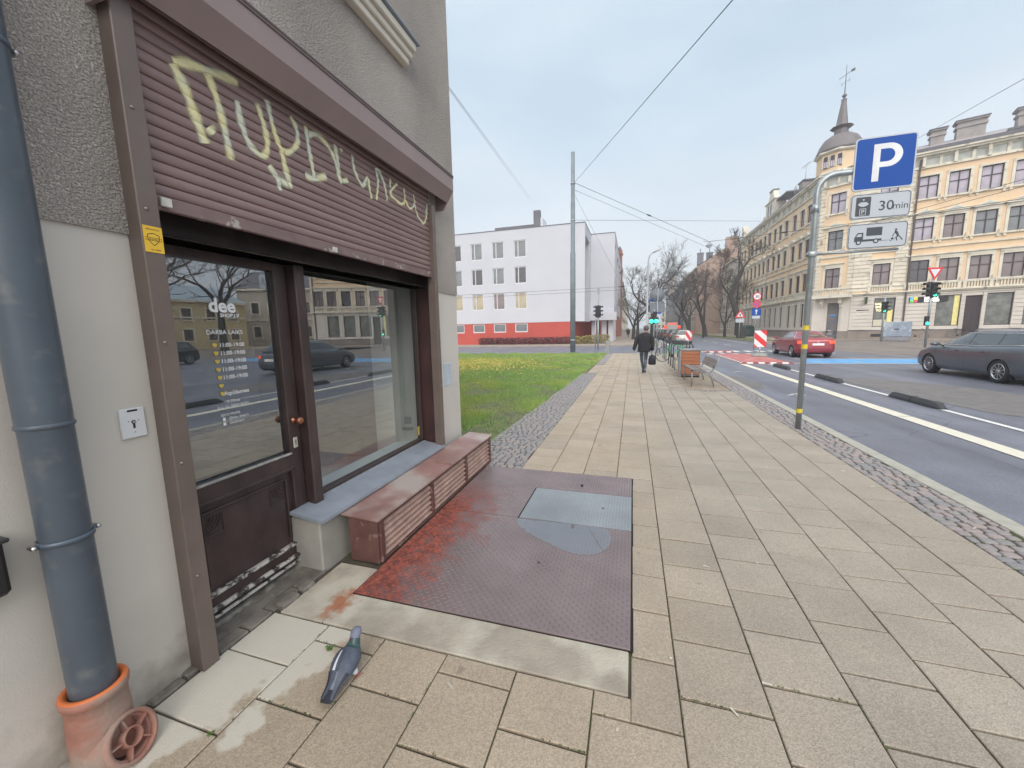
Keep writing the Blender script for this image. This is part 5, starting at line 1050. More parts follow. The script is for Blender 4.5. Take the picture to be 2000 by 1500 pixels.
def light_head(mb_parent, name, x, y, z, lit='green', face_=-1, back=False, n=3, visor=True):
    g = MB().use(M_dark); g.bbox(x-.15, x+.15, y-.10, y+.10, z, z+.32*n, .03); hd = obj(name, g, mb_parent)
    for k in range(n):
        zz = z+.16+.32*k; on = (lit == 'green' and k == 0)
        g = MB().use(mat('green signal lamp', (.03, .95, .55), rough=.3, emit=2.2) if on else mat('unlit lens', (.03, .02, .02), rough=.2), True)
        g.lathe([(.10, 0), (.09, face_*.012), (.05, face_*.03), (.001, face_*.034)], 20, (x, y+face_*.10, zz), 'y', cap=False); obj('lens', g, hd)
        if visor:
            g = MB().use(M_dark, True); g.loft([[(x+.125*math.cos(t), y+face_*(.10+d), zz+.125*math.sin(t)) for t in [R(-10+200*j/12) for j in range(13)]] for d in (0, .24)], cap=False, closed=False); obj('visor', g, hd)
    return hd
tl = thing('traffic_light', 'unlit black traffic signal with side visors in front of the white school block', 'traffic light', (-2.72, 33, -.02))
g = MB().use(M_galv, True); g.tube([(0, 0, 0), (0, 0, 2.6)], .06, 12); g.tube([(-.22, .1, 0), (-.22, .1, 2.5)], .035, 10); g.tube([(0, 0, 3.5), (.05, 0, 4.2), (.03, 0, 4.5)], .02, 6); obj('pole', g, tl)
for dx, fy in ((0, 1),): light_head(tl, 'signal_head', dx, 0, 2.6, lit='no', face_=1)
for s_ in (-1, 1):
    g = MB().use(M_dark, True)
    for k in range(3): g.loft([[(s_*(.12+d), .0+.11*math.cos(t), 2.76+.32*k+.11*math.sin(t)) for t in [R(-10+200*j/8) for j in range(9)]] for d in (0, .26)], cap=False, closed=False)
    g.bbox(s_*.10, s_*.2, -.12, .12, 2.6, 3.55, .02); obj('side_head', g, tl)
g = MB().use(M_galv); g.bbox(-.10, .10, -.01, .01, 4.45, 4.95, .004); obj('small_plate', g, tl)
# signal with yield sign
ta = thing('traffic_light', 'green traffic signal under a give way triangle left of the grey estate car', 'traffic light', (18.56, 32.9, -.02), R(8))
g = MB().use(M_galv, True); g.tube([(0, 0, 0), (0, 0, 5.0)], .07, 12); obj('pole', g, ta)
light_head(ta, 'signal_head', .05, -.1, 3.25)
g = MB().use(M_dark, True)
for k in range(3): g.loft([[(-.12-d, .0+.12*math.cos(t), 3.45+.32*k+.12*math.sin(t)) for t in [R(-10+200*j/8) for j in range(9)]] for d in (0, .36)], cap=False, closed=False)
g.bbox(-.25, -.1, -.12, .12, 3.3, 4.25, .02); obj('side_head', g, ta)
g = MB().use(M_dark); g.bbox(-.28, -.08, -.2, -.02, 1.45, 2.05, .02); h2 = obj('cycle_signal', g, ta); g = MB().use(MATS['green signal lamp'], True); g.lathe([(.10, 0), (.001, -.03)], 16, (-.18, -.2, 1.58), 'y', cap=False); obj('lens', g, h2)
P = lambda u, v, d: (.0+u, -.09-d, 4.76+v)
g = MB().use(M_sred); panel(g, [(0, -.42), (.46, .38), (-.46, .38)], P, 0, -.02); g.use(mat('sign bright white', (.72, .74, .78))); face(g, [(0, -.22), (.28, .27), (-.28, .27)], P, .002); obj('give_way_sign', g, ta, fixn=False)
tb = thing('traffic_light', 'green traffic signal beside the blue grey cabinet by the yellow house', 'traffic light', (21.3, 43.4, 0), R(8))
g = MB().use(M_galv, True); g.tube([(0, 0, 0), (0, 0, 3.9)], .07, 12); obj('pole', g, tb); light_head(tb, 'signal_head', -.1, -.1, 2.55)
g = MB().use(M_dark, True)
for k in range(3): g.loft([[(.1+d, .0+.12*math.cos(t), 2.75+.32*k+.12*math.sin(t)) for t in [R(-10+200*j/8) for j in range(9)]] for d in (0, .36)], cap=False, closed=False)
g.bbox(.08, .22, -.12, .12, 2.6, 3.55, .02); obj('side_head', g, tb)
g = MB().use(M_swht); g.bbox(-.02, .16, -.12, -.09, 1.3, 1.75, .005); obj('notice_plate', g, tb)
tg = thing('traffic_light', 'traffic signal with two green lamps side by side beyond the walking man', 'traffic light', (1.62, 34, 0))
g = MB().use(M_galv, True); g.tube([(.02, 0, 0), (.02, 0, 3.1)], .05, 10); obj('pole', g, tg)
for dx in (-.19, .17):
    g = MB().use(M_dark); g.bbox(dx-.17, dx+.17, -.12, .08, 1.95, 2.5, .03); h_ = obj('signal_head', g, tg); g = MB().use(MATS['green signal lamp'], True); g.lathe([(.155, 0), (.001, -.03)], 16, (dx, -.12, 2.17), 'y', cap=False); obj('lens', g, h_)
g = MB().use(M_dark); g.bbox(-.1, .22, -.1, .08, 2.5, 2.95, .04); obj('backing_box', g, tg)
rs = thing('road_sign', 'back of a round grey road sign above a square plate on a slim post', 'road sign', (1.98, 36, 0))
g = MB().use(M_galv, True); g.tube([(0, -.04, 0), (0, -.04, 5.0)], .035, 8); obj('pole', g, rs)
g = MB().use(mat('sign back grey', (.16, .18, .21), rough=.5), True); g.lathe([(.60, 0), (.60, .02)], 36, (-.05, 0, 4.36), 'y'); obj('disc', g, rs)
g = MB().use(MATS['sign back grey']); g.bbox(-.62, .58, 0, .02, 2.9, 3.72, .005); obj('square_plate', g, rs)
g = MB().use(M_sblue); g.bbox(-.1, .3, -.08, -.07, 2.82, 2.95, .004); g.use(M_swht); g.bbox(-.1, .3, -.08, -.07, 2.0, 2.8, .004); obj('lower_plate', g, rs)
g = MB().use(M_sblue); g.bbox(-.62, -.42, -.08, -.06, 3.86, 4.05, .004); g.use(M_galv); g.bbox(-.6, 0, -.06, -.04, 3.76, 3.82, .004); obj('bracket_sign', g, rs)
ss = thing('sign_stack', 'post with speed limit, no stopping and one way signs stacked above the red sedan', 'sign post', (8.6, 33, -.1))
g = MB().use(M_galv, True); g.tube([(0, 0, 0), (0, 0, 4.15)], .035, 8); obj('pole', g, ss)
P = lambda u, v, d, z=3.85: (u, -.05-d, z+v)
g = MB().use(M_sred); panel(g, circ(0, 0, .28), P, 0, -.015); g.use(MATS['sign bright white']); face(g, circ(0, 0, .215), P, .002); g.use(M_sblk); g.text('30', .26, lambda u, v, d: P(u, v-.09, .004), bold=.006); obj('speed_limit_sign', g, ss, fixn=False)
P2 = lambda u, v, d: P(u, v, d, 3.30)
g = MB().use(M_sred); panel(g, circ(0, 0, .27), P2, 0, -.015); g.use(mat('sign faded violet', (.35, .12, .38))); face(g, circ(0, 0, .20), P2, .002); g.use(M_sred); strokeline(g, [(-.16, .16), (.16, -.16)], .06, P2, .004); strokeline(g, [(-.16, -.16), (.16, .16)], .06, P2, .0045); obj('no_stopping_sign', g, ss, fixn=False)
P3 = lambda u, v, d: P(u, v, d, 2.74)
g = MB().use(M_sblue); panel(g, rrect(.28, .26, .03), P3, 0, -.015); g.use(MATS['sign bright white']); face(g, [(-.03, -.18), (.03, -.18), (.03, .06), (-.03, .06)], P3, .002); face(g, [(-.10, .05), (.10, .05), (0, .19)], P3, .003); g.use(M_swht); panel(g, rrect(.27, .10, .02), lambda u, v, d: P(u, v, d, 2.36), 0, -.015); obj('one_way_sign', g, ss, fixn=False)
ws = thing('warning_sign', 'red bordered warning triangle on a post on the right verge', 'road sign', (8.95, 40.5, -.1)); ws.location = (13.3, 58, 0)
g = MB().use(M_galv, True); g.tube([(0, 0, 0), (0, 0, 3.2)], .05, 8); obj('pole', g, ws)
P = lambda u, v, d: (u, -.06-d, 3.1+v)
g = MB().use(M_sred); panel(g, [(-.62, -.4), (.62, -.4), (0, .66)], P, 0, -.02); g.use(MATS['sign bright white']); face(g, [(-.36, -.25), (.36, -.25), (0, .36)], P, .002); g.use(M_sblk); face(g, [(-.1, -.18), (.1, -.18), (.05, .12), (-.05, .12)], P, .004); g.use(M_swht); panel(g, [(-.5, -1.0), (.5, -1.0), (.5, -.5), (-.5, -.5)], P, 0, -.02); obj('sign_face', g, ws, fixn=False)
# grey cabinet, green container
cb_ = thing('street_cabinet', 'blue grey street cabinet on the far corner in front of the yellow house', 'cabinet', (23.6, 45.8, 0), R(-18))
g = MB().use(mat('cabinet paint', (.26, .32, .40), rough=.6, var=.14, vs=3, col2=(.40, .45, .50), c2s=2)); g.bbox(-.95, .95, -.25, .25, .35, 1.75, .03); obj('body', g, cb_)
g = MB().use(mat('cabinet base', (.24, .25, .28), rough=.8, var=.2)); g.bbox(-.9, .9, -.22, .22, 0, .35, .02); obj('base', g, cb_)
g = MB().use(M_dark); g.box(-.003, .003, -.252, -.249, .4, 1.7); g.bbox(-.25, .1, -.256, -.25, 1.0, 1.1, .002); obj('door_gap', g, cb_)
ct = thing('waste_container', 'dark green waste container under the leaning tree on the right verge', 'container', (17.2, 70, 0))
g = MB().use(mat('dark green plastic', (.02, .07, .06), rough=.5), True); g.loft([[(1.0*math.cos(t)*s_, .7*math.sin(t)*s_, z) for t in [2*math.pi*k/20 for k in range(20)]] for z, s_ in ((0, .82), (.3, .95), (1.1, 1.02), (1.5, .9), (1.8, .45))]); obj('body', g, ct); g = MB().use(M_dark); g.bbox(-.4, .4, -.75, -.6, 1.2, 1.5, .03); obj('hatch', g, ct)
# ================================================================== bench, bin, cycle stands, cycles
M_bw = mat('orange brown timber slats', (.38, .14, .065), rough=.5, var=.14, vs=3, stretch=(.3, 1, 6))
M_gw = mat('weathered bench slats', (.22, .19, .18), rough=.6, var=.2, vs=5, stretch=(1, .3, 1))
M_gry = mat('bench steel grey', (.30, .31, .32), rough=.45, metal=.4)
bn = thing('litter_bin', 'upright litter bin faced with orange brown timber slats beside the bench', 'litter bin', (1.83, 14.0, 0))
g = MB().use(M_gry)
for a, b in ((-.33, -.275), (.275, .31)): g.bbox(a, b, -.03, .45, .0, .92, .006)
g.bbox(-.33, .31, -.03, .45, .88, .93, .006); g.bbox(-.30, .29, .0, .42, .06, .10, .004); g.bbox(-.29, .29, .02, .43, .1, .87, .004); obj('frame', g, bn)
for k in range(7): g = MB().use(M_bw); z = .105+.109*k; g.bbox(-.268, .268, -.045, -.012, z, z+.10, .004); obj('slat', g, bn)
def bench(loc, label):
    b = thing('park_bench', label, 'bench', loc); Lb = 1.75
    prof_s = [(-.32, .455), (-.28, .435), (-.1, .415), (.1, .41), (.2, .43), (.27, .50), (.33, .62), (.42, .84)]
    for y in (.05, Lb-.05):
        g = MB().use(M_gry, True); g.tube([(x, y, z) for x, z in prof_s], [.018, .02, .022, .026, .03, .028, .022, .015], 8); g.tube([(-.26, y, .43), (-.265, y, .0)], .018, 8); g.tube([(.15, y, .42), (.22, y, .30), (.30, y, .0)], [.03, .022, .018], 8); obj('leg_frame', g, b)
    c_ = crom([Vector(p) for p in prof_s], 4); seat = [p for p in c_ if p.x < .17]; back = [p for p in c_ if p.x > .26]
    def slats(nm, seq, n):
        for k in range(n):
            i = k*(len(seq)-2)//n; p, q = seq[i], seq[i+1+(len(seq)-2)//(n*1)-1] if i+(len(seq)-2)//n < len(seq) else seq[-1]; d = (q-p).normalized(); n_ = Vector((-d.y, d.x)); c = p+n_*.028; w_ = .034; g = MB().use(M_gw)
            vs = []
            for y in (0, Lb):
                for a, e in ((-w_, 0), (w_, 0), (w_, .022), (-w_, .022)): r_ = c+d*(a+.03)+n_*e; vs.append((r_.x, y, r_.y))
            g.add(vs, [(0,1,2,3),(7,6,5,4),(0,4,5,1),(1,5,6,2),(2,6,7,3),(3,7,4,0)]); obj(nm, g, b)
    slats('seat_slat', seat, 6); slats('back_slat', back, 5)
    return b
bench((1.86, 11.72, 0), 'grey steel bench with weathered slats at the cobble row, seen end on'); bench((1.86, 14.75, 0), 'second bench mostly hidden behind the timber litter bin')
M_blk = mat('black powder coat', (.02, .022, .028), rough=.4)
g = MB().use(M_blk, True); g.tube([(-.37, 0, 0), (-.37, 0, .84), (-.35, 0, .92), (-.28, 0, .96), (.28, 0, .96), (.35, 0, .92), (.37, 0, .84), (.37, 0, 0)], .021, 10)
rk = thing('cycle_stand', '', 'cycle stand', (1.98, 17.3, 0), 0, 'black hoop cycle stands'); obj('hoop', g, rk)
g = MB().use(M_blk); g.lathe([(.06, 0), (.06, .012)], 14, (-.37, 0, 0)); g.lathe([(.06, 0), (.06, .012)], 14, (.37, 0, 0)); obj('foot_plate', g, rk)
rk['label'] = 'nearest black hoop cycle stand, just behind the timber litter bin'
for i, (y, lb) in enumerate(((18.3, 'second nearest black hoop cycle stand behind the litter bin'), (19.3, 'third black hoop cycle stand, the last before the green bicycle'), (20.9, 'black hoop cycle stand the green bicycle leans on'), (21.9, 'second farthest black hoop cycle stand, just past the green bicycle'), (22.9, 'farthest black hoop cycle stand in the row'))): dup(rk, (1.98, y, 0), 0, lb)
def bicycle(label, frame_m, loc, rz, basket=False, lean=0):
    b = thing('bicycle', label, 'bicycle', loc, rz); r_ = .335
    for x in (-.52, .52):
        g = MB().use(M_tyre, True); g.tube([(x+r_*math.cos(t), 0, r_+.01+r_*math.sin(t)) for t in [2*math.pi*k/32 for k in range(33)]], .018, 6, cap=False); wh = obj('wheel', g, b)
        g = MB().use(M_steel, True); g.tube([(x+(r_-.022)*math.cos(t), 0, r_+.01+(r_-.022)*math.sin(t)) for t in [2*math.pi*k/28 for k in range(29)]], .008, 5, cap=False); g.lathe([(.02, -.04), (.02, .04)], 10, (x, 0, r_+.01), 'y')
        for k in range(14): a = 2*math.pi*k/14; g.tube([(x, 0, r_+.01), (x+(r_-.02)*math.cos(a), 0, r_+.01+(r_-.02)*math.sin(a))], .0018, 3, cap=False)
        obj('rim', g, wh)
    A, B, Cc, D = (-.52, 0, .345), (-.08, 0, .30), (-.22, 0, .78), (.36, 0, .80)
    g = MB().use(frame_m, True)
    for p, q, rr in ((A, B, .012), (A, Cc, .010), (B, Cc, .017), (B, (.38, 0, .72), .019), (Cc, D, .016), (D, (.36, 0, .9), .016), ((.37, 0, .74), (.52, 0, .345), .014)): g.tube([p, q], rr, 8)
    obj('frame', g, b)
    g = MB().use(M_blk, True); g.tube([(.34, -.28, 1.0), (.38, -.1, 1.02), (.36, 0, .98), (.38, .1, 1.02), (.34, .28, 1.0)], .013, 6); g.tube([(.36, 0, .88), (.36, 0, .99)], .012, 6); obj('handlebar', g, b)
    g = MB().use(M_blk, True); g.loft([[(x, w_*math.cos(t), .93+h*math.sin(t)) for t in [2*math.pi*k/10 for k in range(10)]] for x, w_, h in ((-.37, .03, .02), (-.34, .075, .03), (-.26, .07, .028), (-.14, .025, .02), (-.1, .01, .01))]); g.tube([Cc, (-.25, 0, .92)], .012, 6); obj('saddle', g, b)
    g = MB().use(M_blk, True); g.tube([(-.08, -.05, .30), (.06, -.06, .20)], .009, 6); g.tube([(-.08, .05, .30), (-.22, .06, .40)], .009, 6); g.lathe([(.09, -.03), (.09, -.025)], 20, (-.08, 0, .30), 'y'); obj('crank', g, b)
    return b
bicycle('bright green bicycle locked across the hoop stands right of the walking man', mat('green bicycle paint', (.05, .50, .13), rough=.35, coat=.5), (1.93, 20.45, 0), R(4))
bicycle('pale bicycle parked beyond the green one, seen nearly end on', mat('pale bicycle paint', (.5, .52, .5), rough=.35), (1.55, 25.2, 0), R(78))
bicycle('old bicycle standing against the plinth of the yellow house', mat('beige bicycle paint', (.35, .30, .24), rough=.5), (26.7, 48.7, 0), R(-14))
bicycle('dark bicycle leaning in the doorway of the yellow house', M_blk, (30.3, 49.3, 0), R(-20))
# ================================================================== buildings
M_peach = mat('peach stucco', (.76, .575, .38), rough=.85, var=.07, vs=.6, detail=8)
M_cream = mat('cream stucco trim', (.70, .665, .56), rough=.85, var=.10, vs=1.2, col2=(.36, .34, .30), c2s=1.8, c2lo=.56, c2hi=.7)
M_grnd = mat('pale ground floor stucco', (.66, .62, .56), rough=.85, var=.08, vs=.8)
M_plin = mat('brown grey plinth', (.25, .215, .19), rough=.9, var=.15, vs=1)
M_frz = mat('grey green frieze', (.46, .48, .44), rough=.85, var=.14, vs=2)
M_roofm = mat('mauve sheet roof', (.36, .33, .34), rough=.5, var=.08, vs=.5)
M_roofd = mat('dark sheet metal', (.12, .12, .14), rough=.5, var=.12, vs=1)
M_wfr = mat('maroon window frame', (.055, .035, .045), rough=.5)
def pane_mat(name, c, rough=.08): return mat(name, c, rough=rough, var=.25, vs=.7, spec=1.0, coat=.6)
M_pdk = pane_mat('pane dark', (.045, .04, .048)); M_ppl = pane_mat('pane pale lilac', (.42, .38, .46)); M_pbr = pane_mat('pane with brown curtain', (.20, .15, .15)); M_pgr = pane_mat('pane grey net', (.16, .18, .19)); M_pyl = pane_mat('pane warm blind', (.45, .38, .24))  # upper panes carry a pale lilac tone in their base colour
def win_unit(name, w_, h, style, frame_m, trim_m, pm, parent, depth=.22, mull=.5, trans=.6, fw=.07):
    """window in local axes (x right, y inwards, z up); its pane is a sub-part"""
    g = MB()
    if style:
        g.use(trim_m); g.box(-w_/2-.20, -w_/2, -.05, .0, 0, h+.16); g.box(w_/2, w_/2+.20, -.05, .0, 0, h+.16); g.box(-w_/2, w_/2, -.05, .0, h, h+.16); g.box(-w_/2-.32, w_/2+.32, -.16, 0, -.16, -.002)
        for s_ in (-1, 1): g.box(s_*(w_/2+.06), s_*(w_/2+.22), -.12, 0, -.38, -.165)
        if style == 'cornice': g.box(-w_/2-.20, w_/2+.20, -.07, 0, h+.165, h+.42); g.box(-w_/2-.34, w_/2+.34, -.2, 0, h+.425, h+.54)
        if style == 'pediment':
            g.box(-w_/2-.24, w_/2+.24, -.08, 0, h+.165, h+.34); W2 = w_/2+.55
            for a, b, n in ((W2, 0, -.22),): g.prism([(-a, h+.36), (a, h+.36), (a*.55, h+.55), (0, h+.86), (-a*.55, h+.55)], n, 0, lambda u, v, q: (u, q, v))
            g.use(M_frz); g.prism([(-.55, h+.46), (.55, h+.46), (0, h+.72)], -.235, -.221, lambda u, v, q: (u, q, v))
        if style == 'arch': pass
    g.use(frame_m); d0, d1 = depth-.09, depth-.03
    g.box(-w_/2, -w_/2+fw, d0, d1, 0, h); g.box(w_/2-fw, w_/2, d0, d1, 0, h); g.box(-w_/2+fw, w_/2-fw, d0, d1, 0, fw); g.box(-w_/2+fw, w_/2-fw, d0, d1, h-fw, h)
    if mull: mxx = -w_/2+w_*mull; g.box(mxx-fw/2, mxx+fw/2, d0-.01, d1, fw, h-fw)
    if trans: g.box(-w_/2+fw, w_/2-fw, d0-.004, d1, h*trans-fw/2, h*trans+fw/2)
    o = obj(name, g, parent); p = MB().use(pm); p.quad((-w_/2, depth-.02, 0), (w_/2, depth-.02, 0), (w_/2, depth-.02, h), (-w_/2, depth-.02, h)); q = obj('pane', p, o, fixn=False); return o
def place_win(proto, F, s_, z, root, pm=None, first=False):
    o = proto
    if not first:
        o = proto.copy(); COL.objects.link(o); o.parent = root
        for ch in proto.children:
            c = ch.copy(); 
            if pm is not None: c.data = pane_variant(ch.data, pm)
            COL.objects.link(c); c.parent = o
    o.location = F.P(s_, z)-root.location; o.rotation_euler = (0, 0, F.ang); return o
PV = {}
def pane_variant(me, m):
    k = (me.name, m.name)
    if k not in PV: n = me.copy(); n.materials.clear(); n.materials.append(m); PV[k] = n
    return PV[k]
def wins(F, root, protos, axes, w_, z, h, pms=None):
    """place the same window at every axis; returns the hole rectangles"""
    holes = []
    for i, s_ in enumerate(axes):
        first = not protos.get('used'); protos['used'] = True
        place_win(protos['o'], F, s_, z, root, (pms[i % len(pms)] if pms else None), first); holes.append((s_-w_/2, s_+w_/2, z, z+h))
    return holes
def bands(mb, F, a0, a1, z0, z1, pitch, holes, gap=.06, n1=.07):
    z = z0
    while z < z1-.05:
        zb = min(z+pitch-gap, z1); cuts = sorted([(h[0], h[1]) for h in holes if h[2] < zb and h[3] > z and h[1] > a0 and h[0] < a1]); a = a0
        for c0, c1 in cuts+[(a1, a1)]:
            if c0-a > .08: F.box(mb, a+.0, c0, z, zb, .0, n1)
            a = max(a, c1)
        z += pitch
# ---------------------------------------------------------------- yellow corner house
K2, K1 = Vector((22.69, 52.48, 0)), Vector((20.02, 54.56, 0)); YF = 90.0
FRt = Fr(K2, math.atan2(-.34, .94)); FC = Fr(K1, math.atan2(K2.y-K1.y, K2.x-K1.x)); FL = Fr((20.02, YF, 0), R(-90))
yh = thing('apartment_house', 'peach and cream corner apartment house with domed turret and rusticated ground floor', 'building', (22.0, 53.5, 0))
LR, LC_, LL = 18.1, (K2-K1).length, YF-54.56
W1 = 1.35
ax_r = [2.24, 5.02, 7.05, 9.09, 11.12, 13.15, 15.18, 17.0]; ax_c = [1.55]; ax_l = [YF-y for y in (57.6, 59.7, 62.1, 65.0, 67.4, 69.6, 72.0, 74.3, 76.6, 78.9, 81.2, 83.5, 86.0, 88.3)]
p2 = {'o': win_unit('window', W1, 2.15, 'cornice', M_wfr, M_cream, M_pbr, yh)}; p3 = {'o': win_unit('window', W1, 2.1, 'pediment', M_wfr, M_cream, M_pgr, yh)}; p4 = {'o': win_unit('window', W1, 2.1, 'plain', M_wfr, M_cream, M_ppl, yh)}
HR, HC, HL = [], [], []
for F, ax, H_ in ((FRt, ax_r, HR), (FC, ax_c, HC), (FL, ax_l, HL)):
    H_ += wins(F, yh, p2, ax, W1, 5.65, 2.15, [M_pbr, M_pdk, M_pbr, M_pbr]); H_ += wins(F, yh, p3, ax, W1, 9.75, 2.1, [M_pgr, M_ppl, M_pbr, M_pgr, M_pgr]); H_ += wins(F, yh, p4, ax, W1, 13.7, 2.1, [M_ppl])
# ground floor openings
pg_shop = {'o': win_unit('shop_window', 1.65, 3.0, '', M_wfr, M_cream, mat('lit shop window', (.16, .17, .15), rough=.1, spec=1, var=.5, vs=1.5), yh, mull=0, trans=0)}
pg_nar = {'o': win_unit('window', 1.0, 2.9, '', M_wfr, M_cream, M_pdk, yh, mull=.5, trans=.7)}
GR = wins(FRt, yh, pg_shop, [2.75, 7.35, 10.62, 12.9, 15.2], 1.65, 1.25, 3.0); GL = wins(FL, yh, pg_nar, [a for a in ax_l], 1.0, 1.3, 2.9, [M_pdk, M_pyl, M_pdk])
g = MB().use(mat('warm lit shelf', (.62, .55, .22), rough=.6, emit=.35)); FRt.box(g, 3.05, 3.45, 1.3, 3.0, -.19, -.16); obj('shop_display', g, yh, True); g = MB().use(MATS['warm lit shelf']); FRt.box(g, 7.75, 8.12, 1.3, 4.2, -.19, -.16); obj('shop_display', g, yh, True)
g = MB().use(mat('cream counter', (.6, .58, .45), rough=.6)); FRt.box(g, 1.95, 3.0, 1.3, 2.0, -.19, -.15); obj('shop_display', g, yh, True)
# entrance doors
dC = (1.35, 2.45, .12, 4.0); dR = (8.86, 10.0, .12, 4.1)
dR = (8.45, 9.55, .12, 4.1); GR = [h for h in GR]
g = MB().use(mat('grey painted door', (.14, .14, .16), rough=.6, col2=(.20, .16, .13), c2s=1.2, var=.15)); FC.box(g, dC[0], dC[1], dC[2], dC[3], -.24, -.18); do = obj('entrance_door', g, yh, True)
g = MB().use(mat('sprayed blue', (.08, .25, .5), rough=.6)); FC.box(g, dC[0]+.15, dC[0]+.85, 2.5, 2.72, -.18, -.176); g.use(M_white); FC.box(g, dC[0]+.1, dC[0]+.6, .5, .56, -.18, -.176); FC.box(g, dC[0]+.2, dC[0]+.7, .7, .78, -.18, -.176); FC.box(g, dC[0]+.15, dC[0]+.5, .9, .95, -.18, -.176); obj('door_graffiti', g, do)
g = MB().use(mat('dark house door', (.045, .03, .035), rough=.5)); FRt.box(g, dR[0], dR[1], dR[2], dR[3], -.24, -.18); FRt.box(g, dR[0]+.1, dR[0]+.5, .4, 2.6, -.18, -.15); FRt.box(g, dR[0]+.6, dR[1]-.1, .4, 2.6, -.18, -.15); obj('entrance_door', g, yh, True)
# walls
Z0, Z1, ZT = .85, 4.85, 16.55
g = MB().use(M_peach); FRt.wall(g, 0, LR, Z1, ZT, HR, .24); FC.wall(g, 0, LC_, Z1, ZT, HC, .24); FL.wall(g, 0, LL, Z1, ZT, HL, .24)
g.quad(FRt.P(LR, 0), FRt.P(LR, 0, -14), FRt.P(LR, ZT+1.5, -14), FRt.P(LR, ZT+1.5)); obj('upper_wall', g, yh, True, fixn=False)
g = MB().use(M_grnd); FRt.wall(g, 0, LR, Z0, Z1, GR+[(dR[0], dR[1], Z0, dR[3])], .24); FC.wall(g, 0, LC_, Z0, Z1, [(dC[0], dC[1], Z0, dC[3])], .24); FL.wall(g, 0, LL, Z0, Z1, GL, .24)
bands(g, FRt, 0.02, LR, Z0+.1, Z1-.35, .385, GR+[(dR[0], dR[1], 0, dR[3])]); bands(g, FL, 0, LL, Z0+.1, Z1-.35, .385, GL)
FC.box(g, .0, 1.15, Z0, Z1, 0, .10); FC.box(g, 2.65, LC_, Z0, Z1, 0, .10)
obj('ground_floor_wall', g, yh, True, fixn=False)
g = MB().use(M_plin)
for F, Ln, dd in ((FRt, LR, dR), (FC, LC_, dC), (FL, LL, None)):
    for a, b in (((0, dd[0]), (dd[1], Ln)) if dd else ((0, Ln),)): F.box(g, a, b, -.3, Z0, -.3, .10)
g.use(M_dark); FRt.box(g, 1.9, 3.2, .2, .5, .10, .104); g.use(M_roofd); FRt.box(g, 0, dR[0], Z0, Z0+.06, 0, .14); FRt.box(g, dR[1], LR, Z0, Z0+.06, 0, .14); FL.box(g, 0, LL, Z0, Z0+.06, 0, .14); obj('plinth', g, yh, True)
# corner bands, quoins
for F, a0, a1, hh in ((FRt, 0, 1.35, HR), (FRt, 3.15, 4.1, HR), (FRt, 17.8, LR, HR), (FC, 0, .42, HC), (FC, LC_-.5, LC_, HC), (FL, LL-1.9, LL, HL), (FL, 14.2, 15.0, HL), (FL, 17.0, 17.7, HL)): g = MB().use(M_cream); bands(g, F, a0, a1, Z1+.2, ZT, .40, hh, .07, .07); obj('quoins', g, yh, True)
# string courses, balustrade under first floor windows, frieze, cornice
g = MB().use(M_cream)
for F, Ln in ((FRt, LR), (FC, LC_), (FL, LL)):
    F.box(g, -.05, Ln+.05, 4.62, 4.74, 0, .16); F.box(g, -.1, Ln+.1, 4.74, 4.86, 0, .30); F.box(g, -.05, Ln+.05, 5.42, 5.52, .0, .16); F.box(g, -.03, Ln+.03, 8.95, 9.07, 0, .12); F.box(g, -.03, Ln+.03, 16.50, 16.62, 0, .16); F.box(g, -.2, Ln+.2, 17.6, 17.78, 0, .45); F.box(g, -.3, Ln+.3, 17.78, 17.95, 0, .62)
obj('string_course', g, yh, True)
for F, ax in ((FRt, ax_r), (FL, ax_l)):
    for a in ax:
        g = MB().use(M_cream); F.box(g, a-.71, a+.71, 4.862, 4.92, .03, .14)
        for k in range(7): F.box(g, a-.62+.19*k, a-.53+.19*k, 4.865, 5.415, .05, .13)
        F.box(g, a-.95, a-.72, 4.862, 5.418, .02, .15); F.box(g, a+.72, a+.95, 4.862, 5.418, .02, .15)
        obj('balustrade', g, yh, True)
g = MB().use(M_cream); FC.box(g, .15, LC_+.2, 4.5, 4.86, .30, 1.15); FC.box(g, .15, LC_+.2, 5.40, 5.55, 1.02, 1.2)
for k in range(15): FC.box(g, .3+.215*k, .4+.215*k, 4.86, 5.40, 1.06, 1.15)
for s_ in (.95, 2.62): FC.box(g, s_-.13, s_+.13, 3.9, 4.5, .1, .75); FC.box(g, s_-.10, s_+.10, 3.5, 3.9, .1, .4)
obj('balcony', g, yh, True)
g = MB().use(M_frz)
for F, Ln in ((FRt, LR), (FC, LC_), (FL, LL)):
    F.box(g, 0, Ln, 16.62, 17.6, -.2, .04)
g.use(M_cream)
for F, Ln in ((FRt, LR), (FC, LC_), (FL, LL)):
    a = .2; k = 0
    while a < Ln-.3:
        F.box(g, a, a+.22, 16.64, 17.6, .04, .12 if k % 2 else .30); a += .95 if k % 2 else 1.15; k += 1
    F.box(g, 0, Ln, 16.62, 16.74, .04, .09); F.box(g, 0, Ln, 17.42, 17.6, .04, .13)
obj('frieze', g, yh, True)
g = MB().use(M_roofm); a, b, c, d = FRt.P(-.3, 18.25, .3), FRt.P(LR, 18.25, .3), FRt.P(LR, 19.9, -4), FRt.P(3, 19.9, -4)
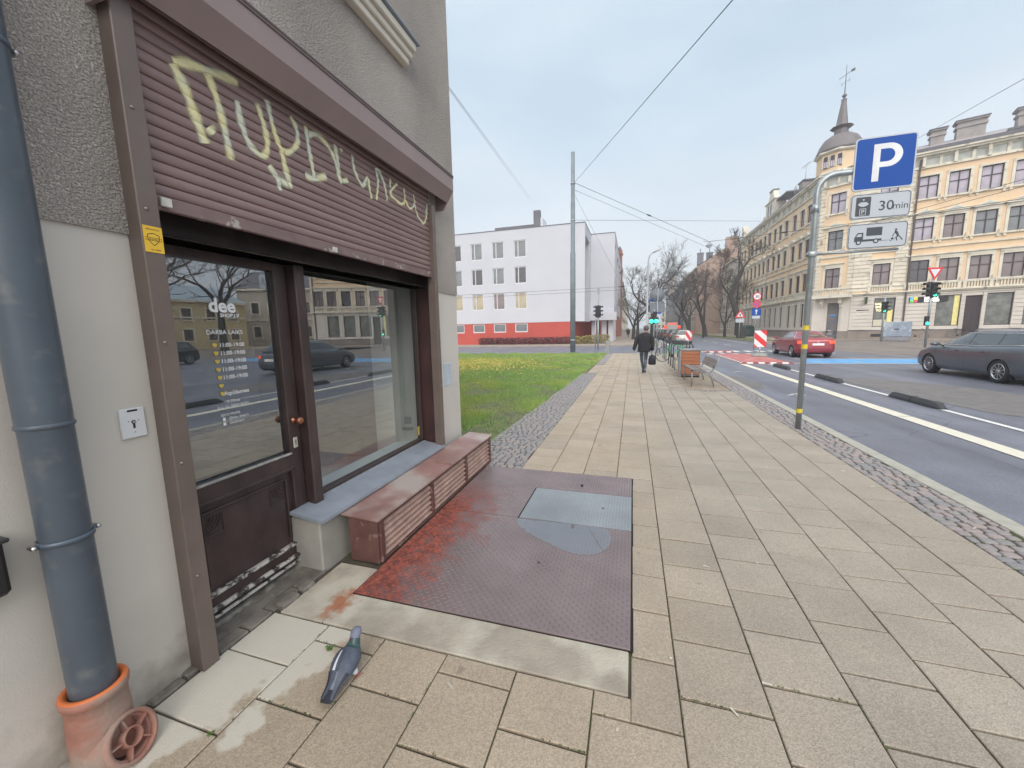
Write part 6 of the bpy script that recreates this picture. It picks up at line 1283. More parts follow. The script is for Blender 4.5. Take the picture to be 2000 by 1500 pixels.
g.quad(a, b, c, d); e, f, h_, i_ = FL.P(0, 18.0, .3), FL.P(LL+.3, 18.0, .3), FL.P(LL-2, 19.6, -5), FL.P(0, 19.6, -5); g.quad(e, f, h_, i_); g.quad(f, FC.P(0, 18.0, .3), FC.P(LC_, 18.2, .3), a, d, h_); g.quad(c, d, h_, i_, Vector((34, 90, 19.6))); g.use(M_roofd); FRt.box(g, .9, LR, 17.95, 18.25, -.2, .66); FL.box(g, 0, LL+.2, 17.95, 18.02, -.2, .64)
ro = obj('roof', g, yh, True, fixn=False)
M_chim = mat('grey chimney plaster', (.33, .31, .30), rough=.9, var=.15, vs=2)
for s_, w_, n_ in ((5.6, .95, -2.6), (7.9, 1.9, -3.0), (11.9, 2.1, -3.2), (16, 1.8, -3.0)):
    g = MB().use(M_chim); hb, ht = 18.7, 20.9 if w_ > 1 else 20.5; FRt.box(g, s_-w_/2, s_+w_/2, hb, ht, n_-.5, n_+.4); FRt.box(g, s_-w_/2-.1, s_+w_/2+.1, ht-.5, ht-.3, n_-.6, n_+.5); FRt.box(g, s_-w_/2-.15, s_+w_/2+.15, ht, ht+.12, n_-.65, n_+.55)
    g.use(M_roofd); FRt.box(g, s_-w_/2-.2, s_+w_/2+.2, ht+.12, ht+.22, n_-.7, n_+.6); obj('chimney', g, ro)
g = MB().use(M_roofd); FRt.box(g, 9.9, 11.1, 18.75, 18.95, -1.7, -.9); obj('roof_hatch', g, ro)
# dormer on the long side, small corner gable, satellite dish, aerial
g = MB().use(M_cream); y_ = YF-71; 
FL.box(g, YF-75.3, YF-71.2, 18.0, 20.6, -1.6, -.1); FL.box(g, YF-75.6, YF-70.9, 20.6, 20.75, -1.7, .05); g.prism([(YF-74.9, 20.75), (YF-71.6, 20.75), (YF-72.3, 21.5), (YF-72.5, 22.2), (YF-74.0, 22.2), (YF-74.2, 21.5)], -.9, -.2, lambda u, v, q: tuple(FL.P(u, v, q))); FL.box(g, YF-77, YF-75.3, 18.0, 19.2, -1.4, -.2); g.use(M_roofd); FL.box(g, YF-71.2, YF-67.0, 20.2, 20.35, -3, -.3); FL.box(g, YF-74.1, YF-72.4, 22.2, 22.35, -1, -.1)
for k in range(2): FL.box(g, YF-74.3+1.2*k, YF-73.8+1.2*k, 18.5, 20.2, -.1, -.08)
obj('dormer', g, ro, True)
ro.location = ro.location
for ch in ro.children:
    if ch.name.startswith('dormer') : ch.location = (0, 0, 0)
g = MB().use(M_cream); FL.box(g, .3, 1.6, 18, 20.2, -1, -.1); FL.box(g, .0, 1.0, 20.2, 20.7, -1, -.1); obj('corner_gable', g, yh, True)
g = MB().use(mat('dish white', (.55, .56, .57), rough=.5), True); cd = FL.P(YF-61.8, 18.9, .2); g.loft([[tuple(cd+Vector((-.12*(1-r_*r_)*-1-.1, r_*.55*math.cos(t), r_*.55*math.sin(t)))) for t in [2*math.pi*k/20 for k in range(20)]] for r_ in (1, .7, .4, .05)]); obj('satellite_dish', g, yh, True)
g = MB().use(M_chim); FL.box(g, YF-62.6, YF-61.2, 18.0, 19.7, -1.4, -.3); g.use(M_roofd); FL.box(g, YF-62.8, YF-61.0, 19.7, 19.85, -1.5, -.2); obj('chimney', g, yh, True)
g = MB().use(M_galv, True); c = FL.P(YF-61.5, 19.7, -.6); g.tube([c, c+Vector((0, 0, 1.9))], .03, 5); g.tube([c+Vector((0, -1.2, 1.9)), c+Vector((0, 1.2, 2.1))], .025, 5)
for k in range(6): q = c+Vector((0, -1.1+.4*k, 1.92)); g.tube([q-Vector((.3, 0, 0)), q+Vector((.3, 0, 0))], .012, 4)
obj('aerial', g, yh, True)
# turret
TC = Vector((21.45, 54.9, 0))
def octr(r_, z, n=8, ph=22.5): return [(TC.x+r_*math.cos(R(ph)+2*math.pi*k/n), TC.y+r_*math.sin(R(ph)+2*math.pi*k/n), z) for k in range(n)]
g = MB().use(M_peach); g.loft([octr(1.95, 17.9), octr(1.95, 20.0)]); g.use(M_cream); g.loft([octr(2.15, 20.0), octr(2.3, 20.12), octr(2.3, 20.25)]); g.loft([octr(2.1, 17.95), octr(2.1, 18.15)]); tu = obj('turret', g, yh, True)
FT = Fr(TC, FC.ang)
for a in (-.62, .0, .62):
    g = MB().use(M_wfr); ra = 1.83; FT.box(g, a-.20, a+.20, 18.55, 19.7, ra-.1, ra+.05); tw = obj('turret_window', g, tu); g = MB().use(M_cream); FT.box(g, a-.27, a-.20, 18.5, 19.8, ra-.1, ra+.09); FT.box(g, a+.2, a+.27, 18.5, 19.8, ra-.1, ra+.09); g.use(M_ppl); FT.box(g, a-.15, a-.02, 18.6, 19.2, ra+.05, ra+.055); FT.box(g, a+.02, a+.15, 18.6, 19.2, ra+.05, ra+.055); obj('surround', g, tw)
def rr_(r_, z, n=24): return octr(r_, z, n, 0)
g = MB().use(mat('brown sheet dome', (.16, .145, .15), rough=.5, var=.1, vs=1.5), True); g.loft([rr_(2.2, 20.25), rr_(2.05, 20.6), rr_(1.85, 21.2), rr_(1.5, 21.75), rr_(1.0, 22.1), rr_(.72, 22.2)]); g.smooth = False
g.loft([octr(.62, 22.2), octr(.62, 22.75), octr(1.05, 22.95), octr(.6, 23.1), octr(.52, 23.3), octr(.22, 25.6), octr(.26, 25.75), octr(.12, 25.9)]); g.smooth = True; g.loft([rr_(.05, 25.9, 12), rr_(.24, 26.15, 12), rr_(.05, 26.4, 12)]); dm = obj('dome', g, yh, True)
g = MB().use(M_roofd); t = lambda x, z: tuple(TC+Vector((x*.79, -x*.61, z))); g.tube([t(0, 26.3), t(0, 29.2)], [.05, .02], 6); g.tube([t(-.6, 28.05), t(.65, 28.45)], .03, 5); g.quad(t(.4, 28.3), t(.75, 28.3), t(.75, 28.6), t(.4, 28.55)); g.tube([t(-.35, 27.4), t(.3, 27.6)], .02, 5); g.tube([t(-.3, 27.2), t(-.35, 27.5)], .02, 4); g.tube([t(.3, 27.4), t(.35, 27.8)], .02, 4); obj('weather_vane', g, dm, fixn=False)
# downpipes
for F, a in ((FRt, 4.27), (FRt, 17.7), (FL, 1.0)): g = MB().use(mat('brown downpipe', (.10, .075, .07), rough=.6)); g.tube([F.P(a, .3, .14), F.P(a, 16.5, .14), F.P(a, 17.3, .3)], .075, 8); obj('downpipe', g, yh, True)
# shop signs
g = MB().use(M_dark); FRt.box(g, 4.55, 7.3, 3.62, 4.18, .05, .12); sg = obj('shop_sign', g, yh, True)
PS = lambda u, v, d: tuple(FRt.P(5.62+u, 3.66+v, .125))
g = MB().use(mat('lit sign lettering', (.9, .9, .85), rough=.5, emit=.7)); g.text('BRAIN', .34, lambda u, v, d: PS(u, v+.25, 0), align='LEFT', bold=.014); g.text('GAMES', .34, lambda u, v, d: PS(u, v-.0, 0), align='LEFT', bold=.014); obj('sign_lettering', g, sg, fixn=False)
for (u, v, c_) in ((4.62, 3.92, (.10, .45, .75)), (4.9, 3.92, (.85, .65, .05)), (4.62, 3.65, (.15, .6, .15)), (4.9, 3.65, (.75, .08, .12))):
    g = MB().use(mat('sign tile %.2f' % c_[0], c_, rough=.5, emit=.5)); FRt.box(g, u, u+.25, v, v+.25, .12, .128); g.use(M_dark); g.lathe([(.05, 0), (.05, .01)], 10, tuple(FRt.P(u+.12, v+.13, .13)), 'y'); obj('sign_tile', g, sg)
g = MB().use(mat('lit window words', (.85, .72, .42), rough=.5, emit=.9))
for k, tx_ in enumerate(('GALDA', 'SPĒĻU', 'TOPS')): g.text(tx_, .30, lambda u, v, d, k=k: tuple(FRt.P(2.5+u, 3.55-.34*k+v, -.15)), bold=.012)
obj('window_lettering', g, yh, True, fixn=False)
g = MB().use(M_dark); FRt.box(g, 1.15, 1.32, 3.7, 4.4, .06, .7); g.use(mat('sign green box', (.2, .35, .12))); FRt.box(g, 1.13, 1.15, 3.75, 4.35, .1, .66); obj('hanging_sign', g, yh, True)
g = MB().use(M_dark); FRt.box(g, .55, 1.6, 2.98, 3.1, .05, .07); obj('street_name_plate', g, yh, True)
g = MB().use(M_tail2); FL.box(g, LL-1.0, LL-.9, 3.4, 4.3, .06, .5); g.use(M_tape); FL.box(g, LL-.9, LL-.89, 3.9, 4.3, .06, .5); obj('hanging_sign', g, yh, True)
# ---------------------------------------------------------------- white school block
M_white_r = mat('pale lilac white render', (.57, .585, .635), rough=.85, var=.03, vs=.4)
M_redw = mat('brick red painted base', (.50, .085, .065), rough=.75, var=.07, vs=.7)
M_wwf = mat('white window frame', (.70, .70, .72), rough=.5)
wb_ = thing('school_block', 'white flat roofed school block with a brick red painted base', 'building', (-5.32, 46, 0))
FWb = Fr((-45.32, 46, 0), 0); o_ = lambda x: x+45.32
pw = {'o': win_unit('window', 1.50, 1.95, '', M_wwf, M_wwf, M_pgr, wb_, depth=.16, mull=.33, trans=0, fw=.10)}; pb = {'o': win_unit('basement_window', 1.6, 1.06, '', M_wwf, M_wwf, M_pgr, wb_, depth=.2, mull=0, trans=0, fw=.12)}
axw = [o_(-12.9-2.76*k) for k in range(11)]; Hh = []
for z, pms in ((10.24, [M_pyl, M_pgr, M_pgr, M_pdk]), (7.22, [M_pdk, M_pgr, M_pdk, M_pgr]), (4.22, [M_pyl, M_pbr, M_pyl, M_pyl])): Hh += wins(FWb, wb_, pw, axw, 1.5, z, 1.95, pms)
Hb = wins(FWb, wb_, pb, axw, 1.6, 1.45, 1.06)
g = MB().use(M_white_r); FWb.wall(g, 0, 40, 2.58, 13.45, Hh, .28); S_ = Fr((-5.32, 46, 0), R(90))
S_.wall(g, 0, 6.8, 2.58, 13.45, [(.45, 4.6, 3.6, 12.2)], .6); g.quad((-45.32, 46, 13.45), (-5.32, 46, 13.45), (-5.32, 60, 13.45), (-45.32, 60, 13.45)); g.quad((-45.32, 46, 2.58), (-5.32, 46, 2.58), (-5.32, 52.8, 2.58), (-45.32, 52.8, 2.58))
FB = Fr((-5.32, 52.8, 0), 0); FB.wall(g, 0, 2.95, 3.6, 13.6, [], .1); S2 = Fr((-2.37, 52.8, 0), R(90)); S2.wall(g, 0, 26, 3.6, 13.6, [(1.0, 3.2, 4.6, 12.4), (8, 12, 4.6, 12), (15, 19, 4.6, 12)], .5)
g.quad((-5.32, 52.8, 13.6), (-2.37, 52.8, 13.6), (-2.37, 78, 13.6), (-5.32, 78, 13.6)); g.quad((-5.32, 52.8, 3.6), (-2.37, 52.8, 3.6), (-2.37, 78, 3.6), (-5.32, 78, 3.6))
for (x, y) in ((-4.9, 53.1), (-3.6, 53.2), (-2.75, 53.1), (-2.75, 57), (-2.75, 61)): g.box(x-.3, x+.3, y-.3, y+.3, 0, 3.6)
g.box(-5.32, -2.0, 51.6, 52.78, 2.75, 3.75); obj('wall', g, wb_, True, fixn=False)
g = MB().use(M_redw); FWb.wall(g, 0, 38.6, 0, 2.58, Hb, .2, n=-.03); obj('painted_base', g, wb_, True, fixn=False); g = MB().use(M_redw); g.quad((-6.72, 46.03, 0), (-6.72, 57, 0), (-6.72, 57, 2.58), (-6.72, 46.03, 2.58)); g.quad((-6.7, 57, 0), (-4.4, 57, 0), (-4.4, 57, 3.6), (-6.7, 57, 3.6)); g.quad((-4.4, 62, 0), (-2.6, 62, 0), (-2.6, 62, 3.6), (-4.4, 62, 3.6)); obj('porch_wall', g, wb_, True, fixn=False)
g = MB().use(mat('dark stair glazing', (.05, .045, .06), rough=.1, spec=1)); S_.box(g, .45, 4.6, 3.6, 12.2, -.6, -.55); S2.box(g, 1, 3.2, 4.6, 12.4, -.5, -.45); S2.box(g, 8, 12, 4.6, 12, -.5, -.45); S2.box(g, 15, 19, 4.6, 12, -.5, -.45)
g.use(mat('maroon glazing bar', (.12, .06, .07))); 
for k in range(7): S_.box(g, .45, 4.6, 3.8+1.35*k, 3.95+1.35*k, -.55, -.48)
for k in range(3): S_.box(g, 1.4+k, 1.5+k, 3.6, 12.2, -.55, -.47)
obj('stair_window', g, wb_, True)
g = MB().use(M_roofd); FWb.box(g, 0, 40.03, 13.45, 13.53, -.3, .04); S_.box(g, .05, 6.7, 13.45, 13.53, -.3, .04); FB.box(g, 0, 2.98, 13.6, 13.68, -.3, .04); S2.box(g, .05, 26, 13.6, 13.68, -.3, .04); g.box(-17, -11.9, 49, 55, 13.45, 14.6); g.box(-11.7, -10.9, 48, 48.6, 13.45, 15.9); g.use(M_white_r); g.box(-10.88, -10.6, 48.1, 50.5, 13.45, 15.0); obj('roof', g, wb_, True)
# hedge and bush in front
def leaf_mass(mb, boxes, n, s, m):
    mb.use(m)
    for (cx, cy, cz, a, b, c) in boxes:
        for _ in range(n):
            u, v, t = (rnd.uniform(-1, 1) for _ in range(3)); q = (abs(u)**3+abs(v)**3+abs(t)**3)**(1/3)
            if q > 1: u, v, t = u/q, v/q, t/q
            p = Vector((cx+u*a, cy+v*b, cz+t*c)); d = Vector((rnd.gauss(0, 1), rnd.gauss(0, 1), rnd.gauss(0, 1))).normalized()*s*rnd.uniform(.6, 1.4); e = d.orthogonal().normalized()*s*.6
            mb.quad(p-d, p-e, p+d, p+e)
hd = thing('hedge', 'low dark maroon hedge along the red base of the white school block', 'hedge', (-12, 45.3, 0))
g = MB(); leaf_mass(g, [(x, 45.3, .42, .9, .4, .42) for x in [-7.5-1.4*k for k in range(8)]], 420, .09, mat('maroon twigs', (.13, .045, .05), rough=.9, island=.4)); obj('foliage', g, hd, True, fixn=False)
g = MB().use(mat('twig brown', (.07, .05, .04), rough=.9)); 
for k in range(60): x = rnd.uniform(-18, -7); g.tube([(x, 45.3, 0), (x+rnd.uniform(-.2, .2), 45.3+rnd.uniform(-.2, .2), .8)], .012, 4)
obj('stem', g, hd, True)
bs_ = thing('bush', 'rounded ochre green bushes at the corner of the white school block', 'bush', (-4.5, 44.8, 0))
g = MB(); leaf_mass(g, [(-5.7, 44.8, .45, .9, .6, .45), (-4.4, 45.2, .5, .9, .7, .5), (-3.3, 46, .55, .8, .8, .5)], 700, .08, mat('ochre leaves', (.24, .20, .07), rough=.9, island=.5)); obj('foliage', g, bs_, True, fixn=False)
# ---------------------------------------------------------------- further houses
M_brick = mat('red brown brick', (.30, .115, .09), rough=.9, var=.22, vs=3)
def house(name, label, F, w_, h, dep, wall_m, axes, floors, ww=1.2, wh=1.8, roof_m=M_roofd, rh=2.5, pm=M_pdk, trim=M_cream):
    t = thing(name, label, 'building', F.P(w_/2, 0)); pr = {'o': win_unit('window', ww, wh, 'plain', M_wfr, trim, pm, t)}; H_ = []
    for z in floors: H_ += wins(F, t, pr, axes, ww, z, wh)
    g = MB().use(wall_m); F.wall(g, 0, w_, -.2, h, H_, .24); g.quad(F.P(0, -.2), F.P(0, h), F.P(0, h, -dep), F.P(0, -.2, -dep)); g.quad(F.P(w_, -.2), F.P(w_, -.2, -dep), F.P(w_, h, -dep), F.P(w_, h)); g.quad(F.P(0, -.2, -dep), F.P(0, h, -dep), F.P(w_, h, -dep), F.P(w_, -.2, -dep)); obj('wall', g, t, True, fixn=False)
    g = MB().use(trim); F.box(g, -.1, w_+.1, h-.3, h, 0, .4); obj('cornice', g, t, True); g = MB().use(trim); F.box(g, 0, w_, 4.2, 4.4, 0, .15); obj('string_course', g, t, True)
    g = MB().use(roof_m); g.quad(F.P(-.1, h, .4), F.P(w_+.1, h, .4), F.P(w_+.1, h+rh, -dep/2), F.P(-.1, h+rh, -dep/2)); g.quad(F.P(-.1, h, -dep-.2), F.P(-.1, h+rh, -dep/2), F.P(w_+.1, h+rh, -dep/2), F.P(w_+.1, h, -dep-.2)); 
    g.use(wall_m); g.add([F.P(0, h), F.P(0, h, -dep), F.P(0, h+rh, -dep/2)], [(0, 1, 2)]); g.add([F.P(w_, h), F.P(w_, h, -dep), F.P(w_, h+rh, -dep/2)], [(0, 1, 2)]); rf = obj('roof', g, t, True, fixn=False)
    return t, rf
west = lambda x, y1: Fr((x, y1, 0), R(-90)); east = lambda x, y0: Fr((x, y0, 0), R(90))
M_tan = mat('tan stucco firewall', (.40, .29, .23), rough=.9, var=.10, vs=.5)
M_gc = mat('grey cream facade', (.42, .39, .34), rough=.85, var=.1, vs=1)
M_slate = mat('blue grey slate', (.15, .16, .19), rough=.6, var=.12, vs=2)
h1, r1 = house('town_house', 'grey cream town house next down the street after the peach corner house', west(19.6, 103.6), 13.4, 15.2, 12, M_gc, [1.6+2.2*k for k in range(5)], (1.2, 5.2, 8.6, 11.8))
h2, r2 = house('town_house', 'tall town house with a blank tan firewall and two grey chimneys', west(14.4, 128), 24, 15.8, 14, M_tan, [1.6+2.4*k for k in range(9)], (1.2, 5.2, 8.6, 11.8), roof_m=M_slate, rh=4.6)
for x in (14.6, 16.6): g = MB().use(M_slate); g.box(x, x+1.25, 106, 107.2, 15.2, 19.0); g.box(x-.1, x+1.35, 105.9, 107.3, 19.0, 19.2); g.tube([(x+.6, 106.6, 19.2), (x+.6, 106.6, 20.2)], .1, 6); obj('chimney', g, r2) 
g = MB().use(M_tan); g.box(20.2, 22.8, 104.1, 105.2, 19.0, 22.0); obj('chimney', g, r2)
h3, r3 = house('town_house', 'slate grey mansard roofed house far down the right side', west(13.9, 190), 61, 14.2, 14, M_slate, [2+3*k for k in range(19)], (1.2, 5.2, 9), roof_m=M_slate, rh=4, trim=M_gc)
h4, r4 = house('town_house', 'small cream house closing the far end of the street', Fr((9, 250, 0), 0), 14, 11.5, 10, mat('cream facade far', (.55, .50, .42), rough=.9), [1.5+2.2*k for k in range(6)], (1.5, 5, 8.4), rh=2)
h5, r5 = house('town_house', 'grey town house far behind the cars', Fr((23, 262, 0), 0), 18, 15, 10, M_gc, [1.5+2.4*k for k in range(7)], (1.5, 5, 8.4, 11.6), rh=2)
bh = thing('brick_house', 'red brown brick house with a tall corner pier beyond the white school block', 'building', (-4, 92, 0))
g = MB().use(M_brick); g.box(-14, -2.6, 84, 100, 0, 15.0); g.box(-3.3, -2.3, 83.4, 84.4, 0, 17.2); g.box(-3.45, -2.15, 83.25, 84.55, 16.2, 16.5); obj('wall', g, bh, True)
g = MB().use(M_roofd); g.box(-14.1, -2.5, 84.6, 100.1, 15.0, 15.25); g.lathe([(.25, 17.2), (.3, 17.5), (.08, 17.9)], 10, (-2.8, 83.9, 0)); obj('roof', g, bh, True)
for k in range(4):
    for z in (2, 6, 10): g = MB().use(M_pdk); g.box(-2.6, -2.585, 86+3.4*k, 87.3+3.4*k, z, z+2.2); obj('window', g, bh, True)
h6, r6 = house('town_house', 'cream town house beyond the brick house on the left side', east(-2.9, 104), 46, 13.5, 12, mat('pale facade left', (.50, .47, .40), rough=.9), [2+3*k for k in range(14)], (1.5, 5.2, 9))
h7, r7 = house('town_house', 'grey town house farthest away on the left side', east(-2.9, 152), 90, 13, 12, M_gc, [3+4.5*k for k in range(18)], (1.5, 5.2, 9))
sp_ = thing('church_spire', 'distant slender grey church spire above the street end', 'church', (23.2, 270, 0))
g = MB().use(M_gc); g.box(-2.2, 2.2, -2.2, 2.2, 0, 33); obj('tower', g, sp_)
g = MB().use(mat('green grey spire', (.17, .21, .21), rough=.6)); g.loft([[(r_*math.cos(R(22.5)+k*math.pi/4), r_*math.sin(R(22.5)+k*math.pi/4), z) for k in range(8)] for r_, z in ((3.6, 33), (3.0, 35), (1.4, 38.5), (.25, 42), (.25, 44))]); obj('spire', g, sp_)
# buff house and yard mirrored in the shop door (out of the picture to the right)
h8, r8 = house('town_house', 'low buff house across the road mirrored in the shop door', west(52, 46), 44, 6.6, 12, mat('buff facade', (.55, .47, .27), rough=.9), [2+3.2*k for k in range(13)], (1.2, 4.0), wh=1.5, roof_m=mat('pale blue sheet roof', (.30, .38, .44), rough=.5), rh=2.6)
h9, r9 = house('town_house', 'grey gabled house beside the right end of the peach house', Fr((44, 56, 0), R(-20)), 16, 9.5, 10, M_gc, [2+2.8*k for k in range(5)], (1.4, 5.4), rh=3.5)
# ================================================================== bare street trees
M_bark = mat('dark wet bark', (.042, .036, .034), rough=.9, var=.3, vs=4, bump=.8, bs=18, stretch=(1, 1, .4))
M_twig = mat('twig bark', (.075, .06, .052), rough=.9, var=.2, vs=3)
def bare_tree(label, x, y, h, r0, seed, lean=(0, 0), spread=.55, levels=6, fork=.3, trunk_pts=None, group='bare trees along the street', name='bare_tree'):
    rn = random.Random(seed); t = thing(name, label, 'tree', (x, y, 0), 0, group); g = MB().use(M_bark, True); c = MB().use(M_twig, True)
    def seg(mb, p, d, ln, r, n=3, wig=.10, sides=5, up=.04):
        pts = [p]; rs = [r]; q = p.copy(); dd = d.copy()
        for i in range(n):
            dd = (dd+Vector((rn.gauss(0, wig), rn.gauss(0, wig), rn.gauss(0, wig)+up))).normalized(); q = q+dd*ln/n; pts.append(q.copy()); rs.append(max(.014, r*(1-.32*(i+1)/n)))
        mb.tube(pts, rs, sides, cap=False); return pts, dd, rs[-1]
    def grow(p, d, ln, r, lv):
        pts, dd, re = seg(g if lv <= 1 else c, p, d, ln, r, 4 if lv < 3 else 3, .13 if lv < 4 else .17, 7 if lv <= 1 else (4 if lv < 4 else 3), .05 if lv < 4 else .09)
        if lv >= levels: return
        n = rn.choice((2, 3)) if lv < 2 else rn.choice((2, 2, 3, 3))
        for k in range(n):
            a = rn.uniform(0, 6.283); s_ = spread*rn.uniform(.55, 1.25); o = dd.orthogonal().normalized(); o.rotate(Matrix.Rotation(a, 3, dd)); nd = (dd*math.cos(s_)+o*math.sin(s_)).normalized()
            b = pts[-1] if k < 2 else pts[-2]; grow(b, nd, ln*rn.uniform(.62, .84), re*(.82 if k == 0 else rn.uniform(.5, .72)), lv+1)
        if lv >= 1:
            for k in range(3 if lv < 4 else 2):
                b = rn.choice(pts[1:-1]); o = dd.orthogonal().normalized(); o.rotate(Matrix.Rotation(rn.uniform(0, 6.28), 3, dd)); nd = (dd*.5+o).normalized(); grow(b, nd, ln*.5, re*.4, max(lv+2, levels-1))
    if trunk_pts:
        P_ = [Vector(p) for p in trunk_pts]; n = len(P_); rs = [r0*(1-.5*i/(n-1)) for i in range(n)]; rs[0] *= 1.25; g.tube(P_, rs, 10, cap=False); d = (P_[-1]-P_[-2]).normalized(); p = P_[-1]; r = rs[-1]; mid = P_[n//2]
        o = Vector((-.8, 0, .6)).normalized(); grow(mid, o, h*.16, r*.55, 1)
    else:
        tl_ = h*fork; P_ = [Vector((0, 0, -.1)), Vector((lean[0]*tl_*.3, lean[1]*tl_*.3, tl_*.45)), Vector((lean[0]*tl_, lean[1]*tl_, tl_))]; g.tube(P_, [r0*1.25, r0, r0*.85], 10, cap=False); d = (P_[-1]-P_[-2]).normalized(); p = P_[-1]; r = r0*.85
    L0 = (h-p.z)*.30
    for k in range(3 if not trunk_pts else 2):
        a = 2.1*k+rn.uniform(0, 1.2); s_ = spread*rn.uniform(.6, 1.2); o = Vector((math.cos(a), math.sin(a), 0)); nd = (d*math.cos(s_)+o*math.sin(s_)).normalized(); grow(p.copy(), nd, L0*rn.uniform(.85, 1.1), r*rn.uniform(.55, .8), 1)
    obj('trunk', g, t, fixn=False); obj('crown', c, t, fixn=False); return t
bare_tree('tall wide crowned bare tree behind the street lamp, largest on the left side', 3.3, 72, 15.6, .42, 211, spread=.62, levels=7, fork=.27)
bare_tree('smaller bare tree over the far left pavement beside the brick house', .1, 62, 9.6, .24, 12, spread=.55, fork=.18)
bare_tree('huge dark leaning bare tree in front of the cream houses, nearest on the right verge', 14.0, 60, 15, .46, 23, spread=.55, trunk_pts=[(0, 0, -.1), (-.25, 0, 1.8), (-.9, 0, 4.2), (-1.5, 0, 5.6), (-.9, 0, 7.4), (-.2, .1, 9.2)], levels=7)
bare_tree('bare tree next after the huge leaning tree on the right verge', 13.6, 68, 10.5, .20, 31, spread=.45, fork=.16, levels=7)
bare_tree('forked bare tree third along the right verge', 12.2, 76, 13, .32, 44, lean=(-.25, 0), spread=.6, fork=.3, levels=7)
bare_tree('bare tree fourth along the right verge, leaning over the road', 11.0, 86, 13, .34, 57, lean=(-.35, 0), spread=.62, fork=.34, levels=7)
bare_tree('bare tree in the grey tangle far along the right verge', 12.4, 99, 13, .32, 63, spread=.6, levels=5)
bare_tree('bare tree farthest along the right verge', 12.2, 118, 13, .32, 71, spread=.6, levels=5)
bare_tree('bare tree on the left pavement behind the tall one', 1.0, 88, 12, .3, 83, spread=.6, levels=5)
bare_tree('bare tree far down the left pavement', .4, 112, 12, .3, 91, spread=.6, levels=5)
for i, (x, y, h, lb) in enumerate(((37, 31, 15, 'first'), (35, 22.5, 14, 'second'), (39, 26, 16, 'third'))):
    bare_tree('%s bare tree in front of the buff house mirrored in the shop door' % lb, x, y, h, .34, 101+i, spread=.65, levels=5, group='bare trees mirrored in the shop front')
# tall plain masts for the overhead wires
m2 = thing('trolley_mast', 'thin dark wire mast among the trees of the right verge', 'mast', (10.3, 66, 0)); g = MB().use(mat('dark mast', (.05, .045, .045), rough=.7), True); g.lathe([(.16, 0), (.12, 9.3), (.03, 9.35)], 12); obj('pole', g, m2); g = MB().use(M_dark); g.box(-.2, .2, -.02, .02, 8.9, 9.0); obj('bracket', g, m2)
m3 = thing('trolley_mast', 'thin dark wire mast against the far end of the peach house', 'mast', (17.3, 78, 0)); g = MB().use(MATS['dark mast'], True); g.lathe([(.16, 0), (.12, 13.5), (.03, 13.6)], 12); obj('pole', g, m3)
M_wire = mat('wire', (.06, .06, .065), rough=.6)
def wire(label, a, b, r_=.012, sag=.15, ins=None):
    a, b = Vector(a), Vector(b); t = thing('overhead_wire', label, 'wire', a, 0, 'overhead wires'); g = MB().use(M_wire); d = b-a; n = 14
    g.tube([d*(k/n)+Vector((0, 0, -sag*4*(k/n)*(1-k/n))) for k in range(n+1)], r_, 4); obj('cable', g, t)
    if ins: g = MB().use(M_dark, True); p = d*ins; q = d.normalized(); g.tube([p-q*.25+Vector((0, 0, -sag*4*ins*(1-ins))), p+Vector((0, 0, -sag*4*ins*(1-ins))), p+q*.25+Vector((0, 0, -sag*4*ins*(1-ins)))], [.03, .06, .03], 8); obj('insulator', g, t)
wire('wire rising steeply from the tall grey mast up to the top edge of the picture', (-4.05, 28.6, 11.65), (4.6, 1.0, 6.6), .014, 0)
wire('upper wire from the tall grey mast sloping right to the street crossing', (-4.05, 28.6, 11.66), (6.1, 38.2, 8.85), .016, .0, .5)
wire('lower wire from the tall grey mast sloping right to the street crossing', (-4.05, 28.6, 11.2), (5.9, 38, 8.38), .011, .0)
wire('wire continuing from the crossing knot to the dark mast on the right', (6.1, 38.2, 8.85), (17.3, 78, 12.0), .012, .1)
wire('level wire from the mast across to the peach corner house', (-4.15, 28.6, 9.21), (19.95, 54.6, 13.2), .012, .0)
wire('left one of two wires crossing the sky above the white school block', (-2.19, 4.52, 4.60), (-9.73, 40, 14.31), .0035, 0); wire('right one of two wires crossing the sky above the white school block', (-2.15, 4.52, 4.52), (-9.32, 40, 13.44), .003, 0)
wire('upper of two tram wires across the front of the white school block', (-30, 36, 5.3), (-.6, 36, 5.24), .012, .05, .985); wire('lower of two tram wires across the front of the white school block', (-30, 35.6, 4.95), (-.6, 35.8, 4.95), .012, .05)
wire('wire running off from the grey mast down across the white block', (-4.1, 28.6, 11.0), (-1.0, 40, 5.6), .009, 0)
wire('upper of the tram wires crossing the upper right over the peach house', (22, 18, 8.7), (14.4, 40, 8.75), .013, .05); wire('lower of the tram wires crossing the upper right over the peach house', (22, 17.5, 8.2), (14.2, 40, 8.5), .013, .05)
wire('thin wire low over the peach house, beneath the tram wires', (22, 17, 7.6), (14, 41, 8.1), .008, .05); wire('wire against the sky above the peach house chimneys', (12.5, 17, 9.6), (20.2, 40, 15.4), .012, .0)
wire('short thick wire over the signal left of the peach house', (6.1, 38.2, 8.85), (22, 30, 8.4), .016, .1, .3)
hl_ = thing('hanging_lamp', 'small street lamp hung from the wire knot over the crossing', 'lamp', (6.1, 38.2, 8.85)); g = MB().use(mat('lamp shade grey', (.30, .32, .34), rough=.5), True); g.lathe([(.03, 0), (.05, -.12), (.24, -.28), (.26, -.36), (.2, -.40)], 16); g.tube([(-.5, 0, .05), (0, 0, -.02), (.5, 0, .05)], .02, 5); obj('shade', g, hl_); g = MB().use(M_swht, True); g.lathe([(.2, -.40), (.14, -.50), (.02, -.54)], 14); obj('glass_bowl', g, hl_)
